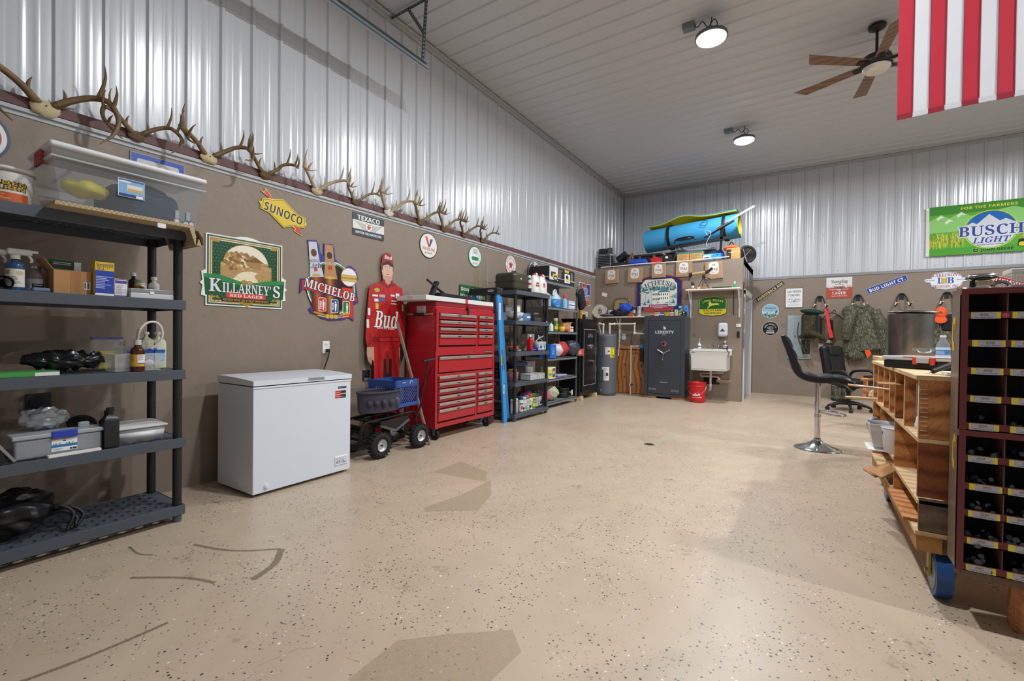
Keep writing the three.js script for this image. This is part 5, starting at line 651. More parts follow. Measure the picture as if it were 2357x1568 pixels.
// ---------- rolling garden seat with crate and tool bag ----------
{
  const t = thing('garden_work_seat', 'black rolling garden seat with four pneumatic wheels', 'rolling seat', [-3.6, 0, -3.21]), TREAD = M('#1c1c1e', 0.85), RIM = M('#c6c8ca', 0.35, 0.5);
  const tyre = () => { const g = [rot(tor(0.088, 0.036, 0, 0, 0, 36), 0, Q)]; for (let i = 0; i < 22; i++) { const a = i / 22 * 6.2832; for (const s of [-1, 1]) g.push(rot(tr(bx(0.026, 0.01, 0.017), s * 0.016, 0.122, s * 0.004), a)); } return g; };
  for (const [x, z] of [[0.205, 0.262], [0.2, -0.262], [-0.205, 0.25], [-0.2, -0.268]]) { const w = part('wheel', tyre().map((g) => tr(g, x, 0.127, z)), TREAD, t), s = x > 0 ? 1 : -1; part('rim', tr(rot(la([[0.0001, 0.012], [0.022, 0.012], [0.03, 0.0], [0.05, 0.006], [0.062, 0.022], [0.058, 0.03], [0.058, -0.03], [0.0001, -0.03]], 0, 0, 0, 24), 0, 0, -Q * s), x + 0.006 * s, 0.127, z), RIM, w); part('hub_bolt', cyx(0.009, 0.022, x + 0.022 * s, 0.127, z, 10), BLACK, w); }
  for (const z of [0.256, -0.265]) part('axle', bar([-0.2, 0.127, z], [0.2, 0.127, z], 0.01), BLACKG, t); part('steering_rod', bar([0.1, 0.13, -0.26], [0.02, 0.16, -0.2], 0.008), BLACKG, t);
  for (const x of [-0.13, 0.13]) part('frame_tube', tube([[x, 0.2, 0.42], [x, 0.31, 0.415], [x, 0.345, 0.37], [x, 0.36, 0.1], [x, 0.37, -0.2], [x, 0.36, -0.26], [x, 0.3, -0.285], [x, 0.14, -0.27]], 0.014, 50), BLACKG, t);
  part('crossbar', [bb(-0.14, 0.14, 0.3, 0.318, 0.395, 0.42), bb(-0.13, 0.13, 0.335, 0.35, 0.2, 0.3), bb(-0.14, 0.14, 0.18, 0.2, 0.395, 0.425)], BLACKG, t); part('tray', [ext(shape([[-0.22, 0.33], [0.16, 0.345], [0.14, 0.27], [-0.02, 0.21], [-0.2, 0.29]]), 0.26).translate(0, 0, -0.13).rotateY(Q).translate(0, 0, -0.02)], M('#121214', 0.25), t); part('tray_lip', [beam([0.135, 0.29, 0.2], [0.135, 0.215, 0.0], 0.01, 0.022), beam([0.135, 0.215, 0.0], [0.135, 0.3, -0.18], 0.01, 0.022)], M('#5c6068', 0.35), t);
  const b = []; for (let i = 0; i <= 8; i++) { b.push(bar([0.14, 0.1 + i * 0.022, 0.45], [0.14, 0.1 + i * 0.022, 0.3], 0.0022, 5), bar([-0.12, 0.1 + i * 0.022, 0.45], [0.14, 0.1 + i * 0.022, 0.45], 0.0022, 5)); } for (let i = 0; i <= 7; i++) b.push(bar([0.14, 0.1, 0.45 - i * 0.0215], [0.14, 0.276, 0.45 - i * 0.0215], 0.0022, 5)); for (let i = 0; i <= 12; i++) b.push(bar([-0.12 + i * 0.0217, 0.1, 0.45], [-0.12 + i * 0.0217, 0.276, 0.45], 0.0022, 5), bar([-0.12 + i * 0.0217, 0.1, 0.45], [-0.12 + i * 0.0217, 0.1, 0.3], 0.0022, 5)); part('wire_basket', b, BLACK, t);
  part('seat_post', cy(0.03, 0.05, 0.07, 0, 0.385, 0.02), BLACK, t); part('seat', [la([[0.0001, 0.415], [0.14, 0.415], [0.17, 0.43], [0.175, 0.448], [0.16, 0.448], [0.1, 0.436], [0.0001, 0.432]])], M('#151517', 0.35), t);
  part('pull_handle', [tube([[0.16, 0.16, -0.29], [0.17, 0.3, -0.24], [0.18, 0.4, -0.29], [0.18, 0.5, -0.31], [0.18, 0.9, -0.415]], 0.009, 40), bar([0.18, 0.9, -0.33], [0.18, 0.915, -0.5], 0.013)], M('#1a1719', 0.4), t);
  const CB = M('#2c4f96', 0.5), cr = thing('milk_crate', 'blue plastic milk crate resting on the garden seat', 'crate', [-3.58, 0.452, -3.29], 0.1);
  { const g = [], S = 0.165, H = 0.27; for (const s of [-1, 1]) { g.push(bb(-S, S, H - 0.07, H, s * S - 0.008, s * S + 0.008), bb(s * S - 0.008, s * S + 0.008, H - 0.07, H, -S, S), bb(-S, S, 0, 0.035, s * S - 0.008, s * S + 0.008), bb(s * S - 0.008, s * S + 0.008, 0, 0.035, -S, S)); for (const q of [-1, 1]) g.push(bb(s * S - 0.022, s * S + 0.008 * s, 0, H, q * S - 0.012, q * S + 0.012)); }
    for (let i = -4; i <= 4; i++) for (const k of [-1, 1]) { const a = [i * 0.036 - k * 0.08, 0.035], c2 = [i * 0.036 + k * 0.08, 0.2]; const lo = Math.max(-1, 0); void lo; let [x0, y0] = a, [x1, y1] = c2; const clip = (x, y) => { if (x < -0.15) return [-0.15, y0 + (y1 - y0) * (-0.15 - x0) / (x1 - x0)]; if (x > 0.15) return [0.15, y0 + (y1 - y0) * (0.15 - x0) / (x1 - x0)]; return [x, y]; }; const p = clip(x0, y0), q = clip(x1, y1); for (const s of [-1, 1]) { g.push(bar([s * S, p[1], p[0]], [s * S, q[1], q[0]], 0.004, 5), bar([p[0], p[1], s * S], [q[0], q[1], s * S], 0.004, 5)); } }
    part('frame', g, CB, cr); const gr = []; for (let i = -5; i <= 5; i++) gr.push(bb(i * 0.03 - 0.003, i * 0.03 + 0.003, 0.004, 0.01, -S, S), bb(-S, S, 0.004, 0.01, i * 0.03 - 0.003, i * 0.03 + 0.003)); part('base_grid', gr, CB, cr); part('worn_mark', [tr(rot(tor(0.02, 0.004, 0, 0, 0, 16, 3.6), 0, Q), 0.174, 0.235, -0.06), bx(0.002, 0.008, 0.05, 0.1742, 0.243, 0.05)], M('#c0c4cc', 0.7), cr); }
  const bag = thing('tool_bag', 'dark grey pocketed bucket tool bag on the garden seat', 'tool bag', [-3.44, 0.45, -2.97]), CL = M('#3b3846', 0.8);
  { const n = 28, wallG = new THREE.CylinderGeometry(0.165, 0.155, 0.185, n, 4, true); const p = wallG.attributes.position; for (let i = 0; i < p.count; i++) { const k = 1 + 0.02 * fbm(p.getX(i) * 20, p.getY(i) * 20, p.getZ(i) * 20); p.setX(i, p.getX(i) * 0.82 * k); p.setZ(i, p.getZ(i) * 1.42 * k); } wallG.computeVertexNormals(); const inner = wallG.clone(); inner.scale(0.95, 1, 0.95); const id = inner.index.array; for (let i = 0; i < id.length; i += 3) { const a = id[i]; id[i] = id[i + 1]; id[i + 1] = a; } inner.computeVertexNormals(); const rimP = []; for (let i = 0; i < 24; i++) { const a = i / 24 * 6.2832; rimP.push([Math.sin(a) * 0.135, 0.185, Math.cos(a) * 0.232]); }
    part('wall', [tr(wallG, 0, 0.0925, 0), tr(inner, 0, 0.0925, 0), tube(rimP, 0.012, 60, 7, true), cy(0.15, 0.15, 0.008, 0, 0.006, 0, 24).scale(0.8, 1, 1.4)], CL, bag);
    for (const [a, w, h, y] of [[1.35, 0.06, 0.075, 0.085], [0.98, 0.05, 0.06, 0.09], [0.65, 0.05, 0.06, 0.09], [1.75, 0.07, 0.07, 0.085], [2.2, 0.07, 0.1, 0.08]]) part('pocket', lumpy(sp(0.5, 0, 0, 0, 0.05, h, w, 14), 0.006, 30, a), a > 2 ? M('#4a4854', 0.5) : CL, bag).position.set(Math.sin(a) * 0.133, y, Math.cos(a) * 0.225); }
}
// ---------- tool chest ----------
{
  const RED = M('#b01c28', 0.35, 0, { clearcoat: 0.3, clearcoatRoughness: 0.3 }), REDD = M('#8c0f16', 0.4), PULL = M('#b9b7b0', 0.35, 0.7);
  const drawer = (t, y0, y1, z0, z1) => { const d = part('drawer', bb(0.222, 0.236, y0, y1, z0, z1, 0.003), RED, t), h = part('pull', [bb(0.236, 0.252, y1 - 0.034, y1 - 0.004, z0 + 0.006, z1 - 0.006, 0.004)], PULL, d); void h; part('pull_label', bb(0.2522, 0.253, y1 - 0.024, y1 - 0.014, (z0 + z1) / 2 - 0.03, (z0 + z1) / 2 + 0.03), BLACK, d); };
  const lo = thing('rolling_tool_cabinet', 'red rolling tool cabinet with chrome drawer pulls', 'tool cabinet', [-3.672, 0, -4.318]);
  part('carcass', [bb(-0.228, 0.218, 0.142, 1.0, -0.56, 0.56, 0.004), bb(0.21, 0.232, 0.142, 0.19, -0.56, 0.56), bb(0.21, 0.232, 0.95, 1.0, -0.56, 0.56), bb(0.21, 0.232, 0.19, 0.95, 0.525, 0.56), bb(0.21, 0.232, 0.19, 0.95, -0.56, -0.525), bb(0.21, 0.232, 0.19, 0.72, -0.19, -0.16), bb(0.21, 0.23, 0.715, 0.745, -0.53, 0.53)], RED, lo);
  part('gap_shadow_liner', bb(0.2185, 0.2192, 0.19, 0.95, -0.525, 0.525), M('#1c0a0c', 0.8), lo).name = 'drawer_gap_shade'; drawer(lo, 0.76, 0.938, -0.51, 0.51);  // thin near-black sheet: the shade in the drawer gaps, put in as colour
  const ys = [0.72, 0.645, 0.57, 0.495, 0.42, 0.345, 0.2]; for (let i = 0; i < 6; i++) { drawer(lo, ys[i + 1] + 0.012, ys[i], -0.15, 0.51); drawer(lo, ys[i + 1] + 0.012, ys[i], -0.51, -0.2); }
  part('lock', cyx(0.014, 0.01, 0.234, 0.974, -0.05, 16), STEEL, lo); part('badge', qd(0.15, 0.022, 'craftsman', 0.2335, 0.974, -0.42, Q), SHEET, lo, true);
  for (const x of [-0.17, 0.17]) for (const z of [-0.48, 0.49]) { const c = part('caster', [cyz(0.055, 0.036, x, 0.056, z, 24)], RUBBER, lo); part('fork', [bb(x - 0.028, x + 0.028, 0.128, 0.144, z - 0.034, z + 0.034), bb(x - 0.016, x + 0.016, 0.05, 0.135, z + 0.02, z + 0.025), bb(x - 0.016, x + 0.016, 0.05, 0.135, z - 0.025, z - 0.02), cyz(0.008, 0.06, x, 0.056, z, 10)], GALV, c); }
  const up = thing('top_tool_chest', 'red top tool chest stacked on rolling cabinet', 'tool chest', [-3.672, 1.0, -4.318]), s = shape([[-0.225, 0], [0.215, 0], [0.215, 0.5], [0.19, 0.552], [-0.225, 0.552]]);
  part('carcass', [ext(s, 1.1).translate(0, 0, -0.55), bb(0.21, 0.232, 0, 0.045, -0.55, 0.55), bb(0.21, 0.232, 0.43, 0.47, -0.55, 0.55), bb(0.21, 0.232, 0.045, 0.43, 0.515, 0.55), bb(0.21, 0.232, 0.045, 0.43, -0.55, -0.515), bb(0.21, 0.232, 0.045, 0.43, -0.2, -0.17)], RED, up);
  part('lid', [bb(-0.228, 0.22, 0.505, 0.556, -0.554, 0.554, 0.006)], M('#8f1a28', 0.4), up); part('drawer_gap_shade', bb(0.2155, 0.2162, 0.04, 0.44, -0.52, 0.52), M('#1c0a0c', 0.8), up);  // same dark sheet behind the upper drawers, painting the shade between them
  const yt = [0.425, 0.345, 0.265, 0.185, 0.052]; for (let i = 0; i < 4; i++) { drawer(up, yt[i + 1] + 0.014, yt[i], -0.16, 0.505); drawer(up, yt[i + 1] + 0.014, yt[i], -0.505, -0.21); }
  part('hasp', [bb(0.217, 0.226, 0.485, 0.54, -0.012, 0.012), bb(0.233, 0.242, 0.43, 0.5, -0.014, 0.014)], BLACK, up); part('side_handle', [bar([0.12, 0.41, 0.552], [0.12, 0.41, 0.58], 0.008), bar([-0.12, 0.41, 0.552], [-0.12, 0.41, 0.58], 0.008), bar([-0.19, 0.41, 0.582], [0.2, 0.41, 0.582], 0.014)], STEEL, up); part('side_grip', bar([-0.08, 0.41, 0.582], [0.08, 0.41, 0.582], 0.017), BLACK, up); part('side_label', qd(0.14, 0.11, 'warn', 0, 0.455, 0.5515, 0), SHEET, up, true);
  const fb = thing('flat_carton', 'long flat white carton lying on the tool chest', 'box', [-3.66, 1.557, -4.22], 0.02); part('body', bx(0.44, 0.052, 1.28, 0, 0.027, 0, 0.004), M('#dcdcda', 0.6), fb); part('tape', bx(0.442, 0.054, 0.05, 0, 0.027, -0.07), M('#c8303a', 0.4), fb); part('label', qd(0.12, 0.034, 'warn', 0, 0.027, 0.6415, 0), SHEET, fb, true);
  const gc = thing('soft_gun_case', 'black folded soft case with strap on the white carton', 'case', [-3.66, 1.612, -4.2]); part('case_body', sit(rot(bx(0.16, 0.05, 0.62, 0, 0.03, -0.1, 0.02), -0.02), 0.012, 12, 3), DARKCLOTH, gc); part('upright_flap', rot(bx(0.07, 0.24, 0.04, 0, 0.1, 0, 0.012), -0.5).translate(0, 0, 0.3), M('#212226', 0.8), gc); part('strap', tube([[0, 0.2, 0.36], [0.02, 0.15, 0.28], [0.02, 0.09, 0.16], [0, 0.06, 0.05]], 0.014, 24), BLACK, gc);
  const gs = sign({ label: 'green farm sign leaning on wall behind the tool chest', w: 0.6, h: 0.25, outline: rect(0.6, 0.25, 0.008), tex: null, at: [lw + 0.008, 1.74, -5.05], wall: 'left' }); gs.material = SHEET; cellUV(gs.geometry, 'stopgreen');
  const st = thing('wooden_stake', 'weathered grey wooden stake leaning beside the standee', 'stake', [0, 0, 0]); part('shaft', beam([-3.39, 0.006, -3.62], [-3.73, 1.32, -3.46], 0.03, 0.022), M('#8c7c6c', 0.85), st);
}
// ---------- stepladder between chest and shelving ----------
{
  const BL = M('#3a92d6', 0.4), t = thing('stepladder', 'blue fibreglass stepladder folded beside the tool chest', 'ladder', [0, 0, 0]);
  const zf = -5.13, zt = -4.93; for (const x of [-3.43, -3.83]) { part('front_rail', [beam([x, 0.006, zf], [x, 1.74, zt], 0.028, 0.075, V(0, 0, 1))], BL, t); part('rear_rail', [beam([x + (x > -3.6 ? -0.004 : 0.004), 0.05, zf - 0.075], [x, 1.7, zt - 0.06], 0.022, 0.05, V(0, 0, 1))], M('#2f7fc0', 0.4), t); part('foot', bx(0.04, 0.05, 0.05, x, 0.025, zf - 0.078, 0.006), BLACK, t); part('spreader', [bar([x + 0.018, 0.72, -5.1], [x + 0.018, 1.0, -5.02], 0.006), bar([x + 0.018, 0.72, -5.04], [x + 0.018, 1.0, -5.03], 0.006)], GALV, t); }
  for (let i = 1; i <= 5; i++) part('step', bb(-3.82, -3.44, i * 0.29 - 0.01, i * 0.29 + 0.01, zf + (zt - zf) * i * 0.167 - 0.035, zf + (zt - zf) * i * 0.167 + 0.035), GALV, t);
  const cap = part('top_cap', [bb(-3.87, -3.395, 1.725, 1.81, zt - 0.075, zt + 0.065, 0.012)], M('#1c1d20', 0.45), t); part('badge', qd(0.1, 0.04, 'ladderoval', -3.5, 1.768, zt + 0.0662, 0), SHEET, cap, true); part('bolt', [cyx(0.008, 0.006, -3.394, 1.78, zt - 0.03, 10), cyx(0.008, 0.006, -3.394, 1.75, zt + 0.02, 10)], STEEL, cap);
  part('warning_label', qd(0.04, 0.22, 'warn', -3.4155, 1.5, -4.958, Q), SHEET, t, true); part('yellow_label', qd(0.035, 0.14, 'yellowtag', -3.4155, 0.86, -5.032, Q), SHEET, t, true); part('logo_label', qd(0.036, 0.2, 'ladderblue', -3.4155, 0.46, -5.078, Q), SHEET, t, true);
  [[-3.9, -5.2, 2.62, 0.05, 'tan fishing rod leaning on the wall beyond the ladder'], [-3.88, -5.3, 2.33, -0.04, 'thin pale fishing rod right of the tan rod'], [-3.9, -5.12, 2.1, 0.02, 'short yellow rod leaning nearest the tool chest']].forEach(([x, z, h, dz, w], i) => { const r = thing('fishing_rod', w, 'fishing rod', [0, 0, 0], 0, 'rods behind the ladder'); part('blank', bar([x + 0.03, 0.01, z], [x - 0.02, h, z + dz], 0.006, 6, 0.0018), M(['#b09a5e', '#c8c0a0', '#c0a83a'][i], 0.5), r); part('grip', bar([x + 0.03, 0.012, z], [x + 0.022, 0.42, z + dz * 0.16], 0.012, 8), M(['#c87a2a', '#2a2a2c', '#8a6a3a'][i], 0.7), r); part('reel', [cyz(0.026, 0.03, x + 0.05, 0.5, z + dz * 0.2, 14), bar([x + 0.026, 0.5, z + dz * 0.2], [x + 0.05, 0.5, z + dz * 0.2], 0.005, 6)], M('#2c2c30', 0.4), r); });
  const ht = thing('hand_truck', 'dark folded hand truck with brown wheel behind the ladder', 'hand truck', [0, 0, 0]); part('frame', [tube([[-3.62, 0.06, -5.2], [-3.66, 0.3, -5.02], [-3.7, 0.5, -4.98]], 0.016, 20), bb(-3.75, -3.5, 0.3, 0.33, -5.0, -4.93), bb(-3.75, -3.5, 0.52, 0.55, -5.0, -4.93), bar([-3.72, 0.05, -4.97], [-3.72, 0.95, -4.95], 0.014)], M('#3a3234', 0.5), ht); part('wheel', cyx(0.05, 0.03, -3.56, 0.05, -4.99, 22), M('#6e3028', 0.5), ht); part('hub', cyx(0.018, 0.036, -3.56, 0.05, -4.99, 14), STEEL, ht);
}
// ---------- overhead door track ----------
{
  const t = thing('door_track', 'galvanised overhead door track hung below the ceiling', 'track', [0, 0, 0]), z0 = -3.49, z1 = 2.6, y = 3.955, x = -3.36;
  part('channel', [bb(x - 0.003, x, y - 0.03, y + 0.03, z0, z1), bb(x, x + 0.025, y + 0.027, y + 0.03, z0, z1), bb(x, x + 0.03, y - 0.03, y - 0.027, z0, z1), bb(x + 0.027, x + 0.03, y - 0.03, y - 0.012, z0, z1), bar([x + 0.012, y - 0.042, z0 - 0.02], [x + 0.012, y - 0.042, z1], 0.006)], GALV, t);
  part('back_angle', [bb(x - 0.034, x - 0.003, y + 0.03, y + 0.033, z0, z1), bb(x - 0.034, x - 0.031, y + 0.03, y + 0.062, z0, z1)], M('#5e686e', 0.45, 0.8), t);
  const pun = (a, b) => { const o = part('hanger', [beam(a, b, 0.034, 0.004), beam(a, b, 0.004, 0.034)], M('#6f787e', 0.5, 0.6), t), n = Math.round(V(...a).distanceTo(V(...b)) / 0.045), s = []; for (let i = 1; i < n; i++) { const p = V(...a).lerp(V(...b), i / n); s.push(bx(0.007, 0.012, 0.007, p.x + 0.006, p.y, p.z + 0.004)); } part('punched_slots', s, M('#d4d8da', 0.5), o); };
  pun([x - 0.01, y + 0.02, z0 + 0.05], [x - 0.04, HC + 0.01, z0 - 0.03]); pun([XL + 0.03, HC - 0.03, z0 - 0.02], [x + 0.05, HC - 0.01, z0 - 0.03]); pun([-3.66, HC - 0.02, z0 - 0.02], [x - 0.026, 4.3, z0 + 0.01]); pun([x - 0.01, y + 0.02, 0.6], [x - 0.02, HC + 0.01, 0.6]);
}
// ---------- goods on the plastic shelving by the ladder; B(k) deck height ----------
const B = (k) => topsB[k] + 0.0035;
{
  const g5 = 'bottles and cans on the lowest shelf';
  const t = thing('hard_case', 'dark olive hard case on top of the plastic shelving', 'case', [-3.56, B(4), -5.47]); part('shell', lumpy(bx(0.34, 0.25, 0.42, 0, 0.128, 0, 0.05), 0.004, 9, 2), M('#3a3a2c', 0.25), t); part('seam', bb(-0.172, 0.172, 0.12, 0.128, -0.212, 0.212), BLACK, t); part('badge', sp(0.022, 0.17, 0.17, 0.03, 0.2, 0.6, 1), M('#d8b428', 0.4), t); part('end_panel', bx(0.3, 0.2, 0.02, 0, 0.12, -0.215, 0.006), M('#55554c', 0.4), t); part('carry_handle', tube([[0, 0.25, -0.12], [0, 0.285, -0.1], [0, 0.285, 0.0], [0, 0.25, 0.02]], 0.012), BLACK, t);
  carton('power_tool_box', 'black and yellow power tool box beside the dark case', 'box', [-3.6, B(4), -5.8], [0.2, 0.26, 0.16], M('#1f1f22', 0.5), 'dewalt');
  for (const [z, c, l] of [[-5.86, 'greyguard', 'white handled jug with round red and green label'], [-6.06, 'whitejug', 'white handled jug with tall red label at shelf end']]) { const j = thing('handled_jug', l, 'jug', [-3.42, B(4), z]); part('body', la([[0.0001, 0], [0.1, 0], [0.105, 0.02], [0.102, 0.17], [0.06, 0.25], [0.03, 0.275], [0.0001, 0.275]], 0, 0, 0, 4).rotateY(Q / 2).scale(0.8, 1, 1.15), M('#e6e4e2', 0.4), j); part('handle', tube([[0.0, 0.25, -0.02], [0, 0.3, -0.05], [0, 0.27, -0.095], [0, 0.18, -0.09]], 0.014), M('#e6e4e2', 0.4), j); part('cap', cy(0.024, 0.024, 0.03, 0, 0.288, 0.0), M('#c02830', 0.4), j); part('label', qd(0.12, 0.15, c, 0.0585, 0.1, 0, Q), SHEET, j, true); }
  bottle('caulk_tube', 'slim black and red tube standing beside white jug', 'tube', [-3.4, B(4), -5.68], { r: 0.03, h: 0.19, neck: [0.02, 0.02], cap: [0.022, 0.04], mat: M('#2a1a1c', 0.4), label: ['redband', 0.06, 0.18] });
  const ch = thing('hanging_headlamp', 'black strapped lamp hanging between the two shelving units', 'lamp', [-3.41, 1.32, -6.16]); part('strap', tube([[0, 0.46, 0.03], [0.02, 0.3, 0.05], [0.01, 0.16, 0.01], [0.03, 0.05, 0.02]], 0.014, 24), BLACK, ch); part('head', bx(0.05, 0.08, 0.05, 0.03, 0.06, 0.02, 0.012), BLACKG, ch); part('lens', sp(0.02, 0.055, 0.07, 0.02, 0.5, 1, 1), STEEL, ch);
}
{
  const y = B(3); carton('plastic_bin', 'stack of small white boxes on second shelf', 'box', [-3.56, y, -5.52], [0.22, 0.12, 0.2], M('#c9ced4', 0.4), 'scrubs'); carton('plastic_bin', 'small white lidded tub atop the white boxes', 'tub', [-3.56, y + 0.121, -5.5], [0.16, 0.11, 0.16], WHITE, null, { r: 0.012 });
  solo('grey_pouch', 'pale grey plastic pouch lying at shelf front', 'pouch', sit(sp(0.13, 0, 0.06, 0, 0.75, 0.48, 1, 22), 0.02, 12, 8), M('#b4bab8', 0.35), [-3.46, y, -5.38]); carton('filter_box', 'small blue and white filter box on second shelf', 'box', [-3.42, y, -5.64], [0.08, 0.11, 0.1], M('#8fb4dc', 0.5), 'ammo3');
  const rl = thing('cable_reel', 'dark grey cable tool lying on second shelf', 'tool', [-3.46, y, -5.92]); part('base', bx(0.16, 0.06, 0.2, 0, 0.03, 0, 0.01), M('#3c4046', 0.5), rl); part('grip', bar([0.02, 0.11, 0.06], [0.02, 0.12, -0.09], 0.022, 14), GREYP, rl); part('arm', bar([0.02, 0.05, 0.03], [0.02, 0.11, 0.05], 0.012), BLACK, rl);
  solo('dark_jug', 'dark grey jug at back of second shelf', 'jug', la([[0.0001, 0], [0.07, 0], [0.075, 0.12], [0.03, 0.19], [0.03, 0.2], [0.0001, 0.2]]), M('#3e4146', 0.5), [-3.68, y, -5.74]);
  bottle('car_polish', 'red oil bottle with white cap on middle shelf', 'bottle', [-3.43, B(2), -5.77], { r: 0.062, h: 0.19, neck: [0.018, 0.02], cap: [0.02, 0.03], mat: M('#c01c26', 0.3), square: [0.7, 1], label: ['oil', 0.03, 0.12, 0.07] });
  const tub = thing('plastic_tub', 'translucent lidded tub with blue print on middle shelf', 'tub', [-3.43, B(2), -6.04]); part('walls', la([[0.0001, 0], [0.105, 0], [0.125, 0.13], [0.13, 0.135], [0.12, 0.135], [0.1, 0.006], [0.0001, 0.006]], 0, 0, 0, 4).rotateY(Q / 2).scale(0.75, 1, 1.45), M('#ccd8e0', 0.4), tub); part('label', qd(0.22, 0.1, 'tub', 0.062, 0.068, 0, Q, 0), SHEET, tub, true); solo('wire_tangle', 'tangled black and white wires heaped in the tub', 'wires', [tube([[0, 0, 0.1], [0.03, 0.06, 0.03], [-0.02, 0.04, -0.04], [0.02, 0.08, -0.09], [-0.03, 0.03, 0]], 0.008, 40), tube([[0, 0, -0.1], [-0.02, 0.07, -0.02], [0.03, 0.05, 0.06], [0, 0.09, 0.02]], 0.007, 40)], M('#c9c9c6', 0.5), [-3.43, B(2) + 0.14, -6.04]);
  carton('white_carton', 'white carton standing behind the printed tub', 'box', [-3.62, B(2), -6.02], [0.12, 0.25, 0.2], M('#d4d2cc', 0.6), 'warn');
  const dr = thing('cordless_tool', 'red and black tool tangle at left of middle shelf', 'tool', [-3.47, B(2), -5.4]); part('body', lumpy(bx(0.08, 0.06, 0.16, 0, 0.045, 0, 0.02), 0.008, 20, 3), M('#d0482c', 0.45), dr); part('grip', rot(bx(0.04, 0.1, 0.045, 0, 0.04, 0.08, 0.012), 0.6).translate(0, 0.01, 0), BLACK, dr); part('cable', tube([[0, 0.04, -0.06], [0.04, 0.012, -0.12], [0.02, 0.012, -0.02], [0.06, 0.012, 0.06]], 0.006, 30), M('#b8babc', 0.4), dr);
  const rl2 = thing('lint_roller', 'small blue roller lying at the shelf front', 'roller', [-3.375, B(2), -5.86]); part('roll', cyx(0.024, 0.05, 0, 0.025, -0.03), M('#2a3ab0', 0.4), rl2); part('core', cyx(0.012, 0.054, 0, 0.025, -0.03), WHITE, rl2); part('stem', bar([0, 0.02, -0.01], [0, 0.012, 0.13], 0.008), M('#6a5ab0', 0.4), rl2);
  bottle('brown_bottle', 'brown bottle behind the red oil bottle', 'bottle', [-3.6, B(2), -5.68], { r: 0.05, h: 0.15, cap: [0.02, 0.02], capMat: BLACK, mat: M('#4a4232', 0.5) });
}
{
  const y = B(1); const o = thing('parts_organizer', 'clear compartment case with yellow latches', 'organizer', [-3.44, y, -5.87]); part('case_body', bx(0.19, 0.07, 0.42, 0, 0.036, 0, 0.006), M('#c3cacd', 0.25), o); part('case_lid', bx(0.192, 0.014, 0.425, 0, 0.08, 0, 0.004), M('#b6bec2', 0.2), o); for (const z of [0.0, -0.16]) part('latch', bx(0.012, 0.03, 0.03, 0.098, 0.068, z, 0.003), M('#d8b02a', 0.4), o); for (let i = -3; i <= 3; i++) part('rib', bb(0.095, 0.099, 0.004, 0.06, i * 0.056 - 0.003, i * 0.056 + 0.003), M('#9aa4a8', 0.3), o);
  solo('pink_tub', 'dusty pink plastic tub at left of fourth shelf', 'tub', la([[0.0001, 0], [0.07, 0], [0.085, 0.13], [0.09, 0.135], [0.082, 0.135], [0.066, 0.008], [0.0001, 0.008]]), M('#b07888', 0.5), [-3.47, y, -5.37]); solo('yellow_packet', 'yellow and maroon packet lying in the pink tub', 'packet', lumpy(bx(0.09, 0.04, 0.1, 0, 0, 0, 0.012), 0.008, 18, 2), M('#b89a2c', 0.5), [-3.47, y + 0.155, -5.37]);
  solo('blue_case', 'flat navy case stacked at back of fourth shelf', 'case', bx(0.26, 0.06, 0.4, 0, 0.03, 0, 0.015), M('#2a3466', 0.5), [-3.62, y + 0.2, -5.62]); solo('black_case', 'black case below the navy case', 'case', bx(0.26, 0.198, 0.36, 0, 0.1, 0, 0.012), M('#222226', 0.5), [-3.645, y, -5.62]);
  carton('fragile_carton', 'grey carton marked fragile behind the clear organizer', 'box', [-3.66, y, -6.0], [0.2, 0.26, 0.3], M('#8b8580', 0.7), 'warn', { fh: 0.3, fw: 0.5 });
  const z5 = [[-5.29, 0.2, 0.036, M('#b9bcbe', 0.3, 0.4), M('#c4c6c8', 0.35), 'spraygrey', 'silver spray can at the left end'], [-5.37, 0.2, 0.034, M('#c2c4c6', 0.3, 0.4), M('#d0d2d2', 0.35), null, 'plain silver can second from the left'], [-5.5, 0.22, 0.033, WHITE, M('#3050a0', 0.4), 'spraywhite', 'white spray can with blue cap behind the front post'], [-5.585, 0.2, 0.036, WHITE, M('#d8d8d8', 0.4), 'sprayorange', 'short white spray can with pale cap'], [-5.665, 0.215, 0.034, M('#cfd6d0', 0.35), M('#8c9094', 0.4), 'spraygrey', 'spray can with grey cap left of the orange cap'], [-5.765, 0.225, 0.035, WHITE, M('#e8642a', 0.4), 'sprayorange', 'white spray can with orange cap'], [-5.85, 0.225, 0.034, M('#e0d040', 0.35), M('#3f8a3c', 0.4), 'spraygreen', 'green spray can with yellow band']];
  for (const [z, h, r, b, c, cell, l] of z5) sprayCan(l + ' on lowest shelf', [-3.41, B(0), z], h, r, b, c, cell, 'cans on the lowest shelf');
  for (const [z, x, l, cell] of [[-5.96, -3.44, 'metal solvent tin with paper label on lowest shelf', 'steel_small'], [-6.09, -3.46, 'dark solvent tin at right end of lowest shelf', 'serum']]) { const t = thing('solvent_tin', l, 'tin', [x, B(0), z]); part('body', bx(0.07, 0.21, 0.11, 0, 0.105, 0, 0.006), cell === 'serum' ? M('#3c3e42', 0.35, 0.4) : M('#4c5a50', 0.35, 0.4), t); part('cap', cy(0.016, 0.016, 0.016, 0, 0.218, 0.03), BLACK, t); part('label', qd(0.08, 0.14, cell, 0.0362, 0.09, 0, Q), SHEET, t, true); part('handle', tube([[0, 0.21, -0.04], [0, 0.235, -0.02], [0, 0.235, 0.0], [0, 0.21, 0.015]], 0.003), STEEL, t); }
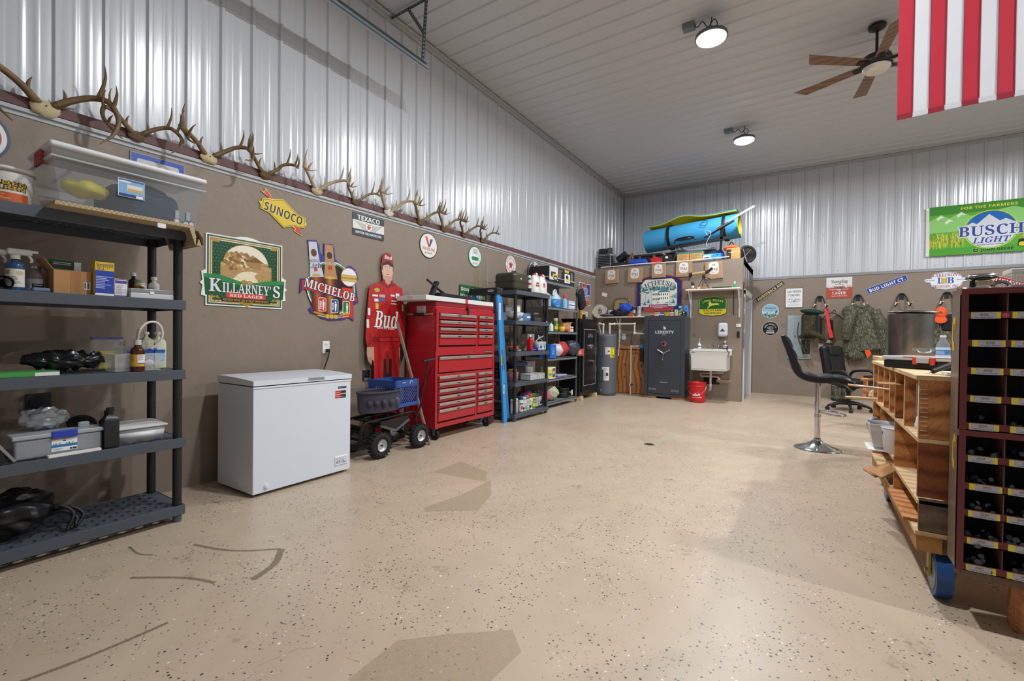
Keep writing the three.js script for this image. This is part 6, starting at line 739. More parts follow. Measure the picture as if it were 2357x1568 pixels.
  solo('green_basin', 'green plastic basin behind the spray cans', 'basin', la([[0.0001, 0], [0.1, 0], [0.12, 0.16], [0.125, 0.165], [0.0001, 0.16]]), M('#2f7a3a', 0.4), [-3.62, B(0), -5.72]); solo('dark_bowl', 'dark green bowl at the left back of lowest shelf', 'bowl', la([[0.0001, 0], [0.06, 0], [0.11, 0.12], [0.115, 0.12], [0.0001, 0.1]]), M('#26302a', 0.4), [-3.62, B(0), -5.46]); solo('purple_bag', 'bulging purple plastic bag on lowest shelf', 'bag', sit(sp(0.13, 0, 0.14, 0, 0.9, 1, 1.1, 24), 0.02, 10, 1), M('#9a4a84', 0.4), [-3.64, B(0), -6.0]);
}
// ---------- grey metal shelving ----------
const topsC = [0.101, 0.484, 0.824, 1.262, 1.66, 2.072], C = (k) => topsC[k] + 0.002;
{
  const MS = M('#8b9096', 0.45, 0.3), t = thing('metal_shelving', 'grey steel shelving beside the black gun safe', 'shelving', [0, 0, 0]), x0 = -3.92, x1 = -3.5, z0 = -7.56, z1 = -6.36;
  for (const y of topsC) part('shelf', [bb(x0, x1, y - 0.012, y, z0, z1), bb(x1 - 0.014, x1, y - 0.045, y, z0, z1, 0.003), bb(x0, x0 + 0.01, y - 0.045, y, z0, z1), bb(x1 - 0.002, x1 + 0.003, y - 0.03, y - 0.014, z0, z1)], MS, t);
  for (const x of [x0, x1]) for (const z of [z0, z1]) { const s = z === z0 ? 1 : -1, p = part('upright', [bb(x - 0.002, x + 0.002, 0, 2.08, z, z + s * 0.035), bb(x, x + (x === x1 ? -0.035 : 0.035), 0, 2.08, z - 0.002, z + 0.002)], GALV, t), h = []; for (let y = 0.03; y < 2.05; y += 0.042) h.push(bx(0.0014, 0.02, 0.008, x + (x === x1 ? 0.0025 : -0.0025), y, z + s * 0.018)); const o = part('punched_slots', h, BLACK, p); o.userData.kind = 'stuff'; }
  const cb = thing('compressor_box', 'black and white air compressor box on metal shelving', 'box', [-3.7, C(5), -6.96]); part('body', bx(0.38, 0.25, 0.94, 0, 0.125, 0, 0.003), M('#1e1e20', 0.5), cb); part('front_print', [qd(0.5, 0.24, 'compress', 0.192, 0.125, 0.22, Q)], SHEET, cb, true); part('corner_print', [qd(0.4, 0.24, 'compress2', 0.192, 0.125, -0.25, Q)], SHEET, cb, true); part('strap', bb(-0.193, 0.1935, 0.07, 0.077, -0.472, 0.472), WHITE, cb);
  const hat = thing('round_sign', 'round stars and stripes sign leaning above the shelving', 'sign', [XL + 0.03, 2.24, -6.7]); { const T = canvas(256, 256, (c) => { disc(c, 128, 128, 128, 128, '#d8d4d4'); c.save(); c.beginPath(); c.arc(128, 128, 120, 0, 6.3); c.clip(); box(c, 0, 0, 256, 256, '#e4e2e4'); for (let i = 0; i < 5; i++) { c.save(); c.translate(130, 40 + i * 50); c.rotate(-0.3); box(c, 0, 0, 200, 24, '#b02a38'); c.restore(); } box(c, 0, 0, 120, 160, '#28345e'); for (let i = 0; i < 12; i++) star(c, 20 + (i % 4) * 28, 30 + Math.floor(i / 4) * 44, 12, '#e8e8ec'); c.restore(); box(c, 20, 130, 210, 40, '#20242e'); txt(c, 'FIREARMS', 128, 152, 38, '#eeeeee', { w: 180 }); }); part('plate', panel(circ(0.2), 0.004, 0.4, 0.4).rotateY(Q), printed(T), hat, true); }
  const g2 = C(4); bottle('big_clear_jug', 'large cloudy grey jug on metal shelving', 'jug', [-3.62, g2, -6.56], { r: 0.1, h: 0.24, shoulder: 0.08, neck: [0.03, 0.02], cap: [0.03, 0.02], capMat: M('#c8b890', 0.5), mat: M('#a8a8b0', 0.35) });
  const wj = thing('washer_jug', 'blue washer fluid jug with white handle', 'jug', [-3.58, g2, -6.82]); part('body', la([[0.0001, 0], [0.12, 0], [0.12, 0.14], [0.0001, 0.14]], 0, 0, 0, 4).rotateY(Q / 2).scale(0.8, 1, 1.1), M('#3f8fd8', 0.25), wj); part('top', la([[0.12, 0.14], [0.118, 0.17], [0.05, 0.24], [0.03, 0.27], [0.0001, 0.27]], 0, 0, 0, 4).rotateY(Q / 2).scale(0.8, 1, 1.1), M('#c6d8e4', 0.3), wj); part('handle', tube([[0, 0.2, 0.07], [0, 0.28, 0.04], [0, 0.29, -0.03], [0, 0.2, -0.07]], 0.016), M('#c6d8e4', 0.3), wj); part('label', qd(0.14, 0.12, 'bluejug', 0.0685, 0.07, 0, Q), SHEET, wj, true);
  const sb = bottle('spray_bottle', 'pale blue spray bottle with red and white trigger', 'spray bottle', [-3.55, g2, -7.12], { r: 0.045, h: 0.17, mat: M('#8fc4e8', 0.3) }); part('trigger_head', [bx(0.03, 0.04, 0.08, 0, 0.22, -0.01, 0.008), cy(0.02, 0.02, 0.03, 0, 0.19, 0)], M('#d84048', 0.4), sb);
  carton('white_bin', 'white plastic bin with rope handle on metal shelving', 'bin', [-3.62, g2, -7.38], [0.18, 0.15, 0.24], M('#b8c8d8', 0.4), 'scrubs', { fh: 0.5 });
  const bb1 = thing('hanging_black_case', 'black hard shell bag hanging at the shelving end', 'bag', [-3.5, 1.66, -7.7]); part('shell', rot(lumpy(bx(0.1, 0.36, 0.22, 0, 0, 0, 0.04), 0.01, 8, 4), 0.5).translate(0, 0.2, 0.0), M('#131416', 0.35), bb1); part('strap', tube([[0, 0.36, 0.16], [0, 0.42, 0.13], [-0.03, 0.4, 0.08]], 0.01), BLACK, bb1);
  const g3 = C(3); sprayCan('tall green spray can on the metal shelving', [-3.56, g3, -6.82], 0.22, 0.038, M('#3a8a4a', 0.35), M('#d4d8d4', 0.4), 'spraygreen'); const ob = thing('open_carton', 'open brown carton with flaps on the metal shelving', 'box', [-3.64, g3, -7.2]); part('walls', [bx(0.22, 0.14, 0.3, 0, 0.07, 0)], CARD, ob); part('flap', [beam([0, 0.14, 0.15], [0, 0.21, 0.22], 0.2, 0.004)], CARD, ob); part('flap', beam([0, 0.14, -0.15], [0, 0.17, -0.26], 0.2, 0.004), CARD, ob);
  solo('yellow_bowl', 'yellow plastic cup in front of open carton', 'cup', la([[0.0001, 0], [0.05, 0], [0.06, 0.08], [0.0001, 0.075]]), M('#e0b83a', 0.4), [-3.53, g3, -6.99]); solo('orange_rag', 'crumpled orange and grey rag beside the yellow cup', 'rag', sit(sp(0.07, 0, 0.05, 0, 1, 0.7, 1.1, 20), 0.02, 20, 5), M('#c87a5a', 0.9), [-3.52, g3, -7.14]); carton('small_red_box', 'small red and white box beside the orange rag', 'box', [-3.54, g3, -7.32], [0.09, 0.09, 0.12], M('#d8d4d0', 0.5), 'ammo2'); bottle('white_bottle', 'short white bottle left of the green spray can', 'bottle', [-3.56, g3, -6.66], { r: 0.04, h: 0.12, cap: [0.02, 0.025], mat: WHITE, capMat: GREYP });
  const g4 = C(2); carton('blue_recycling_bin', 'bright blue plastic bin on metal shelving', 'bin', [-3.58, g4, -6.6], [0.2, 0.22, 0.2], M('#2a6ad0', 0.4), 'bluejug', { fw: 0.5, fh: 0.5 }); solo('white_plastic_bag', 'crumpled white shopping bag on metal shelving', 'bag', sit(sp(0.13, 0, 0.11, 0, 0.9, 0.85, 1.05, 26), 0.035, 16, 2), M('#d4d2d4', 0.5), [-3.57, g4, -6.86]); solo('red_gear_bag', 'red and black cloth bundle on metal shelving', 'bundle', sit(sp(0.14, 0, 0.13, 0, 0.9, 0.95, 1.1, 26), 0.03, 13, 9), M('#b83030', 0.7), [-3.6, g4, -7.1]); solo('toy_pack', 'dark clear-wrapped bundle bulging from shelving end', 'bundle', sit(sp(0.15, 0, 0.13, 0, 0.95, 0.9, 1.3, 28), 0.04, 15, 3), M('#3a3f4c', 0.3), [-3.55, g4, -7.42]); carton('printed_pouch', 'red printed pouch poking out at the shelving end', 'pouch', [-3.46, g4 + 0.01, -7.62], [0.03, 0.12, 0.14], M('#c8c0c0', 0.4), 'coverall', { turn: -0.4 });
  const g1 = C(1); carton('yellow_box', 'yellow and purple product box on metal shelving', 'box', [-3.56, g1, -6.58], [0.14, 0.19, 0.26], M('#e0d890', 0.5), 'yellowbox'); solo('lilac_cloth', 'folded lilac cloth lying on metal shelving', 'cloth', sit(bx(0.22, 0.035, 0.34, 0, 0.02, 0, 0.014), 0.008, 12, 3), M('#a8a0c0', 0.9), [-3.66, g1, -7.1]);
  const g0 = C(0); solo('floral_towel', 'crumpled pale green and pink towels on lowest steel shelf', 'towel', sit(sp(0.15, 0, 0.1, 0, 0.9, 0.75, 1.1, 28), 0.04, 16, 6), M('#b8bc9c', 0.9), [-3.63, g0, -6.8]); solo('pink_towel', 'crumpled pink towel at left of lowest steel shelf', 'towel', sit(sp(0.11, 0, 0.09, 0, 0.9, 0.85, 1, 24), 0.03, 16, 8), M('#c8607c', 0.9), [-3.6, g0, -6.54]); const co = thing('coiled_hose', 'coiled black hose on the lowest steel shelf', 'hose', [-3.66, g0, -7.28]); for (let i = 0; i < 6; i++) part('coil', tr(rot(tor(0.12, 0.015, 0, 0, 0, 30), Q), (i % 2) * 0.01, 0.016 + i * 0.028, (i % 3) * 0.012), M('#17181a', 0.35), co); part('tag', bx(0.004, 0.09, 0.05, 0.14, 0.08, -0.13), WHITE, co); part('fitting', cyx(0.02, 0.05, 0.13, 0.09, -0.05), M('#b8a83a', 0.4, 0.5), co);
}
// ---------- black gun safe ----------
{
  const t = thing('gun_safe', 'black gun safe on wood blocks beside the water heater', 'safe', [-3.72, 0, -8.12]), SB = M('#151518', 0.3), PIN = M('#c9c9c6', 0.4);
  part('body', bb(-0.205, 0.2, 0.076, 1.515, -0.4, 0.4, 0.008), SB, t); const d = part('door', bb(0.2, 0.225, 0.14, 1.45, -0.36, 0.33, 0.008), SB, t); part('pinstripe', [bb(0.2252, 0.226, 0.26, 1.32, 0.27, 0.276), bb(0.2252, 0.226, 0.26, 1.32, -0.296, -0.29), bb(0.2252, 0.226, 0.26, 0.266, -0.296, 0.276), bb(0.2252, 0.226, 1.314, 1.32, -0.296, 0.276)], PIN, d); part('emblem', qd(0.22, 0.16, 'safeblack', 0.2262, 1.2, -0.02, Q), SHEET, d, true);
  part('dial', [cyx(0.055, 0.03, 0.24, 0.99, -0.02, 26), cyx(0.035, 0.05, 0.255, 0.99, -0.02, 22)], CHROME, d); part('handle', [cyx(0.02, 0.05, 0.25, 0.72, -0.02), bar([0.27, 0.72, 0.06], [0.27, 0.72, -0.11], 0.012), bar([0.27, 0.72, -0.1], [0.27, 0.6, -0.1], 0.011)], CHROME, d); for (const y of [0.42, 1.18]) part('hinge', cy(0.02, 0.02, 0.16, 0.225, y, -0.385), BLACKG, t);
  for (const z of [0.33, -0.33]) solo('wood_block', z > 0 ? 'pale wood block under near end of black safe' : 'pale wood block under far end of black safe', 'block', bx(0.42, 0.075, 0.09, 0, 0.0375, 0), PLY, [-3.7, 0, -8.12 + z]);
  const b = bottle('tall_beer_bottle', 'tall amber display bottle standing on the black safe', 'bottle', [-3.8, 1.516, -8.36], { r: 0.045, h: 0.34, shoulder: 0.16, neck: [0.018, 0.06], cap: [0.019, 0.025], mat: M('#d09040', 0.25), label: ['yellow_jar', 0.03, 0.15] }); void b; solo('small_clock', 'small dark round clock on the black safe', 'clock', [cyx(0.05, 0.03, 0, 0.05, 0, 20)], M('#222226', 0.3), [-3.66, 1.516, -8.2]);
}
// ---------- water heater and plumbing ----------
const PVC = M('#dcdad6', 0.4);
{
  const t = thing('water_heater', 'grey cylindrical water heater in the corner', 'water heater', [-3.46, 0, -8.89]), HG = M('#62676e', 0.4); part('tank', la([[0.0001, 0], [0.19, 0], [0.2, 0.015], [0.2, 1.2], [0.19, 1.235], [0.0001, 1.245]], 0, 0, 0, 40), HG, t); part('base_ring', la([[0.19, 0.005], [0.206, 0.008], [0.206, 0.05], [0.2, 0.06]]), M('#4c5056', 0.5), t);
  for (const [y, h] of [[0.9, 0.22], [0.4, 0.24]]) part('access_cover', tr(new RoundedBoxGeometry(0.09, h, 0.016, 2, 0.008), 0, 0, 0.204).rotateY(-0.1).translate(0, y, 0), M('#5a5f66', 0.45), t); part('brand_badge', tr(rot(cyz(0.035, 0.008), 0, 0, 0).scale(1.5, 0.6, 1), 0, 1.13, 0.2).rotateY(0.12), STEEL, t); part('energy_label', wrap(0.2015, 0.2, 'energy', 0, 0.87, 0, 1.0, 0.5), SHEET, t, true); part('rating_label', wrap(0.2012, 0.14, 'whitepaper', 0, 0.9, 0, 0.5, 0.5), SHEET, t, true); part('instructions', wrap(0.2013, 0.27, 'whitepaper', 0, 0.44, 0, 0.3, 0.72), SHEET, t, true); part('drain_valve', [cyz(0.02, 0.04, -0.05, 0.1, 0.21), cyz(0.03, 0.01, -0.05, 0.1, 0.196)], STEEL, t);
  const pipe = (n, l, pts, r) => { const p = thing(n, l, 'pipe', [0, 0, 0]); for (let i = 0; i < pts.length - 1; i++) part('pipe_run', bar(pts[i], pts[i + 1], r, 12), PVC, p); for (let i = 1; i < pts.length - 1; i++) part('elbow', sp(r * 1.6, ...pts[i], 1, 1, 1, 12), PVC, p); return p; };
  pipe('supply_pipe', 'white pipe rising from heater and running behind the grey safe', [[-3.42, 1.245, -8.95], [-3.42, 1.44, -8.95], [-3.37, 1.45, -9.1], [-2.95, 1.45, -9.1], [-2.95, 1.26, -9.1], [-2.7, 1.25, -9.1]], 0.018); pipe('heater_pipe', 'short white pipe loop at left of the heater top', [[-3.52, 1.245, -8.85], [-3.52, 1.43, -8.85], [-3.62, 1.45, -8.9], [-3.66, 1.42, -8.95], [-3.66, 1.0, -9.2], [-3.66, 0.9, -9.37]], 0.018);
  pipe('drain_hose', 'white drain pipe hanging down beside the heater', [[-3.3, 1.56, -9.2], [-3.3, 1.1, -9.2], [-3.31, 0.79, -9.18]], 0.013); const p2 = pipe('floor_supply_pipe', 'white upright pipe with blue valve in front of plywood', [[-3.05, 0, -9.2], [-3.05, 0.99, -9.2], [-2.88, 1.0, -9.2]], 0.016); part('valve', [cyx(0.03, 0.04, -3.05, 0.2, -9.2), bx(0.05, 0.07, 0.05, -3.05, 0.2, -9.2, 0.01)], PVC, p2); part('valve_handle', sp(0.025, -3.02, 0.21, -9.17), M('#2038b0', 0.4), p2);
  const f = thing('water_filter', 'blue-topped water filter housing beside the grey safe', 'filter', [-2.81, 0, -9.2]); part('head', [cy(0.055, 0.06, 0.07, 0, 1.0, 0), bar([-0.07, 1.0, 0], [0.06, 1.0, 0], 0.02)], M('#3a8fd0', 0.4), f); part('canister', la([[0.0001, 0.68], [0.035, 0.68], [0.05, 0.7], [0.052, 0.96], [0.0001, 0.965]]), M('#3a2a26', 0.25), f);
  const pl = thing('plywood_backboard', 'brown plywood boards with round holes behind the plumbing', 'board', [0, 0, BZ1]);
  for (const [x0, x1] of [[-3.42, -3.185], [-3.18, -2.7]]) { const s = shape([[x0, 0.012], [x1, 0.012], [x1, 0.915], [x0, 0.915]]); for (const y of [0.32, 0.58]) { const xs = x0 < -3.3 ? [-3.24, -3.24] : [-2.88]; for (const x of [xs[0]]) { const h = new THREE.Path(); h.absarc(x, y + (x0 < -3.3 ? 0.02 : 0), 0.022, 0, 6.2832, true); s.holes.push(h); } } part('board', ext(s, 0.02).translate(0, 0, 0.002), FIRV, pl); } part('ledger', bb(-3.35, -2.7, 0.925, 1.03, 0.002, 0.045), FIR, pl); part('sill', bb(-3.42, -2.7, 0, 0.012, 0.002, 0.03), M('#5a4a40', 0.7), pl);
  const o = thing('wall_outlet', 'white switch plate on wall right of the heater', 'outlet', [-3.268, 1.19, BZ1]); part('plate', bx(0.085, 0.125, 0.008, 0, 0, 0.004, 0.003), WHITEG, o); part('rocker', bx(0.03, 0.06, 0.004, 0, 0, 0.01), WHITE, o);
}
// ---------- grey safe, shelf and clutter ----------
{
  const SG = M('#3d424b', 0.38, 0, { clearcoat: 0.2 }), t = thing('gun_safe', 'tall charcoal gun safe with chrome three-spoke handle', 'safe', [-2.32, 0, -9.15]); part('body', bb(-0.384, 0.384, 0.036, 1.599, -0.215, 0.197, 0.012), SG, t); part('frame_edge', [bb(-0.385, 0.385, 1.515, 1.6, 0.19, 0.206), bb(-0.385, 0.385, 0.035, 0.09, 0.19, 0.206), bb(-0.385, -0.308, 0.09, 1.515, 0.19, 0.206), bb(0.312, 0.385, 0.09, 1.515, 0.19, 0.206)], SG, t); part('door_gap', bb(-0.308, 0.312, 0.09, 1.515, 0.199, 0.2005), BLACK, t); const d = part('door', bb(-0.3, 0.304, 0.098, 1.507, 0.19, 0.207, 0.005), SG, t);
  part('emblem', qd(0.42, 0.3, 'safe', 0.0, 1.31, 0.2078), SHEET, d, true); part('model_name', qd(0.17, 0.05, 'colonial', 0.0, 0.32, 0.2078), SHEET, d, true); for (const [x, y] of [[-0.21, 0.18], [0.215, 0.17]]) part('scroll', qd(0.14, 0.09, 'scroll', x, y, 0.2078), SHEET, d, true);
  part('dial', [cyz(0.055, 0.02, 0, 1.06, 0.217, 28), cyz(0.034, 0.04, 0, 1.06, 0.235, 24)], CHROME, d); part('dial_face', cyz(0.022, 0.012, 0, 1.06, 0.258, 18), BLACKG, d); const h = part('spoke_handle', [cyz(0.03, 0.05, 0, 0.88, 0.23, 20)], CHROME, d); for (const a of [0.5, 2.6, 4.6]) part('spoke', [bar([0, 0.88, 0.25], [Math.cos(a) * 0.12, 0.88 + Math.sin(a) * 0.12, 0.26], 0.009, 10), sp(0.016, Math.cos(a) * 0.125, 0.88 + Math.sin(a) * 0.125, 0.26)], CHROME, h);
  for (const [x, l] of [[-2.58, 'left wooden shim under the charcoal safe'], [-2.05, 'right wooden shim under the charcoal safe']]) solo('wood_shim', l, 'block', bx(0.24, 0.034, 0.36, 0, 0.017, 0), FIR, [x, 0, -9.13]);
  const s = thing('wall_shelf', 'white shelf board left of the charcoal safe', 'shelf', [0, 0, 0]); part('board', bb(-3.68, -2.72, 1.583, 1.603, -9.385, -9.06, 0.003), WHITE, s); part('bracket', [bar([-3.34, 1.58, -9.1], [-3.34, 1.2, -9.385], 0.008), bb(-3.35, -3.33, 1.15, 1.583, -9.385, -9.37)], PVC, s);
  const sh = 1.603; solo('blue_cloth', 'crumpled bright blue cloth on white shelf', 'cloth', lumpy(sp(0.13, 0, 0.09, 0, 1.15, 0.75, 0.7, 28), 0.05, 16, 1), M('#2a4fc0', 0.85), [-3.17, sh + 0.09, -9.18]); solo('black_cloth', 'heap of black and purple gloves on white shelf', 'gloves', sit(sp(0.17, 0, 0.05, 0, 1.25, 0.42, 0.7, 28), 0.05, 16, 5), M('#232026', 0.85), [-3.3, sh, -9.2]); solo('baseball_hat', 'flat dark cap at left end of the white shelf', 'cap', sit(sp(0.12, 0, 0.02, 0, 1.3, 0.25, 0.8, 20), 0.012, 12, 3), M('#55525a', 0.8), [-3.55, sh, -9.12]); carton('white_packet', 'white packet leaning on the black gloves', 'packet', [-3.46, sh + 0.06, -9.22], [0.16, 0.08, 0.1], M('#d8d8da', 0.5), null);
  const tr1 = thing('round_tray', 'round white tray with crossed flags leaning on wall', 'tray', [-3.79, 1.735, -9.31]); { const T = canvas(256, 256, (c) => { disc(c, 128, 128, 128, 128, '#b8a878'); disc(c, 128, 128, 118, 118, '#cbc8c6'); txt(c, '1883', 128, 70, 26, '#6a5a50', { font: 'serif' }); for (const s of [-1, 1]) { c.save(); c.translate(128, 140); c.rotate(s * 0.5); box(c, -10, -50, 40, 90, s > 0 ? '#a8845a' : '#8a5a4a', '#5a3a2a', 3); c.restore(); } }); const g = panel(circ(0.16), 0.01, 0.32, 0.32); part('dish', rot(g, -0.2), printed(T, 0.3), tr1, true); part('rim', rot(tor(0.158, 0.008, 0, 0, 0.01, 36), -0.2), M('#b8ae88', 0.3, 0.5), tr1); }
  const tr2 = thing('serving_tray', 'gold rectangular serving tray leaning on wall', 'tray', [-3.31, 1.86, -9.35]); part('base', rot(panel(rrect(0.3, 0.24, 0.03), 0.006, 0.3, 0.24), -0.06), M('#a89a6c', 0.35, 0.3), tr2); part('rim', rot(tube([[-0.14, -0.11, 0.015], [0.14, -0.11, 0.015], [0.14, 0.11, 0.015], [-0.14, 0.11, 0.015]], 0.01, 60, 7, true), -0.06), M('#8a6a3c', 0.3, 0.5), tr2); part('print', rot(bx(0.12, 0.03, 0.001, 0, 0.02, 0.0068), -0.06), M('#3a3426', 0.5), tr2);
  for (const [x, c, l] of [[-2.98, STEEL, 'dark steel tumbler on white shelf'], [-2.88, M('#c4c4c6', 0.3, 0.6), 'bright steel tumbler beside the charcoal safe']]) { const tb = thing('steel_tumbler', l, 'tumbler', [x, sh, -9.16]); part('cup', la([[0.0001, 0], [0.035, 0], [0.048, 0.19], [0.05, 0.2], [0.044, 0.2], [0.0001, 0.19]]), x < -2.9 ? M('#5c5c60', 0.35, 0.8) : c, tb); part('print', wrap(0.0465, 0.06, 'steel_small', 0, 0.1, 0, 0, 1.6), SHEET, tb, true); }
  solo('orange_shells', 'small orange plastic box on the white shelf', 'box', [bx(0.09, 0.05, 0.07, 0, 0.025, 0, 0.006)], M('#d8502c', 0.5), [-3.02, sh, -9.09]); solo('business_card', 'tilted white card pinned on washroom wall', 'card', rot(bx(0.12, 0.075, 0.002), 0, 0, -0.35), WHITE, [-3.715, 2.095, BZ1 + 0.003]);
  // ammunition boxes on the safe
  srnd(17); const cells = ['ammo1', 'ammo2', 'ammo3', 'ammo4', 'redband', 'yellow_jar', 'serum', 'blackbox', 'spraywhite', 'green_box'], cols = ['#a83028', '#d8d0b8', '#3a6ab0', '#c8a030', '#d0ccc8', '#b88a30', '#3a3c40', '#2a2426', '#c8c8c8', '#4a8a4a'], kinds = ['red', 'cream', 'blue', 'yellow', 'white and red', 'ochre', 'dark', 'black', 'pale', 'green'];
  let x = -2.62, n = 0; const rowWords = ['front row', 'front row stacked second', 'front row stacked top'];
  while (x < -2.0) { const w = rr(0.05, 0.1), k = n % 10; let y = 1.601; const stack = 1 + Math.floor(rnd() * 2.6); for (let j = 0; j < stack && y < 1.76; j++) { const h = rr(0.045, 0.085), kk = (k + j * 3) % 10; const t2 = thing('ammunition_box', 'small ' + kinds[kk] + ' cartridge box on the charcoal safe, ' + (n + 1) + (n ? n === 1 ? 'nd' : n === 2 ? 'rd' : 'th' : 'st') + ' pile from left, ' + ['bottom', 'second up', 'top'][j], 'box', [x + w / 2, y, -9.06 + rr(-0.02, 0.02)], 0, 'cartridge boxes on the safe'); part('body', bx(w * 0.96, h, 0.08, 0, h / 2, 0, 0.002), M(cols[kk], 0.55), t2); part('print', qd(w * 0.94, h * 0.94, cells[kk], 0, h / 2, 0.0412), SHEET, t2, true); y += h + 0.0005; } x += w + rr(0.002, 0.012); n++; }
  const bz = thing('blue_carton', 'upright blue and white carton at right of the safe top', 'box', [-1.975, 1.601, -9.22], 0); part('body', bx(0.07, 0.2, 0.06, 0, 0.1, 0, 0.002), M('#3a7ac0', 0.5), bz); part('print', qd(0.066, 0.19, 'bluejug', 0, 0.1, 0.031), SHEET, bz, true);
  // bracket shelf with scope
  const ws = thing('bracket_shelf', 'white bracket shelf with spotting scope above farm sign', 'shelf', [0, 0, 0]); part('board', bb(-1.985, -1.04, 2.082, 2.104, -9.386, -9.13, 0.003), WHITE, ws); for (const X of [-1.93, -1.075]) part('bracket', [bb(X - 0.012, X + 0.012, 1.57, 2.082, -9.386, -9.372), bar([X, 2.07, -9.15], [X, 1.75, -9.372], 0.009), bb(X - 0.012, X + 0.012, 2.068, 2.082, -9.38, -9.15)], PVC, ws); part('brace', bar([-1.17, 2.07, -9.3], [-1.17, 1.62, -9.37], 0.008), BLACK, ws);
  const sc = thing('spotting_scope', 'tan spotting scope on a small black tripod', 'scope', [-1.69, 2.104, -9.25]); part('barrel', [bar([-0.2, 0.295, 0], [0.04, 0.315, 0], 0.032, 18, 0.036)], M('#a88c64', 0.5), sc); part('objective', bar([-0.255, 0.291, 0], [-0.195, 0.296, 0], 0.042, 20, 0.038), BLACK, sc); part('eyepiece', [bar([0.04, 0.315, 0], [0.1, 0.34, 0], 0.034, 16, 0.03), bar([0.1, 0.34, 0], [0.16, 0.395, 0], 0.024, 16)], M('#1c1c1e', 0.4), sc); part('head', [cy(0.016, 0.016, 0.07, 0, 0.25, 0), bar([0, 0.24, 0], [0.13, 0.19, 0.03], 0.008)], BLACK, sc); for (const a of [0.3, 2.4, 4.5]) part('leg', bar([0, 0.22, 0], [Math.cos(a) * 0.13, 0.004, Math.sin(a) * 0.09], 0.006), BLACK, sc);
  bottle('black_canister', 'black canister on wood block at shelf left', 'canister', [-1.88, 2.134, -9.27], { r: 0.03, h: 0.1, neck: [0.028, 0.004], shoulder: 0.006, cap: [0.03, 0.03], capMat: M('#4a5a40', 0.5), mat: M('#1e1e20', 0.4), label: ['warn', 0.01, 0.05], mid: 0 }); solo('wood_block', 'brown wood block under the black canister', 'block', bx(0.13, 0.03, 0.1, 0, 0.015, 0), FIR, [-1.89, 2.104, -9.27]); solo('wood_block', 'small pale wood block under the scope', 'block', bx(0.06, 0.045, 0.06, 0, 0.0225, 0), PLY, [-1.745, 2.104, -9.18]); solo('wood_block', 'brown wood block right of the scope legs', 'block', bx(0.1, 0.04, 0.06, 0, 0.02, 0), FIR, [-1.66, 2.104, -9.16]); solo('moss_strip', 'low strip of dark green moss along the shelf', 'moss', sit(bx(0.34, 0.03, 0.06, 0, 0.014, 0, 0.012), 0.015, 40, 2), M('#3a4030', 0.95), [-1.36, 2.105, -9.24]); bottle('eye_drops', 'small green bottle with white dropper top', 'bottle', [-1.14, 2.104, -9.22], { r: 0.026, h: 0.07, neck: [0.014, 0.012], cap: [0.014, 0.04], mat: M('#2f9a54', 0.3) });
}
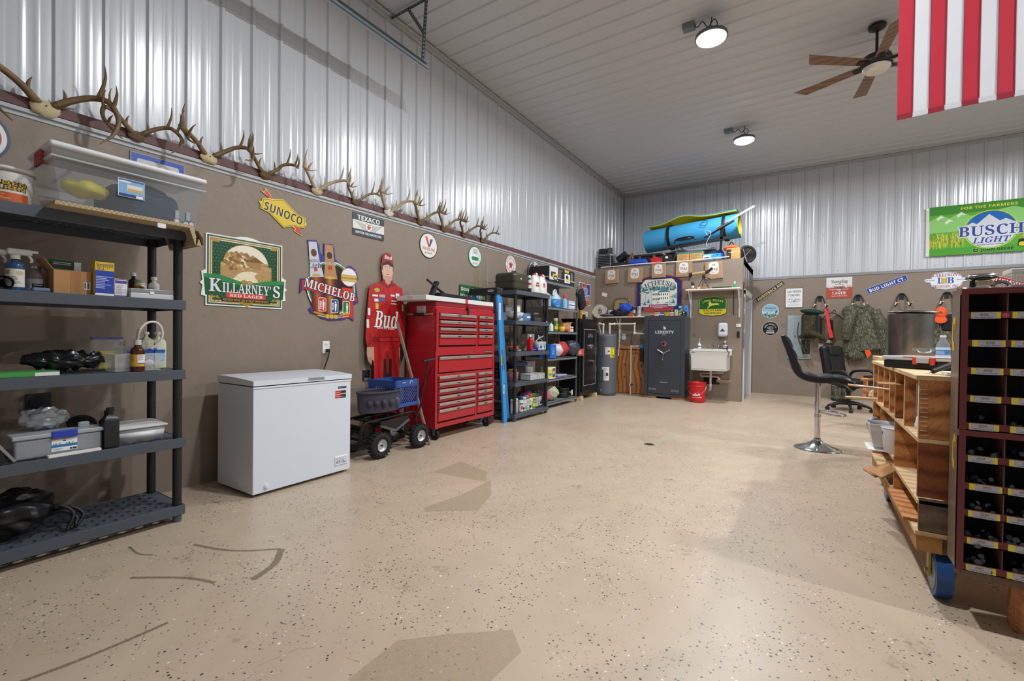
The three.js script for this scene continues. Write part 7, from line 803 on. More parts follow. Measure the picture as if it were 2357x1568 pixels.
// ---------- utility sink ----------
{
  const SW = M('#dcdad4', 0.35), t = thing('utility_sink', 'white wall-hung utility sink with chrome faucet', 'sink', [-1.515, 0, -9.13]);
  const s = shape([[-0.325, 0.955], [-0.325, 0.9], [-0.305, 0.88], [-0.275, 0.585], [0.275, 0.585], [0.305, 0.88], [0.325, 0.9], [0.325, 0.955]]); part('basin', [ext(s, 0.016).translate(0, 0, 0.215), ext(s, 0.012).translate(0, 0, -0.25), bb(0.27, 0.3, 0.59, 0.95, -0.25, 0.22), bb(-0.3, -0.27, 0.59, 0.95, -0.25, 0.22), bb(-0.28, 0.28, 0.585, 0.61, -0.25, 0.22)], SW, t); part('rim', [bb(-0.335, 0.335, 0.935, 0.96, 0.2, 0.24, 0.008), bb(-0.335, -0.295, 0.935, 0.96, -0.25, 0.24, 0.008), bb(0.295, 0.335, 0.935, 0.96, -0.25, 0.24, 0.008), bb(-0.335, 0.335, 0.935, 0.975, -0.256, -0.14, 0.008)], SW, t); part('lower_lip', bb(-0.278, 0.278, 0.615, 0.623, 0.23, 0.236), M('#c4c2bc', 0.4), t); part('badge', qd(0.09, 0.03, 'utilatub', -0.27, 0.915, 0.2325), SHEET, t, true);
  const f = part('faucet', [bx(0.16, 0.02, 0.05, 0.02, 0.985, -0.19, 0.006), tube([[0.02, 0.99, -0.19], [0.02, 1.07, -0.185], [0.02, 1.09, -0.15], [0.02, 1.05, -0.1]], 0.011, 24)], CHROME, t); for (const x of [-0.06, 0.1]) part('tap', [cy(0.014, 0.018, 0.04, x, 1.01, -0.19), sp(0.02, x, 1.035, -0.19, 1, 0.6, 1)], CHROME, f);
  part('drain_pipe', [bar([0.0, 0.59, -0.02], [0.0, 0.3, -0.02], 0.02, 14), bar([0, 0.3, -0.02], [-0.02, 0.2, -0.1], 0.024, 14)], PVC, t); part('trap_pipe', [bar([-0.22, 0.5, -0.2], [0.2, 0.53, -0.2], 0.013, 10), bar([-0.2, 0.45, -0.18], [0.1, 0.45, -0.18], 0.015, 10), bar([-0.22, 0.5, -0.2], [-0.2, 0.45, -0.18], 0.013, 10), bar([0.1, 0.45, -0.18], [0.12, 0.4, -0.22], 0.02, 10)], PVC, t); part('wall_hole', bb(-0.16, 0.12, 0.3, 0.45, -0.257, -0.2545), M('#2a221c', 0.9), t); part('flap', rot(bx(0.26, 0.06, 0.004), 0.5).translate(0.2, 0.37, -0.235), M('#b8a890', 0.8), t);
  const sb = bottle('soap_bottle', 'blue and white pump soap bottle on sink corner', 'bottle', [-1.755, 0.976, -9.33], { r: 0.034, h: 0.1, neck: [0.012, 0.02], cap: [0.014, 0.02], mat: M('#d0dce8', 0.3), label: ['scrubs', 0.01, 0.08], mid: 0, capMat: M('#c0c8d0', 0.4) }); part('pump', [bar([0, 0.13, 0], [0, 0.18, 0], 0.004), bar([0, 0.18, 0], [0.02, 0.185, 0.02], 0.006)], WHITE, sb);
  bottle('dish_soap', 'amber dish soap bottle at right of sink', 'bottle', [-1.3, 0.976, -9.32], { r: 0.04, h: 0.11, neck: [0.014, 0.014], cap: [0.018, 0.04], mat: M('#7a3420', 0.2), label: ['scrubs', 0.03, 0.08], mid: 0, capMat: M('#e0dcd4', 0.4) }); solo('nail_brush', 'small blue scrub brush on the sink rim', 'brush', bx(0.022, 0.08, 0.035, 0, 0.04, 0, 0.005), M('#26307a', 0.5), [-1.22, 0.961, -9.0]); solo('white_rag', 'white cloth hung over right sink rim', 'cloth', [lumpy(bx(0.02, 0.1, 0.12, 0, -0.03, 0, 0.008), 0.008, 20, 3)], M('#e4e4e0', 0.9), [-1.168, 0.945, -9.1]);
  const b = thing('plastic_bucket', 'red plastic bucket with white lettering under sink', 'bucket', [-1.7, 0, -8.92]), RB = M('#cf1f22', 0.35); part('pail', la([[0.0001, 0.003], [0.125, 0.003], [0.132, 0.02], [0.146, 0.28], [0.146, 0.365], [0.14, 0.365], [0.0001, 0.05]], 0, 0, 0, 36), RB, b); part('rim_bands', [la([[0.146, 0.28], [0.156, 0.285], [0.156, 0.3], [0.147, 0.305]], 0, 0, 0, 36), la([[0.147, 0.35], [0.155, 0.355], [0.153, 0.37], [0.144, 0.372]], 0, 0, 0, 36)], RB, b); part('print', wrap(0.1405, 0.17, 'wf', 0, 0.14, 0, 0.16, 1.7), SHEET, b, true).scale.set(1, 1, 1); const bp = []; for (let i = 0; i <= 12; i++) { const a = Math.PI * i / 12; bp.push([Math.cos(a) * 0.157, 0.29 - Math.sin(a) * 0.15, 0.02 + Math.sin(a) * 0.145]); } part('bail', tube(bp, 0.003, 40), STEEL, b); part('grip', bar([-0.045, 0.14, 0.168], [0.045, 0.14, 0.168], 0.008), WHITE, b);
  const d = thing('soap_dispenser', 'pale wall soap dispenser above the sink', 'dispenser', [-1.343, 1.34, BZ1]); part('housing', lumpy(bx(0.17, 0.265, 0.1, 0, 0, 0.05, 0.045), 0.001, 5), M('#d0d2d6', 0.35), d); part('window', ext(shape([[-0.045, -0.03], [0, 0.02], [0.045, -0.03]]), 0.003).translate(0, 0, 0.1), M('#3a3c40', 0.3), d); part('lever', bx(0.13, 0.05, 0.02, 0, -0.095, 0.1, 0.01), M('#b8bac0', 0.35), d);
  solo('thermostat', 'small white wall switch left of the washroom corner', 'switch', [bx(0.075, 0.06, 0.014, 0, 0, 0.007, 0.003), bx(0.02, 0.02, 0.004, 0.006, 0, 0.016)], WHITEG, [-1.086, 1.42, BZ1]); solo('remote_holder', 'black remote control hung on the washroom wall', 'remote', [bx(0.046, 0.115, 0.022, 0, 0, 0.011, 0.008)], BLACK, [-1.087, 1.255, BZ1]); const hk = thing('wall_hook', 'small chrome hook on wall right of the charcoal safe', 'hook', [-1.855, 1.265, BZ1]); part('plate', bx(0.03, 0.09, 0.006, 0, 0, 0.003, 0.002), STEEL, hk); part('prong', tube([[0, 0, 0.006], [0.02, -0.03, 0.03], [0.03, -0.01, 0.045]], 0.006), CHROME, hk);
  // washroom side wall
  [[-9.52, 'left'], [-9.86, 'middle'], [-10.24, 'right']].forEach(([z, w], i) => { const p = thing('pint_plaque', w + ' tall silvery plaque high on washroom side wall', 'plaque', [BX1, 2.36, z], 0, 'plaques on the washroom side'); part('plate', bx(0.006, 0.32, 0.16, 0.004, 0.03, 0, 0.003), M('#c4c0c8', 0.2, 0.6), p); part('foot_plate', bx(0.008, 0.05, 0.14, 0.005, -0.16, 0, 0.003), M(['#8a3a44', '#8c8c90', '#3a5a50'][i], 0.4), p); part('ribbon', ext(shape([[-0.04, 0], [0.04, 0], [0, -0.16]]), 0.004).rotateY(Q).translate(0.001, -0.19, 0), M('#4a3c38', 0.5), p); });
  const ck = thing('metal_wall_ornament', 'tall narrow twisted metal ornament beside white door frame', 'ornament', [BX1 + 0.012, 1.5, -9.56]); part('frame', [bx(0.012, 1.0, 0.006, 0, 0, 0.045), bx(0.012, 1.0, 0.006, 0, 0, -0.045), bx(0.012, 0.006, 0.09, 0, -0.5, 0)], STEEL, ck); part('scroll', tube([[0, 0.52, 0], [0, 0.4, 0.03], [0, 0.25, -0.03], [0, 0.1, 0.03], [0, -0.1, -0.02], [0, -0.3, 0.03], [0, -0.48, 0]], 0.008, 50), STEEL, ck);
}
// ---------- goods on the washroom loft ----------
{
  const y = BTOP + 0.001, F = -Q;   // F turns a carton's front to the room
  const rail = thing('bent_pipe', 'long bent white pipe along the front of loft', 'pipe', [0, 0, 0]); part('tube', tube([[-3.8, 2.688, -9.374], [-3.4, 2.69, -9.374], [-2.9, 2.7, -9.374], [-2.4, 2.69, -9.374], [-1.9, 2.69, -9.374], [-1.5, 2.7, -9.374], [-1.26, 2.712, -9.374]], 0.012, 60), WHITE, rail); for (const x of [-3.5, -2.4, -1.5]) part('clip', bx(0.02, 0.03, 0.03, x, 2.687, -9.38), GALV, rail);
  const cr = thing('wire_basket', 'tall wire basket holding black boxes at loft left', 'basket', [-3.76, y, -9.56]), cg = []; for (let i = 0; i < 9; i++) { const h = 0.02 + i * 0.036; cg.push(tube([[-0.15, h, 0.13], [0.15, h, 0.13], [0.15, h, -0.13], [-0.15, h, -0.13]], 0.004, 40, 5, true)); } for (const a of [-0.15, 0.15]) for (const b of [-0.13, 0.13]) cg.push(bar([a, 0, b], [a, 0.32, b], 0.005, 6)); part('wires', cg, M('#a4a6a8', 0.35, 0.6), cr); part('liner', bx(0.27, 0.28, 0.23, 0, 0.15, 0, 0.01), M('#17171a', 0.5), cr);
  solo('black_helmet_box', 'black angular box on top of the wire basket', 'box', lumpy(bx(0.2, 0.12, 0.2, 0, 0.06, 0, 0.04), 0.004, 8), M('#1c1f20', 0.4), [-3.81, y + 0.325, -9.56]); solo('small_black_box', 'small grey-fronted box beside the angular box', 'box', rot(bx(0.11, 0.12, 0.14, 0, 0.06, 0, 0.01), 0, 0.3), M('#3a3a3c', 0.4), [-3.66, y + 0.325, -9.54]);
  solo('clear_wrap', 'crumpled clear plastic wrap beside the wire basket', 'wrap', sit(sp(0.07, 0, 0.07, 0, 0.6, 1, 0.7, 20), 0.03, 26, 3), M('#b4bac4', 0.2, 0, { transmission: 0.4, thickness: 0 }), [-3.52, y, -9.53]);
  const bt = thing('rubber_boot', 'black rubber boot lying with orange-brown sole showing', 'boot', [-3.42, y, -9.66]); part('shaft', bar([-0.1, 0.18, 0], [0.1, 0.3, 0.0], 0.085, 16, 0.095), M('#1a1a1c', 0.45), bt); part('foot', lumpy(sp(0.1, 0.15, 0.16, 0.02, 0.8, 1.3, 0.8, 18), 0.01, 10), M('#232020', 0.5), bt); part('sole', rot(bx(0.03, 0.26, 0.1, 0, 0, 0, 0.012), 0, 0, -0.4).translate(0.19, 0.2, 0.05), M('#8a5a34', 0.7), bt); part('support', bx(0.3, 0.12, 0.2, 0, 0.06, 0, 0.02), BLACK, bt);
  solo('black_duffel', 'low black duffel roll at the loft front', 'bag', [cyx(0.055, 0.3, 0, 0.055, 0, 20)], M('#202226', 0.6), [-3.4, y, -9.45]);
  const bc = thing('tool_case', 'large black hard case behind the blue case', 'case', [-2.86, y, -9.74]); part('shell', bx(0.62, 0.2, 0.34, 0, 0.1, 0, 0.025), M('#1b1b1d', 0.4), bc); part('lid', bx(0.6, 0.06, 0.32, 0, 0.23, 0, 0.025), M('#242427', 0.35), bc); part('latch', [bx(0.05, 0.05, 0.014, -0.15, 0.19, 0.175, 0.004)], GREYP, bc); part('latch', [bx(0.05, 0.05, 0.014, 0.15, 0.19, 0.175, 0.004)], GREYP, bc);
  const bl = thing('blue_drill_case', 'bright blue moulded plastic case at loft front', 'case', [-2.99, y, -9.47]); part('shell', ext(shape([[-0.19, 0], [0.2, 0], [0.13, 0.115], [-0.18, 0.12]]), 0.11, 0.008).translate(0, 0.009, -0.055), M('#1f55cc', 0.4), bl); part('ridge', [bx(0.03, 0.1, 0.012, -0.05, 0.06, 0.068, 0.004), bx(0.34, 0.014, 0.01, -0.01, 0.065, 0.066, 0.004)], M('#1a48b0', 0.4), bl);
  const rc = thing('red_ammo_tray', 'red plastic caddy with white lettering', 'caddy', [-2.63, y, -9.47]); part('shell', ext(shape([[-0.12, 0], [0.11, 0], [0.11, 0.1], [-0.02, 0.15], [-0.12, 0.1], [-0.08, 0.09]]), 0.12, 0.006).translate(0, 0.007, -0.06), M('#cc1f2c', 0.4), rc); part('print', qd(0.18, 0.08, 'redcase', 0.0, 0.05, 0.0672), SHEET, rc, true);
  carton('dark_carton', 'dark maroon gift carton between red caddy and cartons', 'box', [-2.42, y, -9.52], [0.16, 0.18, 0.2], M('#2a1c1c', 0.5), 'blackbox', { turn: F });
  carton('brown_carton', 'left of two brown and teal cartons on loft', 'box', [-2.1, y, -9.49], [0.16, 0.2, 0.23], M('#c09058', 0.8), 'carton', { turn: F }); carton('brown_carton', 'right of two brown and teal cartons on loft', 'box', [-1.855, y, -9.49], [0.16, 0.2, 0.24], M('#c09058', 0.8), 'carton', { turn: F });
  carton('shoe_box', 'bright blue shoe box with white end label', 'box', [-1.57, y, -9.5], [0.2, 0.125, 0.32], M('#2a9ae0', 0.5), 'shoebox', { turn: F }); carton('camera_box', 'tan and black camera box under the orange cap', 'box', [-1.2, y, -9.5], [0.18, 0.2, 0.23], M('#c89458', 0.7), 'orangecam', { turn: F });
  const oc = thing('blaze_orange_hat', 'blaze orange knit hat on top of camera box', 'hat', [-1.25, y + 0.201, -9.52]); part('crown', lumpy(sp(0.12, 0, 0.012, 0, 1.1, 0.5, 0.8, 22), 0.012, 14, 2), M('#f05a2c', 0.85), oc); part('brim', rot(tor(0.1, 0.015, 0, 0, 0, 24), Q).translate(0, 0.016, 0), M('#e04c22', 0.85), oc);
  const bin = thing('storage_bin', 'black storage bin with clear lid under rolled mat', 'bin', [-2.05, y, -9.95]); part('tub', bx(0.95, 0.26, 0.4, 0, 0.13, 0, 0.02), M('#222428', 0.45), bin); part('lid', bx(0.99, 0.05, 0.44, 0, 0.285, 0, 0.02), M('#8c9096', 0.35), bin); solo('blue_tarp', 'crumpled shiny blue tarp bundle beside the clear lid', 'tarp', sit(sp(0.09, 0, 0.12, 0, 0.9, 1.3, 0.8, 22), 0.03, 14, 6), M('#1f3fb0', 0.3), [-1.47, y, -9.7]);
  const wb2 = thing('dark_bag', 'dark brown bag standing behind the shoe box', 'bag', [-1.27, y, -9.72]); part('body', sit(sp(0.1, 0, 0.2, 0, 0.9, 1.6, 0.6, 22), 0.015, 9, 2), M('#2c2422', 0.7), wb2); part('grip', tube([[-0.05, 0.3, 0], [0, 0.37, 0], [0.05, 0.3, 0]], 0.01), BLACK, wb2);
  // floating mat roll
  const mat = thing('rolled_water_mat', 'blue and yellow foam water mat rolled and strapped', 'mat', [0, 0, 0]), BLU = M('#3f9ed0', 0.5), YEL = M('#e0c018', 0.55);
  const A0 = V(-3.0, 3.27, -10.03), A1 = V(-1.15, 3.385, -9.9), ax = A1.clone().sub(A0), L = ax.length(); ax.normalize(); const m4 = new THREE.Matrix4().makeBasis(ax.clone().negate(), V(0, 1, 0).sub(ax.clone().multiplyScalar(ax.y)).normalize(), new THREE.Vector3()).clone(); const up = V(0, 1, 0).sub(ax.clone().multiplyScalar(ax.y)).normalize(), side = new THREE.Vector3().crossVectors(ax, up).normalize(); m4.makeBasis(ax, up, side); m4.setPosition(A0);
  const place = (g) => { g.applyMatrix4(m4); return g; };   // local x runs along the roll
  const ring = (ro, ri, x0, x1) => { const s = new THREE.Shape(); s.absarc(0, 0, ro, 0, 6.2832, false); const h = new THREE.Path(); h.absarc(0, 0, ri, 0, 6.2832, true); s.holes.push(h); const g = ext(s, x1 - x0, 0, 40); g.rotateY(Q); g.translate(x0, 0, 0); return place(g); };
  part('outer_wrap', [ring(0.26, 0.237, 0, L)], BLU, mat); part('yellow_layer', ring(0.237, 0.21, 0.01, L - 0.004), YEL, mat); part('inner_wrap', ring(0.21, 0.19, 0.012, L - 0.012), BLU, mat); part('inner_layer', ring(0.19, 0.165, 0.015, L - 0.008), YEL, mat); part('inner_core', ring(0.165, 0.1, 0.02, L - 0.05), YEL, mat);
  const fl = (dr, mm, nm) => { const pos = [], idx = [], N = 40; for (let i = 0; i <= N; i++) { const x = 0.08 + (L - 0.1) * i / N, b = 0.024 + 0.1 * Math.exp(-(((i / N) - 0.42) ** 2) / 0.03) * 1 + (i < 5 ? 0.02 * (5 - i) / 5 : 0), e = 0.26; for (const [a, r] of [[0.9, e + 0.002], [1.25, e + b * 0.35], [1.75, e + b * 0.95], [2.0, e + b + 0.014]]) for (const d of [dr, dr + 0.018]) pos.push(x, Math.sin(a) * (r + d), -Math.cos(a) * (r + d)); } const R = 8; for (let i = 0; i < N; i++) for (let k = 0; k < 3; k++) { const a = i * R + k * 2, b = a + R; idx.push(a, a + 2, b, a + 2, b + 2, b, a + 1, b + 1, a + 3, a + 3, b + 1, b + 3); if (k === 2) idx.push(a + 2, a + 3, b + 2, a + 3, b + 3, b + 2); } const g = new THREE.BufferGeometry(); g.setAttribute('position', new THREE.Float32BufferAttribute(pos, 3)); g.setIndex(idx); part(nm, place(toCreasedNormals(g.toNonIndexed(), 0.7)), mm, mat); };
  fl(0.0, YEL, 'loose_flap_foam'); fl(0.019, BLU, 'loose_flap');
  for (const x of [0.5, 1.58]) part('strap', ring(0.272, 0.262, x, x + 0.06), BLACK, mat); part('cord', place(tube([[1.2, 0.2, 0.19], [1.32, 0.16, 0.22], [1.28, 0.06, 0.265], [1.18, 0.1, 0.255], [1.3, 0.2, 0.19]], 0.004, 30)), BLACK, mat);
  // clay target thrower
  const th = thing('clay_target_thrower', 'black clay target thrower with long silver arm', 'thrower', [0, 0, 0]), z = -9.52; part('rail', beam([-2.53, 3.0, z], [-1.28, 3.1, z], 0.04, 0.055), M('#1a1b1e', 0.35), th); part('leg', [beam([-2.2, 3.03, z], [-2.32, 2.675, z + 0.05], 0.025, 0.03)], BLACK, th); part('leg', [beam([-2.2, 3.03, z], [-2.1, 2.9, z - 0.02], 0.025, 0.03)], BLACK, th); part('leg', beam([-1.42, 3.09, z], [-1.44, 2.675, z + 0.04], 0.03, 0.03), BLACK, th); part('seat', [tr(rot(cy(0.16, 0.17, 0.018, 0, 0, 0, 28).scale(1, 1, 0.6), 0, 0, 0.06), -2.1, 3.15, z), tube([[-2.3, 3.08, z], [-2.27, 3.15, z], [-1.95, 3.18, z], [-1.88, 3.12, z]], 0.014, 30)], BLACKG, th); part('post', [beam([-1.42, 3.08, z], [-1.42, 3.3, z], 0.05, 0.04, V(0, 0, 1)), cyz(0.04, 0.05, -1.43, 3.28, z)], BLACKG, th); part('swing_arm', beam([-1.72, 3.13, z + 0.03], [-1.2, 3.4, z + 0.03], 0.03, 0.03), BLACKG, th); part('throwing_arm', beam([-1.36, 3.37, z + 0.05], [-0.86, 3.62, z + 0.05], 0.03, 0.035), M('#c2c4c8', 0.25, 0.8), th); part('spring', [bar([-1.5, 3.27, z + 0.06], [-1.3, 3.37, z + 0.06], 0.016, 12)], CHROME, th); part('pull_cord', tube([[-1.66, 3.16, z + 0.06], [-1.7, 3.25, z + 0.07], [-1.6, 3.22, z + 0.07], [-1.68, 3.0, z + 0.07], [-1.66, 2.95, z + 0.07]], 0.005, 30), M('#c0c2c4', 0.5), th);
  const fc = thing('camp_chair', 'folded dark chair with round back at loft right end', 'chair', [-1.1, y, -10.25]); part('back', rot(tor(0.15, 0.03, 0, 0, 0, 26), 0, 0.5).translate(0.05, 0.2, 0), M('#2c2a2c', 0.6), fc); part('panel', rot(cyz(0.14, 0.02), 0, 0.5).translate(0.05, 0.2, 0), M('#3a3634', 0.8), fc); part('frame', [bar([-0.1, 0, 0.1], [0.12, 0.28, 0.06], 0.012), bar([0.06, 0, 0.08], [-0.02, 0.3, 0.08], 0.012)], GALV, fc);
}
// ---------- coats and fittings on the back wall ----------
{
  const e = thing('electrical_panel', 'grey electrical panel on back wall behind backpack', 'electrical panel', [-0.158, 1.22, ZB]), EP = M('#a4b0b4', 0.4); part('cover', bx(0.42, 0.9, 0.03, 0, 0, 0.015, 0.006), EP, e); part('door', bx(0.27, 0.82, 0.012, 0.04, 0, 0.036, 0.004), M('#9caab0', 0.4), e); part('latch', bx(0.02, 0.05, 0.006, -0.07, 0.02, 0.044), GREYP, e);
  const o = thing('wall_outlet', 'white outlet below the hanging backpack', 'outlet', [0.22, 1.04, ZB]); part('plate', bx(0.08, 0.115, 0.008, 0, 0, 0.004, 0.003), WHITEG, o); part('receptacle', [cyz(0.017, 0.005, 0, 0.025, 0.009)], WHITE, o); part('receptacle', cyz(0.017, 0.005, 0, -0.025, 0.009), WHITE, o);
  const hookWords = ['black double hook over the camo backpack', 'black double hook over the camo jacket', 'black double hook above the steel pot', 'black double hook behind the orange cap'];
  [[0.19, 0], [0.81, 0], [1.465, 0], [2.09, 0]].forEach(([x], i) => { const t = thing('utility_hook', hookWords[i], 'hook', [x, 1.845, ZB], 0, 'black hooks on the back wall'); part('hoop', tube([[-0.105, -0.03, 0.09], [-0.08, 0.06, 0.05], [-0.06, 0.15, 0.03], [-0.03, 0.205, 0.025], [0.03, 0.205, 0.025], [0.06, 0.15, 0.03], [0.085, 0.06, 0.05], [0.11, -0.03, 0.09]], 0.012, 50), M('#1c1c1e', 0.5), t); for (const s of [-1, 1]) { part('sleeve', bar([s * 0.086, 0.05, 0.054], [s * 0.1, -0.01, 0.08], 0.014), M('#c8c8c6', 0.35), t); part('tip', [bar([s * 0.1, -0.03, 0.09], [s * 0.1 + 0.03, 0.03, 0.15], 0.01), ], BLACK, t); part('tip_cap', sp(0.014, s * 0.1 + 0.03, 0.035, 0.153), M('#d8cc28', 0.5), t); } part('plate', bx(0.06, 0.1, 0.008, 0, 0.15, 0.006), BLACK, t); });
  const strapTo = (t, pts, r, m = BLACK, nm = 'strap') => part(nm, tube(pts, r, 30), m, t);
  const bp = thing('backpack', 'grey-brown camo backpack hanging on back wall', 'backpack', [0.03, 1.42, ZB + 0.16]); part('main_bag', lumpy(bx(0.3, 0.52, 0.2, 0, 0.03, 0, 0.09), 0.03, 9, 3), CAMOB, bp); part('front_pocket', lumpy(bx(0.2, 0.26, 0.1, -0.03, -0.02, 0.12, 0.04), 0.02, 12, 5), CAMOB, bp); part('side_panel', lumpy(bx(0.08, 0.4, 0.12, 0.14, 0.03, 0.06, 0.03), 0.012, 12, 1), M('#26262a', 0.85), bp); part('hip_belt', taper([[-0.16, -0.2, 0.08], [0.0, -0.12, 0.2], [0.16, -0.18, 0.22], [0.3, -0.3, 0.16]], [0.04, 0.06, 0.05, 0.025], 24, 10), CAMOB, bp); part('buckle', bx(0.07, 0.05, 0.025, 0.3, -0.28, 0.19, 0.006), M('#8c8c88', 0.4), bp); for (const [x, y0, y1] of [[-0.19, 0.1, -0.35], [-0.12, -0.1, -0.5], [0.28, -0.3, -0.55], [0.33, -0.28, -0.5], [-0.05, -0.2, -0.48]]) strapTo(bp, [[x, y0, 0.12], [x - 0.02, (y0 + y1) / 2, 0.1], [x + 0.03, y1, 0.06]], 0.011, M('#4a443e', 0.8)); part('lower_flap', lumpy(bx(0.14, 0.28, 0.06, -0.06, -0.4, 0.0, 0.02), 0.02, 14, 4), CAMOB, bp);
  solo('green_beret', 'dark green cloth cap draped over the backpack top', 'cap', lumpy(rot(sp(0.16, 0, 0, 0, 1.3, 0.32, 0.7, 24), 0, 0, -0.12), 0.012, 12, 2), M('#183c34', 0.85), [0.06, 1.735, ZB + 0.2]);
  const vs = thing('mesh_vest', 'olive mesh hunting vest on hanger behind red strap', 'vest', [0.4, 1.35, ZB + 0.06]); part('cloth', [lumpy(bx(0.36, 0.5, 0.05, 0, 0, 0, 0.02), 0.012, 9, 7)], M('#6a5f4e', 0.9), vs); part('hanger', tube([[-0.2, 0.22, 0.03], [0, 0.36, 0.03], [0.22, 0.2, 0.03]], 0.01, 30), M('#1e1e20', 0.4), vs); part('hook', tube([[0, 0.36, 0.03], [0.03, 0.42, 0.03], [0.06, 0.38, 0.03]], 0.007), BLACK, vs); part('front_panel', bx(0.07, 0.4, 0.03, -0.02, 0.02, 0.035, 0.01), M('#1c1a1c', 0.8), vs); part('pouch', lumpy(bx(0.2, 0.28, 0.1, 0.12, -0.33, 0.02, 0.05), 0.02, 9, 3), M('#6e6452', 0.9), vs);
  const rs = thing('red_safety_strap', 'long red strap hanging in front of mesh vest', 'strap', [0, 0, ZB + 0.2]); part('loop', rot(tor(0.035, 0.012, 0, 0, 0, 20), 0.3).translate(0.29, 1.765, 0), M('#e0282c', 0.45), rs); part('blade', [beam([0.3, 1.74, 0.0], [0.36, 1.35, 0.02], 0.05, 0.012, V(0, 0, 1)), beam([0.36, 1.36, 0.02], [0.39, 1.21, 0.02], 0.065, 0.012, V(0, 0, 1))], M('#e0282c', 0.45), rs);
  const jk = thing('camo_jacket', 'large reed camo jacket hanging on back wall', 'jacket', [0.86, 1.38, ZB + 0.15]);
  { const s = []; const prof = [[0.46, 0.1, 0.07], [0.42, 0.17, 0.1], [0.3, 0.22, 0.12], [0.1, 0.27, 0.13], [-0.1, 0.3, 0.13], [-0.3, 0.34, 0.13], [-0.4, 0.35, 0.12]]; const pos = [], idx = [], N = 32; prof.forEach(([y, w, d]) => { for (let i = 0; i < N; i++) { const a = i / N * 6.2832, f = 1 + 0.09 * Math.sin(a * 5 + y * 3) * (0.5 - y); pos.push(Math.sin(a) * w * f + (0.46 - y) * 0.06, y + (y < -0.35 ? 0.06 * Math.sin(a) : 0), Math.cos(a) * d * f); } }); for (let r = 0; r < prof.length - 1; r++) for (let i = 0; i < N; i++) { const a = r * N + i, b = r * N + (i + 1) % N; idx.push(a, a + N, b, b, a + N, b + N); } const g = new THREE.BufferGeometry(); g.setAttribute('position', new THREE.Float32BufferAttribute(pos, 3)); g.setIndex(idx); g.computeVertexNormals(); part('body', lumpy(g, 0.02, 8, 3), CAMO, jk); void s; }
  part('sleeve', taper([[0.18, 0.36, 0.05], [0.28, 0.1, 0.08], [0.32, -0.2, 0.05], [0.36, -0.5, 0.02]], [0.09, 0.095, 0.085, 0.07], 26, 14), CAMO, jk); part('sleeve', taper([[-0.14, 0.36, 0.07], [-0.2, 0.2, 0.14], [-0.24, 0.0, 0.15], [-0.24, -0.2, 0.1]], [0.085, 0.09, 0.085, 0.07], 26, 14), CAMO, jk); part('hood', lumpy(sp(0.13, -0.18, 0.34, 0.04, 1, 1.1, 0.7, 22), 0.03, 10, 4), CAMO, jk); part('collar', tube([[-0.1, 0.46, 0.06], [0, 0.42, 0.1], [0.1, 0.47, 0.06]], 0.025, 20), CAMO, jk);
  const lb = thing('camo_bag', 'bunched camo bag hanging below the jacket', 'bag', [0.77, 0.9, ZB + 0.16]); part('body', lumpy(sp(0.15, 0, 0, 0, 1.1, 0.9, 0.7, 26), 0.04, 12, 8), CAMO, lb); part('cord', tube([[-0.08, 0.1, 0.06], [-0.12, -0.08, 0.08], [-0.1, -0.22, 0.06]], 0.006), BLACK, lb); solo('orange_flag', 'blaze orange cloth tip hanging below the jacket', 'cloth', ext(shape([[-0.05, 0.1], [0.03, 0.06], [0.06, -0.02], [0.0, -0.09], [-0.03, 0.0]]), 0.01, 0.003), M('#f0581e', 0.8), [0.95, 0.93, ZB + 0.25]);
  const c2 = thing('coat_bundle', 'dark hanging coats behind the steel pot', 'coats', [1.52, 1.4, ZB + 0.13]); part('coat', lumpy(bx(0.3, 0.8, 0.18, 0, -0.05, 0, 0.08), 0.04, 7, 5), M('#2c2c2a', 0.9), c2); part('sleeve', taper([[-0.16, 0.26, 0.05], [-0.24, 0.0, 0.08], [-0.26, -0.3, 0.06]], [0.07, 0.07, 0.06], 20, 12), M('#8c8c92', 0.8), c2);
  const c3 = thing('coat_bundle', 'camo coats hanging below the orange cap', 'coats', [1.98, 1.2, ZB + 0.15]); part('coat', lumpy(bx(0.36, 0.75, 0.2, 0.06, -0.05, 0, 0.09), 0.04, 7, 2), CAMO, c3); part('black_layer', lumpy(bx(0.2, 0.3, 0.14, 0.1, 0.3, 0.06, 0.05), 0.02, 9, 2), DARKCLOTH, c3);
  const cap = thing('hunting_hat', 'blaze orange cap hanging on the right hook', 'cap', [1.975, 1.655, ZB + 0.24]); part('crown', lumpy(sp(0.105, 0, 0.02, 0, 0.85, 1.05, 0.7, 24), 0.004, 10), M('#f2602e', 0.8), cap); part('bill', rot(sp(0.1, 0, 0, 0, 0.85, 0.14, 0.75, 20), 1.25).translate(-0.01, -0.1, 0.05), M('#ec5626', 0.8), cap); part('emblem', [bx(0.06, 0.01, 0.004, -0.02, 0.02, 0.075), bx(0.012, 0.035, 0.004, -0.02, 0.03, 0.075)], BLACK, cap);
  // boots
  for (const [x, l] of [[0.46, 'left camo rubber boot behind office chair'], [0.62, 'right camo rubber boot behind office chair']]) { const b = thing('camo_boot', l, 'boot', [x, 0, -10.9], 0.1, 'pair of camo boots'); part('upper', lumpy(taper([[0, 0.08, -0.03], [0, 0.2, -0.04], [0, 0.36, -0.04]], [0.068, 0.06, 0.075], 12, 14), 0.006, 14), CAMO, b); part('toe', lumpy(sp(0.085, 0, 0.05, 0.07, 0.8, 0.62, 1.35, 18), 0.006, 12), CAMO, b); part('sole', bx(0.13, 0.02, 0.28, 0, 0.01, 0.04, 0.008), BLACK, b); }
}
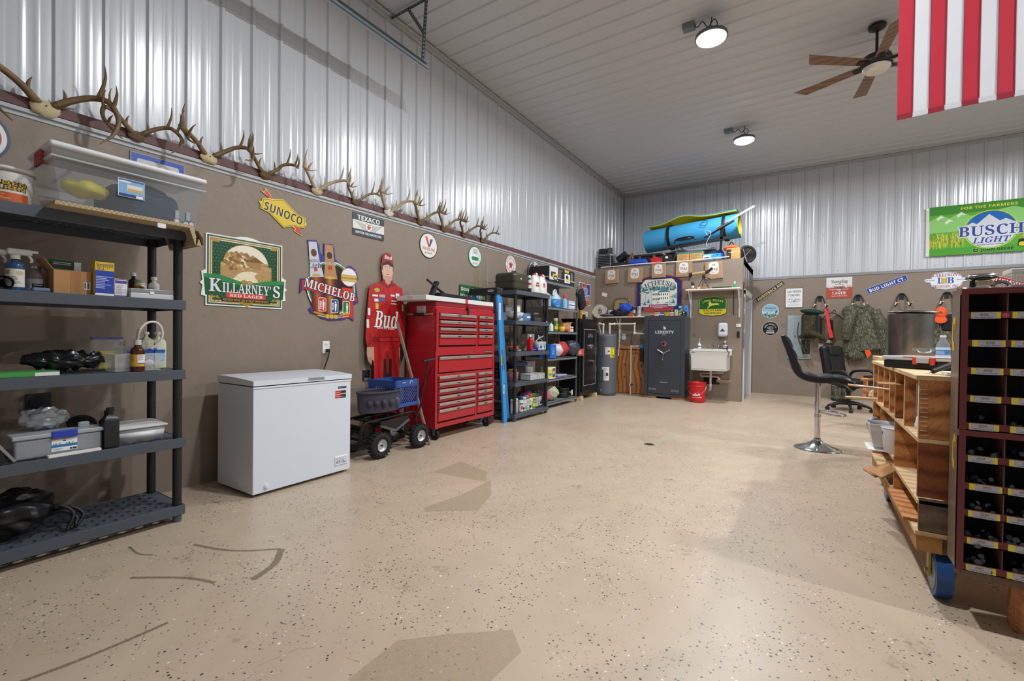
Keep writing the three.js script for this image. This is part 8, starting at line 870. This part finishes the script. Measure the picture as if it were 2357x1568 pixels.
// ---------- seats ----------
{
  const t = thing('bar_stool', 'black quilted bar stool on a chrome pedestal', 'bar stool', [0.1, 0, -5.92], 0.06);
  part('base', la([[0.0001, 0], [0.215, 0], [0.218, 0.006], [0.19, 0.018], [0.12, 0.04], [0.06, 0.075], [0.034, 0.1], [0.03, 0.12], [0.0001, 0.12]], 0, 0, 0, 48), CHROME, t); part('column', [cy(0.029, 0.029, 0.42, 0, 0.3, 0, 24), cy(0.024, 0.024, 0.3, 0, 0.6, 0, 24)], CHROME, t); part('collar', cy(0.032, 0.032, 0.03, 0, 0.36, 0, 24), STEEL, t);
  part('foot_ring', tube([[0.02, 0.4, 0.03], [0.1, 0.395, 0.13], [0.2, 0.385, 0.13], [0.245, 0.38, 0.0], [0.2, 0.385, -0.13], [0.1, 0.395, -0.13], [0.02, 0.4, -0.03]], 0.011, 60, 8), CHROME, t); part('seat_plate', [bx(0.2, 0.012, 0.18, 0, 0.725, 0), bar([0.05, 0.72, 0.06], [0.14, 0.7, 0.13], 0.006)], STEEL, t);
  // upholstered shell: centre line in x-y, pads split by seams
  const line = [[0.29, 0.675], [0.24, 0.735], [0.14, 0.762], [0.02, 0.756], [-0.08, 0.766], [-0.15, 0.79], [-0.2, 0.84], [-0.235, 0.94], [-0.27, 1.05], [-0.31, 1.15], [-0.335, 1.215]], crv = new THREE.CatmullRomCurve3(line.map((p) => V(p[0], p[1], 0)), false, 'centripetal'), n = 60;
  const shell = (z0, z1, t0, t1, off, puff) => { const pos = [], idx = [], m = 10; for (let i = 0; i <= n; i++) { const u = t0 + (t1 - t0) * i / n, P = crv.getPointAt(u), T = crv.getTangentAt(u), N = V(T.y, -T.x, 0); for (let j = 0; j <= m; j++) { const q = j / m, b = off + puff * Math.pow(Math.sin(Math.PI * i / n), 0.5) * Math.pow(Math.sin(Math.PI * q), 0.5); pos.push(P.x + N.x * b, P.y + N.y * b, z0 + (z1 - z0) * q); } } for (let i = 0; i < n; i++) for (let j = 0; j < m; j++) { const a = i * (m + 1) + j, b = a + m + 1; idx.push(a, a + 1, b, a + 1, b + 1, b); } const g = new THREE.BufferGeometry(); g.setAttribute('position', new THREE.Float32BufferAttribute(pos, 3)); g.setIndex(idx); g.computeVertexNormals(); return g; };
  const sideS = () => { const s = new THREE.Shape(), up = [], dn = []; for (let i = 0; i <= 50; i++) { const u = i / 50, P = crv.getPointAt(u), T = crv.getTangentAt(u), k = 0.026 * Math.pow(Math.sin(Math.PI * Math.min(1, Math.max(0, u))) + 0.02, 0.22); up.push([P.x - T.y * k, P.y + T.x * k]); dn.unshift([P.x + T.y * k, P.y - T.x * k]); } [...up, ...dn].forEach((p, i) => (i ? s.lineTo(p[0], p[1]) : s.moveTo(p[0], p[1]))); return s; };
  part('shell', ext(sideS(), 0.36, 0.01).translate(0, 0, -0.18), LEATHER, t);
  const flip = (g) => { const id = g.index.array; for (let i = 0; i < id.length; i += 3) { const a = id[i]; id[i] = id[i + 1]; id[i + 1] = a; } g.computeVertexNormals(); return g; };
  for (const [a, b] of [[0.03, 0.2], [0.2, 0.36], [0.36, 0.5], [0.54, 0.68], [0.68, 0.83], [0.83, 0.98]]) for (const [z0, z1] of [[-0.17, -0.06], [-0.06, 0.06], [0.06, 0.17]]) part('pad', [flip(shell(z0, z1, a, b, 0.03, 0.02))], LEATHER, t);
}
{
  const t = thing('office_chair', 'black leather office chair with looped arms', 'office chair', [0.58, 0, -9.42], 0.9), PL = M('#17181a', 0.45);   // local +z is the front
  for (let i = 0; i < 5; i++) { const a = i * 1.2566 + 0.4, x = Math.sin(a), z = Math.cos(a), l = part('base_leg', taper([[0, 0.13, 0], [x * 0.15, 0.12, z * 0.15], [x * 0.3, 0.075, z * 0.3]], [0.035, 0.028, 0.02], 10, 8), PL, t); part('caster', [rot(cyz(0.028, 0.05), 0, a + Q).translate(x * 0.31, 0.028, z * 0.31), cy(0.012, 0.012, 0.04, x * 0.305, 0.06, z * 0.305)], PL, l); }
  part('gas_column', [cy(0.028, 0.034, 0.26, 0, 0.24, 0), cy(0.05, 0.04, 0.1, 0, 0.36, 0)], PL, t); part('mechanism', [bx(0.2, 0.05, 0.22, 0, 0.4, 0), bar([0.1, 0.4, 0], [0.3, 0.37, 0.05], 0.008)], PL, t);
  part('seat', lumpy(bx(0.5, 0.11, 0.5, 0, 0.475, 0.02, 0.05), 0.012, 7, 2), LEATHER, t); part('backrest', rot(lumpy(bx(0.48, 0.56, 0.11, 0, 0.3, 0, 0.05), 0.01, 7, 4), -0.18).translate(0, 0.5, -0.22), LEATHER, t); part('headrest', rot(lumpy(bx(0.26, 0.17, 0.06, 0, 0.49, 0.055, 0.025), 0.004, 9), -0.18).translate(0, 0.5, -0.22), M('#1a1716', 0.5), t); part('back_panel', rot(bx(0.26, 0.26, 0.03, 0, 0.24, 0.055, 0.012), -0.18).translate(0, 0.5, -0.22), M('#1e1a18', 0.5), t);
  for (const s of [-1, 1]) part('arm_loop', tube([[s * 0.25, 0.45, -0.12], [s * 0.3, 0.5, -0.2], [s * 0.31, 0.62, -0.16], [s * 0.31, 0.66, 0.0], [s * 0.31, 0.65, 0.16], [s * 0.3, 0.55, 0.22], [s * 0.27, 0.45, 0.14], [s * 0.25, 0.43, 0.0]], 0.022, 60, 10, true), PL, t);
}
{
  const FL = canvas(256, 256, (c) => { box(c, 0, 0, 256, 256, '#cbbba0'); srnd(3); for (let i = 0; i < 120; i++) disc(c, rnd() * 256, rnd() * 256, rr(6, 18), rr(5, 14), ['#8a4a48', '#5a6048', '#e0d4b8', '#a86a50', '#4a3c34'][i % 5]); }); FL.wrapS = FL.wrapT = THREE.RepeatWrapping; FL.repeat.set(4, 4);
  const F = M('#ffffff', 0.9, 0, { map: FL }), t = thing('floral_armchair', 'floral padded wooden armchair on casters behind the bench', 'armchair', [1.0, 0, -7.65], -0.5); part('seat_cushion', lumpy(bx(0.52, 0.12, 0.5, 0, 0.46, 0, 0.05), 0.01, 8), F, t); part('back_cushion', rot(lumpy(bx(0.54, 0.5, 0.13, 0, 0.25, 0, 0.06), 0.012, 8, 3), -0.2).translate(0, 0.5, -0.24), F, t); for (const s of [-1, 1]) { part('arm', [bb(s * 0.3 - 0.03, s * 0.3 + 0.03, 0.64, 0.675, -0.28, 0.26, 0.012), bb(s * 0.3 - 0.02, s * 0.3 + 0.02, 0.4, 0.64, 0.16, 0.2), bb(s * 0.3 - 0.02, s * 0.3 + 0.02, 0.4, 0.64, -0.24, -0.2)], FIR, t); part('arm_pad', bx(0.07, 0.035, 0.3, s * 0.3, 0.69, 0.02, 0.012), BLACK, t); }
  part('pedestal', [cy(0.04, 0.05, 0.26, 0, 0.27, 0), bx(0.4, 0.04, 0.4, 0, 0.39, 0)], FIR, t); for (let i = 0; i < 5; i++) { const a = i * 1.2566 + 1.0, x = Math.sin(a), z = Math.cos(a), l = part('base_leg', beam([0, 0.14, 0], [x * 0.32, 0.095, z * 0.32], 0.05, 0.045), FIR, t); part('caster', [sp(0.036, x * 0.32, 0.036, z * 0.32), cy(0.02, 0.02, 0.03, x * 0.32, 0.07, z * 0.32)], BLACKG, l); }
}
// ---------- workbench of open cubbies on casters ----------
{
  const t = thing('cubby_workbench', 'rolling wooden workbench of open cubbies', 'workbench', [0, 0, 0]), x0 = 0.432, x1 = 1.0, zn = -2.772, zf = -4.5, EDGE = M('#e2c698', 0.7);
  const slab = (n, a, m = FIR) => part(n, bb(...a, 0.001), m, t);
  slab('top_board', [x0 - 0.012, x1, 1.0, 1.02, zf - 0.02, zn + 0.008], PLY); slab('middle_shelf', [x0, x1, 0.712, 0.73, zf, zn], PLY); slab('lower_shelf', [x0, x1, 0.43, 0.448, -3.5, zn], PLY); slab('far_lower_shelf', [x0, x1, 0.47, 0.488, zf, -3.5], PLY); slab('bottom_board', [x0 - 0.005, x1, 0.286, 0.306, zf, zn], PLY); slab('back_panel', [x1, x1 + 0.012, 0.29, 1.0, zf, zn], FIR);
  for (const [z, nm] of [[zn - 0.009, 'end_panel'], [zf + 0.009, 'far_end_panel']]) { slab(nm, [x0, x1, 0.732, 1.0, z - 0.009, z + 0.009]); slab(nm, [x0, x1, 0.462, 0.711, z - 0.009, z + 0.009], nm === 'end_panel' ? M('#b09070', 0.6, 0, { map: FIR_T }) : FIR); } slab('end_drawer_front', [x0 + 0.006, x1, 0.31, 0.455, zn - 0.018, zn], DARKWOOD); slab('far_end_panel', [x0, x1, 0.306, 0.46, zf, zf + 0.018]);
  for (const z of [-3.147, -3.445, -3.664, -3.915, -4.23]) slab('divider', [x0, x1, 0.73, 1.0, z - 0.008, z + 0.008]); for (const z of [-3.45, -4.05]) slab('divider', [x0, x1, 0.448, 0.712, z - 0.009, z + 0.009]); slab('divider', [x0, x1, 0.306, 0.43, -3.46, -3.442]); slab('loose_board', [x0 - 0.03, x0 + 0.3, 0.308, 0.322, -3.42, -2.9], FIR);
  const ed = []; for (const z of [zn - 0.009, -3.147, -3.445, -3.664, -3.915, -4.23, zf + 0.009]) ed.push(bb(x0 - 0.0015, x0, 0.735, 0.998, z - 0.0085, z + 0.0085)); ed.forEach((g) => part('edge_strip', g, EDGE, t)); part('joint_fingers', (() => { const s = []; for (let i = 0; i < 12; i++) s.push(bb(x0 + 0.004, x0 + 0.03, 0.745 + i * 0.021, 0.7475 + i * 0.021, zn, zn + 0.0012)); return s; })(), EDGE, t);
  slab('skid', [x0, x0 + 0.09, 0.215, 0.285, zf, zn], M('#c8a878', 0.75, 0, { map: PLY_T })); slab('skid', [x1 - 0.09, x1, 0.215, 0.285, zf, zn], M('#b89a70', 0.75, 0, { map: PLY_T })); slab('cross_member', [x0 + 0.09, x1 - 0.09, 0.215, 0.285, zn - 0.1, zn - 0.004], DARKWOOD);
  for (const [x, z] of [[0.53, zn - 0.09], [0.53, zf + 0.15], [0.92, zn - 0.09], [0.92, zf + 0.15]]) { const c = part('caster_tyre', [cyx(0.106, 0.058, x, 0.106, z + 0.01, 36)], M('#1f4a86', 0.45), t); part('hub', [cyx(0.078, 0.062, x, 0.106, z + 0.01, 28)], M('#9aa09a', 0.5, 0.4), c); part('fork', [bb(x - 0.048, x + 0.048, 0.2135, 0.2145, z - 0.04, z + 0.06), bb(x - 0.044, x - 0.036, 0.085, 0.2135, z - 0.012, z + 0.03), bb(x + 0.036, x + 0.044, 0.085, 0.2135, z - 0.012, z + 0.03), cyx(0.011, 0.11, x, 0.106, z + 0.01, 10)], M('#b09a50', 0.5, 0.3), c); }
  // things in the cubbies
  const pb = thing('cardboard_box', 'tan cardboard box with white packet in bench cubby', 'box', [0.62, 0.731, -3.34]); part('body', bx(0.2, 0.2, 0.16, 0, 0.1, 0), CARD, pb); part('flap', bx(0.2, 0.004, 0.16, -0.17, 0.196, -0.1), CARD, pb);
  const fl = thing('cardboard_flap', 'long cardboard strip with white label poking out of bench', 'cardboard', [0.43, 0.862, -3.79]); part('strip', rot(bx(0.4, 0.008, 0.1), 0, 0, -0.08), CARD, fl); part('label', rot(bx(0.26, 0.0015, 0.06, -0.03, 0.005, 0), 0, 0, -0.08), WHITE, fl); const wbx = carton('white_carton', 'plain white box in the far bench cubby', 'box', [0.58, 0.731, -4.07], [0.16, 0.15, 0.2], M('#cfc8c0', 0.7), null); void wbx; carton('cardboard_box', 'upright cardboard sheet box beside the white box', 'box', [0.6, 0.731, -3.79], [0.24, 0.12, 0.2], CARD, null); solo('wood_strip', 'pale wood strip sticking out below the cardboard', 'board', bx(0.5, 0.012, 0.08, 0, 0.006, 0), PLY, [0.5, 0.731, -4.36]);
  solo('plastic_sheet_roll', 'clear white plastic sheets stuffed in the near cubby', 'plastic', [lumpy(bx(0.12, 0.08, 0.14, 0, 0.05, 0, 0.03), 0.02, 18, 4)], M('#d8dade', 0.4), [0.5, 0.733, -2.88]); solo('metal_rod', 'thin chrome rod standing in a bench cubby', 'rod', cy(0.006, 0.006, 0.23, 0, 0.116, 0, 10), CHROME, [0.47, 0.731, -3.06]);
  const rd = thing('ribbed_roller', 'black ribbed rubber roller in the lower cubby', 'roller', [0.57, 0.489, -4.25]); { const g = [cyx(0.038, 0.2, 0, 0.1, 0, 20)]; for (let i = 0; i < 9; i++) g.push(cyx(0.045, 0.012, -0.09 + i * 0.0225, 0.1, 0, 20)); part('body', g, M('#1c1c1e', 0.6), rd); part('stand', [bb(-0.09, -0.07, 0, 0.07, -0.02, 0.02), bb(0.07, 0.09, 0, 0.07, -0.02, 0.02)], M('#c0282c', 0.5), rd); }
  const tb = thing('plastic_tub', 'white plastic tub hanging out of the lower cubby', 'tub', [0.44, 0.489, -3.86]); part('walls', la([[0.0001, 0], [0.1, 0], [0.13, 0.14], [0.138, 0.145], [0.125, 0.145], [0.096, 0.006], [0.0001, 0.006]], 0, 0, 0, 4).rotateY(Q / 2), M('#d6dade', 0.4), tb); const tb2 = thing('white_cup', 'white plastic cup with blue mark beside the tub', 'cup', [0.46, 0.489, -3.63]); part('cup', la([[0.0001, 0], [0.055, 0], [0.07, 0.15], [0.073, 0.152], [0.0001, 0.148]]), M('#dfe1e6', 0.4), tb2); part('mark', bx(0.002, 0.02, 0.02, -0.066, 0.12, 0.01), M('#3040b0', 0.5), tb2); solo('roll_of_tape', 'grey plastic tape roll at the cubby front', 'tape', rot(tor(0.045, 0.016, 0, 0, 0, 22), 0, 0.8), M('#b4b8bc', 0.5), [0.42, 0.552, -4.3]); solo('plastic_sheet', 'flat white plastic sheet under the tub', 'sheet', bx(0.3, 0.006, 0.26, 0, 0, 0), WHITE, [0.49, 0.462, -3.9]);
  for (const [x, y, z, a, l] of [[0.44, 0.4, -3.62, 0.6, 'ragged cardboard scrap tilted in lower bench cubby'], [0.43, 0.36, -3.72, 0.35, 'bent cardboard scrap poking from the lower bench']]) solo('cardboard_scrap', l, 'cardboard', lumpy(rot(bx(0.2, 0.01, 0.14, 0, 0, 0, 0.003), 0.2, 0.3, a), 0.006, 12, x), CARD, [x, y, z]);
  solo('black_bag', 'small black plastic bag in lower bench cubby', 'bag', sit(sp(0.07, 0, 0.04, 0, 1, 0.6, 1, 18), 0.02, 20, 3), BLACKG, [0.52, 0.307, -3.62]);
  // second bench behind carries the pot
  const b2 = thing('side_workbench', 'plain wooden bench hidden behind the cubbies', 'workbench', [0, 0, 0]); part('top', bb(0.56, 1.6, 0.98, 1.02, -5.95, -4.58, 0.003), PLY, b2); for (const [x, z] of [[0.62, -4.66], [1.52, -4.66], [0.62, -5.87], [1.52, -5.87]]) part('leg', bb(x - 0.04, x + 0.04, 0, 0.98, z - 0.04, z + 0.04), FIRV, b2);
  const SS = M('#b4b4b2', 0.3, 1, { map: dataTex(128, (u, v) => { const n = 205 + 30 * tileNoise(u, v, 5, 3) + 18 * tileNoise(u, v, 20, 1); return [n, n * 0.985, n * 0.96]; }) }), pot = thing('stock_pot', 'large dented stainless stock pot with lid', 'pot', [0.772, 1.021, -5.4]); part('body', la([[0.0001, 0], [0.15, 0], [0.162, 0.012], [0.163, 0.385], [0.168, 0.39], [0.165, 0.395], [0.157, 0.39], [0.0001, 0.03]], 0, 0, 0, 48), SS, pot); part('lid', rot(la([[0.0001, 0.03], [0.05, 0.03], [0.15, 0.018], [0.182, 0.006], [0.184, 0.0], [0.0001, 0.0]], 0, 0, 0, 48), 0, 0, -0.03).translate(0.015, 0.405, 0), SS, pot); for (const s of [1]) part('handle', [bx(0.15, 0.03, 0.004, 0.05, 0.08, 0.16).rotateY(0.1), tube([[0.02, 0.08, 0.165], [0.03, 0.06, 0.215], [0.1, 0.06, 0.21], [0.11, 0.08, 0.16]], 0.007, 24)], STEEL, pot);
  const tc = thing('parts_case', 'black parts case with clear lid and red latches', 'case', [0.62, 1.021, -3.42], -0.62); part('tray', bx(0.42, 0.045, 0.26, 0, 0.024, 0, 0.008), M('#1b1b1d', 0.45), tc); part('lid', bx(0.43, 0.022, 0.27, 0, 0.058, 0, 0.006), M('#c9cdd2', 0.2), tc); for (const x of [-0.05, 0.03]) part('latch', bx(0.022, 0.04, 0.012, x, 0.046, 0.138, 0.003), M('#d84a30', 0.45), tc); part('carry_handle', [bx(0.055, 0.03, 0.02, -0.01, 0.05, 0.145, 0.004)], M('#b8bcc2', 0.35), tc); part('stripe', bx(0.3, 0.003, 0.002, 0.04, 0.066, 0.1356), M('#c83a34', 0.4), tc);
  const so = thing('soldering_iron', 'black pen-shaped tool lying on bench corner', 'tool', [0.53, 1.021, -2.98], 0); part('grip', bar([0.06, 0.05, -0.02], [-0.03, 0.012, 0.07], 0.011, 12), BLACK, so); part('tip', bar([-0.03, 0.012, 0.07], [-0.06, 0.004, 0.11], 0.0025, 8), STEEL, so); part('collar', bar([0.06, 0.05, -0.02], [0.07, 0.055, -0.03], 0.013, 12), M('#b02838', 0.5), so);
  solo('white_tray', 'white plastic tray on the bench near the bin cabinet', 'tray', [bx(0.14, 0.018, 0.1, 0, 0.009, 0, 0.004)], M('#dcdedc', 0.5), [0.6, 1.0205, -2.86]);
  bottle('water_bottle', 'clear water bottle with blue label on bench', 'bottle', [0.665, 1.021, -3.62], { r: 0.033, h: 0.17, shoulder: 0.06, neck: [0.013, 0.012], cap: [0.014, 0.012], mat: M('#e4ecf2', 0.1, 0, { transmission: 0.8, thickness: 0, ior: 1.3 }), label: ['water', 0.06, 0.12], mid: -0.2 });
}
// ---------- bolt bin cabinet ----------
{
  const PM = M('#6b2c2c', 0.42, 0.1), IN = M('#1c1413', 0.7), SIDE = M('#8a7768', 0.4, 0.15, { map: MOTTLE }), X0 = 0.53, ZFc = -2.594, ZBc = -2.765 + 0.03, cols = 7, pitch = 0.1145, YEL = M('#d8a82c', 0.5), BOLT = M('#5a5b5e', 0.3, 1);
  const bolt = geo([cy(0.0045, 0.0045, 0.05, 0, 0, 0, 6), cy(0.0095, 0.0095, 0.007, 0, 0.027, 0, 6)]);
  const cab = (name, label, y0, rows, strips, top) => {
    const t = thing(name, label, 'bin cabinet', [0, 0, 0]), W = cols * pitch + 0.045, x1 = X0 + W, y1 = top;
    part('side_panel', bb(X0, X0 + 0.004, y0, y1, ZBc, ZFc), SIDE, t); part('side_panel', bb(x1 - 0.004, x1, y0, y1, ZBc, ZFc), SIDE, t); part('back_panel', bb(X0, x1, y0, y1, ZBc - 0.003, ZBc), IN, t); part('top_panel', bb(X0, x1, y1 - 0.024, y1, ZBc, ZFc + 0.001, 0.002), PM, t); part('face_frame', bb(X0, X0 + 0.022, y0, y1 - 0.024, ZFc - 0.02, ZFc + 0.001), PM, t); part('face_frame', bb(x1 - 0.022, x1, y0, y1 - 0.024, ZFc - 0.02, ZFc + 0.001), PM, t);
    strips.forEach((ys, r) => {
      part('bin_floor', bb(X0 + 0.004, x1 - 0.004, ys - 0.016, ys - 0.012, ZBc, ZFc), IN, t); const st = part('label_rail', bb(X0 + 0.02, x1 - 0.02, ys - 0.016, ys + 0.015, ZFc - 0.006, ZFc), PM, t);
      for (let c = 0; c < 3; c++) { const xa = X0 + 0.0225 + c * pitch, j = ((r * 7 + c * 5) % 9) * 0.0014; part('tag_backing', qd(0.086 + j, 0.026, 'bintag', xa + 0.05 + j, ys, ZFc + 0.0008), SHEET, st, true); part('bin_label', qd(0.068, 0.025, 'bin' + rows[(r + c * 3) % rows.length], xa + 0.045 + j * 2, ys - 0.001, ZFc + 0.0016), SHEET, st, true); if (!r && !c && top > 1) part('red_sticker', cyz(0.01, 0.001, xa + 0.106, ys, ZFc + 0.001, 20).scale(1, 1, 1), M('#c85058', 0.5), st); }
      const yt = r ? strips[r - 1] - 0.016 : y1 - 0.024; for (let c = 1; c < cols; c++) { const x = X0 + 0.0225 + c * pitch - 0.002; if (c < 4) part('divider', bb(x - 0.0012, x + 0.0012, ys - 0.012, yt, ZBc, ZFc - 0.001), M('#7a5450', 0.5), t); }
    });
    return t;
  };
  const up = cab('bolt_bin_cabinet', 'upper maroon bolt bin cabinet with labelled compartments', 0.8145, ['GR-400', 'A-928', '88445', '68000', '68008'], [1.285, 1.171, 1.058, 0.944, 0.8305], 1.397);
  const dn = cab('bolt_bin_cabinet', 'lower maroon bolt bin cabinet full of bolts', 0.2335, ['68038', '68052', '68065', '68081', '68087'], [0.698, 0.583, 0.472, 0.36, 0.25], 0.813);
  const cmark = (t, y, z) => part('yellow_mark', ext(shape([[-0.02, -0.07], [-0.03, -0.04], [-0.028, 0.04], [-0.006, 0.075], [0.022, 0.06], [0.02, 0.02], [0.008, 0.02], [0.004, 0.045], [-0.01, 0.04], [-0.01, -0.03], [0.004, -0.035], [0.012, -0.075]]), 0.0008).rotateY(-Q).translate(X0 - 0.001, y, z), YEL, t); cmark(up, 1.21, -2.69); cmark(dn, 0.71, -2.65);
  srnd(9); const m = new THREE.Matrix4(), q = new THREE.Quaternion(), e = new THREE.Euler();
  const fill = (t, ys, c, n) => { const g = []; for (let i = 0; i < n; i++) { e.set(rr(1.0, 2.1), rr(0, 6.28), rr(-0.4, 0.4)); q.setFromEuler(e); const b = bolt.clone(), s = rr(0.7, 1.25); m.compose(V(X0 + 0.035 + c * pitch + rr(0.012, pitch - 0.03), ys - 0.006 + rr(0, 0.035) * (1 - 0.3 * rnd()), rr(ZBc + 0.03, ZFc - 0.03)), q, V(s, s, s)); b.applyMatrix4(m); g.push(b); } const o = part('loose_bolts', g, BOLT, t, true); o.userData.kind = 'stuff'; };
  [[0.698, 12, 6], [0.583, 10, 5], [0.472, 26, 30], [0.36, 30, 34], [0.25, 30, 34]].forEach(([ys, a, b]) => { fill(dn, ys, 0, a); fill(dn, ys, 1, b); }); fill(up, 0.8305, 0, 8); fill(up, 0.8305, 1, 10);
  const st = thing('cart_base', 'low pallet frame carrying the bolt bin cabinets', 'frame', [0, 0, 0]); part('frame', [bb(X0 + 0.03, 1.36, 0.19, 0.2325, -2.745, -2.63)], DARKWOOD, st); for (const x of [0.75, 1.25]) part('post', bb(x - 0.03, x + 0.03, 0, 0.19, -2.74, -2.66), FIRV, st);
  const sl = thing('polished_tool', 'polished metal device with curved handle on bin cabinet', 'tool', [0.62, 1.398, -2.68]); part('base', la([[0.0001, 0], [0.05, 0], [0.052, 0.006], [0.03, 0.01], [0.0001, 0.01]], -0.02, 0, 0).scale(1.25, 1, 0.8), CHROME, sl); part('plate', [bx(0.05, 0.018, 0.03, -0.005, 0.024, 0.01, 0.002)], M('#d4cfb4', 0.4), sl); part('dome', sp(0.05, -0.012, 0.052, 0, 1.0, 0.34, 0.8, 22), M('#a8a8ac', 0.22, 1), sl); part('rim', rot(tor(0.042, 0.004, 0, 0, 0, 26), Q).translate(-0.012, 0.046, 0).scale(1.1, 1, 0.9), BLACKG, sl); part('curved_handle', [tr(new THREE.TorusGeometry(0.026, 0.0075, 8, 20, 3.1), 0.042, 0.002, 0.012)], M('#9c9c9e', 0.35, 0.6), sl); part('post', cy(0.008, 0.01, 0.03, -0.04, 0.022, 0), BLACK, sl);
  const rk = thing('louvred_basket', 'white slatted plastic basket on bin cabinet', 'basket', [0.78, 1.398, -2.68]); part('frame', [bb(-0.1, 0.12, 0.055, 0.075, -0.05, 0.055, 0.004), bb(-0.1, 0.12, 0, 0.01, -0.05, 0.055)], M('#cfcfca', 0.5), rk); for (let i = 0; i < 26; i++) part('slat', bb(-0.098 + i * 0.0084, -0.0945 + i * 0.0084, 0.008, 0.058, 0.05, 0.056), M('#cfcfca', 0.5), rk);
}
// ---------- ceiling fan ----------
{
  const t = thing('ceiling_fan', 'six-blade ceiling fan with dark hub and white light', 'ceiling fan', [0.6, 0, -6.55]), DK = M('#1a1a1c', 0.4); part('canopy', la([[0.0001, HC + 0.01], [0.085, HC + 0.01], [0.08, HC - 0.02], [0.03, HC - 0.05], [0.0001, HC - 0.05]]), DK, t); part('downrod', cy(0.014, 0.014, 0.3, 0, HC - 0.16, 0), DK, t); part('motor', la([[0.0001, 4.4], [0.06, 4.4], [0.13, 4.37], [0.15, 4.32], [0.15, 4.28], [0.12, 4.255], [0.0001, 4.25]]), DK, t); part('light_bowl', la([[0.13, 4.252], [0.13, 4.24], [0.1, 4.205], [0.05, 4.19], [0.0001, 4.186]]), M('#d8d6ce', 0.4), t);
  const BW = M('#ffffff', 0.5, 0, { map: woodTex([136, 108, 86], [98, 74, 58], 21, 256) }), s = shape([[0.13, -0.05], [0.75, -0.068], [0.84, 0.06], [0.13, 0.05]]); for (let i = 0; i < 6; i++) { const a = -(83 + i * 60) * Math.PI / 180, b = part('blade', rot(ext(s, 0.007), -Q + 0.2, 0, 0).rotateY(a).translate(0, 4.295, 0), BW, t); part('blade_iron', rot(bx(0.12, 0.012, 0.06, 0.16, -0.006, 0, 0.003), 0.2).rotateY(a).translate(0, 4.29, 0), DK, b); }
}
// ---------- floor drain and marks ----------
{
  const d = thing('floor_drain', 'small round metal floor drain', 'drain', [-1.45, 0, -5.04]); part('grate', la([[0.0001, 0.002], [0.03, 0.002], [0.05, 0.0035], [0.058, 0.001]]), M('#5c5f60', 0.5, 0.5), d); part('slots', [bx(0.07, 0.0012, 0.006, 0, 0.0038, 0.012), bx(0.07, 0.0012, 0.006, 0, 0.0038, -0.012), bx(0.06, 0.0012, 0.006, 0, 0.0038, 0)], BLACK, d);
  const ALPHA = dataTex(256, (u, v) => { const n = tileNoise(u, v, 34, 4) + 0.6 * tileNoise(u, v, 90, 7); return [n > -0.16 ? 170 : 30]; }, false), SC = (col, k) => M(col, 0.45, 0, { alphaMap: rep(ALPHA, k), transparent: true, side: THREE.DoubleSide });
  const ribbon = (pts, w, m, nm) => { const c = new THREE.CatmullRomCurve3(pts.map((p) => V(p[0], 0, p[1]))), pos = [], idx = [], N = 40; for (let i = 0; i <= N; i++) { const P = c.getPointAt(i / N), T = c.getTangentAt(i / N), k = w * (0.7 + 0.6 * Math.abs(fbm(i * 0.3, w * 99))); pos.push(P.x - T.z * k, 0.0012, P.z + T.x * k, P.x + T.z * k, 0.0012, P.z - T.x * k); if (i < N) idx.push(i * 2, i * 2 + 1, i * 2 + 2, i * 2 + 1, i * 2 + 3, i * 2 + 2); } const g = new THREE.BufferGeometry(); g.setAttribute('position', new THREE.Float32BufferAttribute(pos, 3)); g.setIndex(idx); g.computeVertexNormals(); part(nm, g, m, floor); };
  const patch = (pts, m, nm) => { const g = new THREE.ShapeGeometry(shape(pts.map((p) => [p[0], -p[1]]))); g.rotateX(-Q); g.translate(0, 0.001, 0); part(nm, g, m, floor); };
  MARKS(ribbon, patch, SC);
}
function MARKS(ribbon, patch, SC) {
  const S = SC('#7d6a4e', 14), D = SC('#6f5f4a', 18), P = SC('#bca98e', 12), G = SC('#cdc9b4', 10);
  ribbon([[-2.22, -0.3], [-2.184, -0.44], [-2.164, -0.603], [-2.159, -0.789]], 0.011, S, 'scuff_mark'); ribbon([[-2.845, -1.158], [-2.628, -1.226], [-2.508, -1.302], [-2.4, -1.401]], 0.012, S, 'scuff_mark'); ribbon([[-2.393, -1.4], [-2.266, -1.285], [-2.207, -1.15]], 0.022, S, 'scuff_mark'); ribbon([[-2.701, -0.833], [-2.588, -0.915], [-2.46, -0.992], [-2.325, -1.037]], 0.012, S, 'scuff_mark'); ribbon([[-3.1, -0.95], [-2.95, -0.95], [-2.885, -0.985]], 0.007, D, 'scuff_mark');
  patch([[-2.683, -2.92], [-2.711, -3.316], [-2.326, -3.202], [-2.153, -2.965]], P, 'dusty_patch'); patch([[-2.129, -2.232], [-2.183, -2.288], [-2.133, -2.613], [-2.156, -3.03], [-1.949, -2.741], [-1.846, -2.446]], P, 'dusty_patch'); patch([[-1.309, -1.231], [-1.175, -1.368], [-0.977, -1.534], [-0.881, -1.446], [-0.891, -1.264], [-1.1, -1.0], [-1.3, -1.0]], P, 'dusty_patch');
  ribbon([[-1.62, -4.6], [-1.485, -4.92]], 0.02, G, 'water_streak'); ribbon([[-1.352, -4.95], [-1.2, -4.9], [-1.093, -4.8]], 0.016, G, 'water_streak'); ribbon([[-1.4, -5.15], [-1.367, -5.7], [-1.172, -6.5]], 0.03, G, 'water_streak');
}
renderer.render(scene, camera);
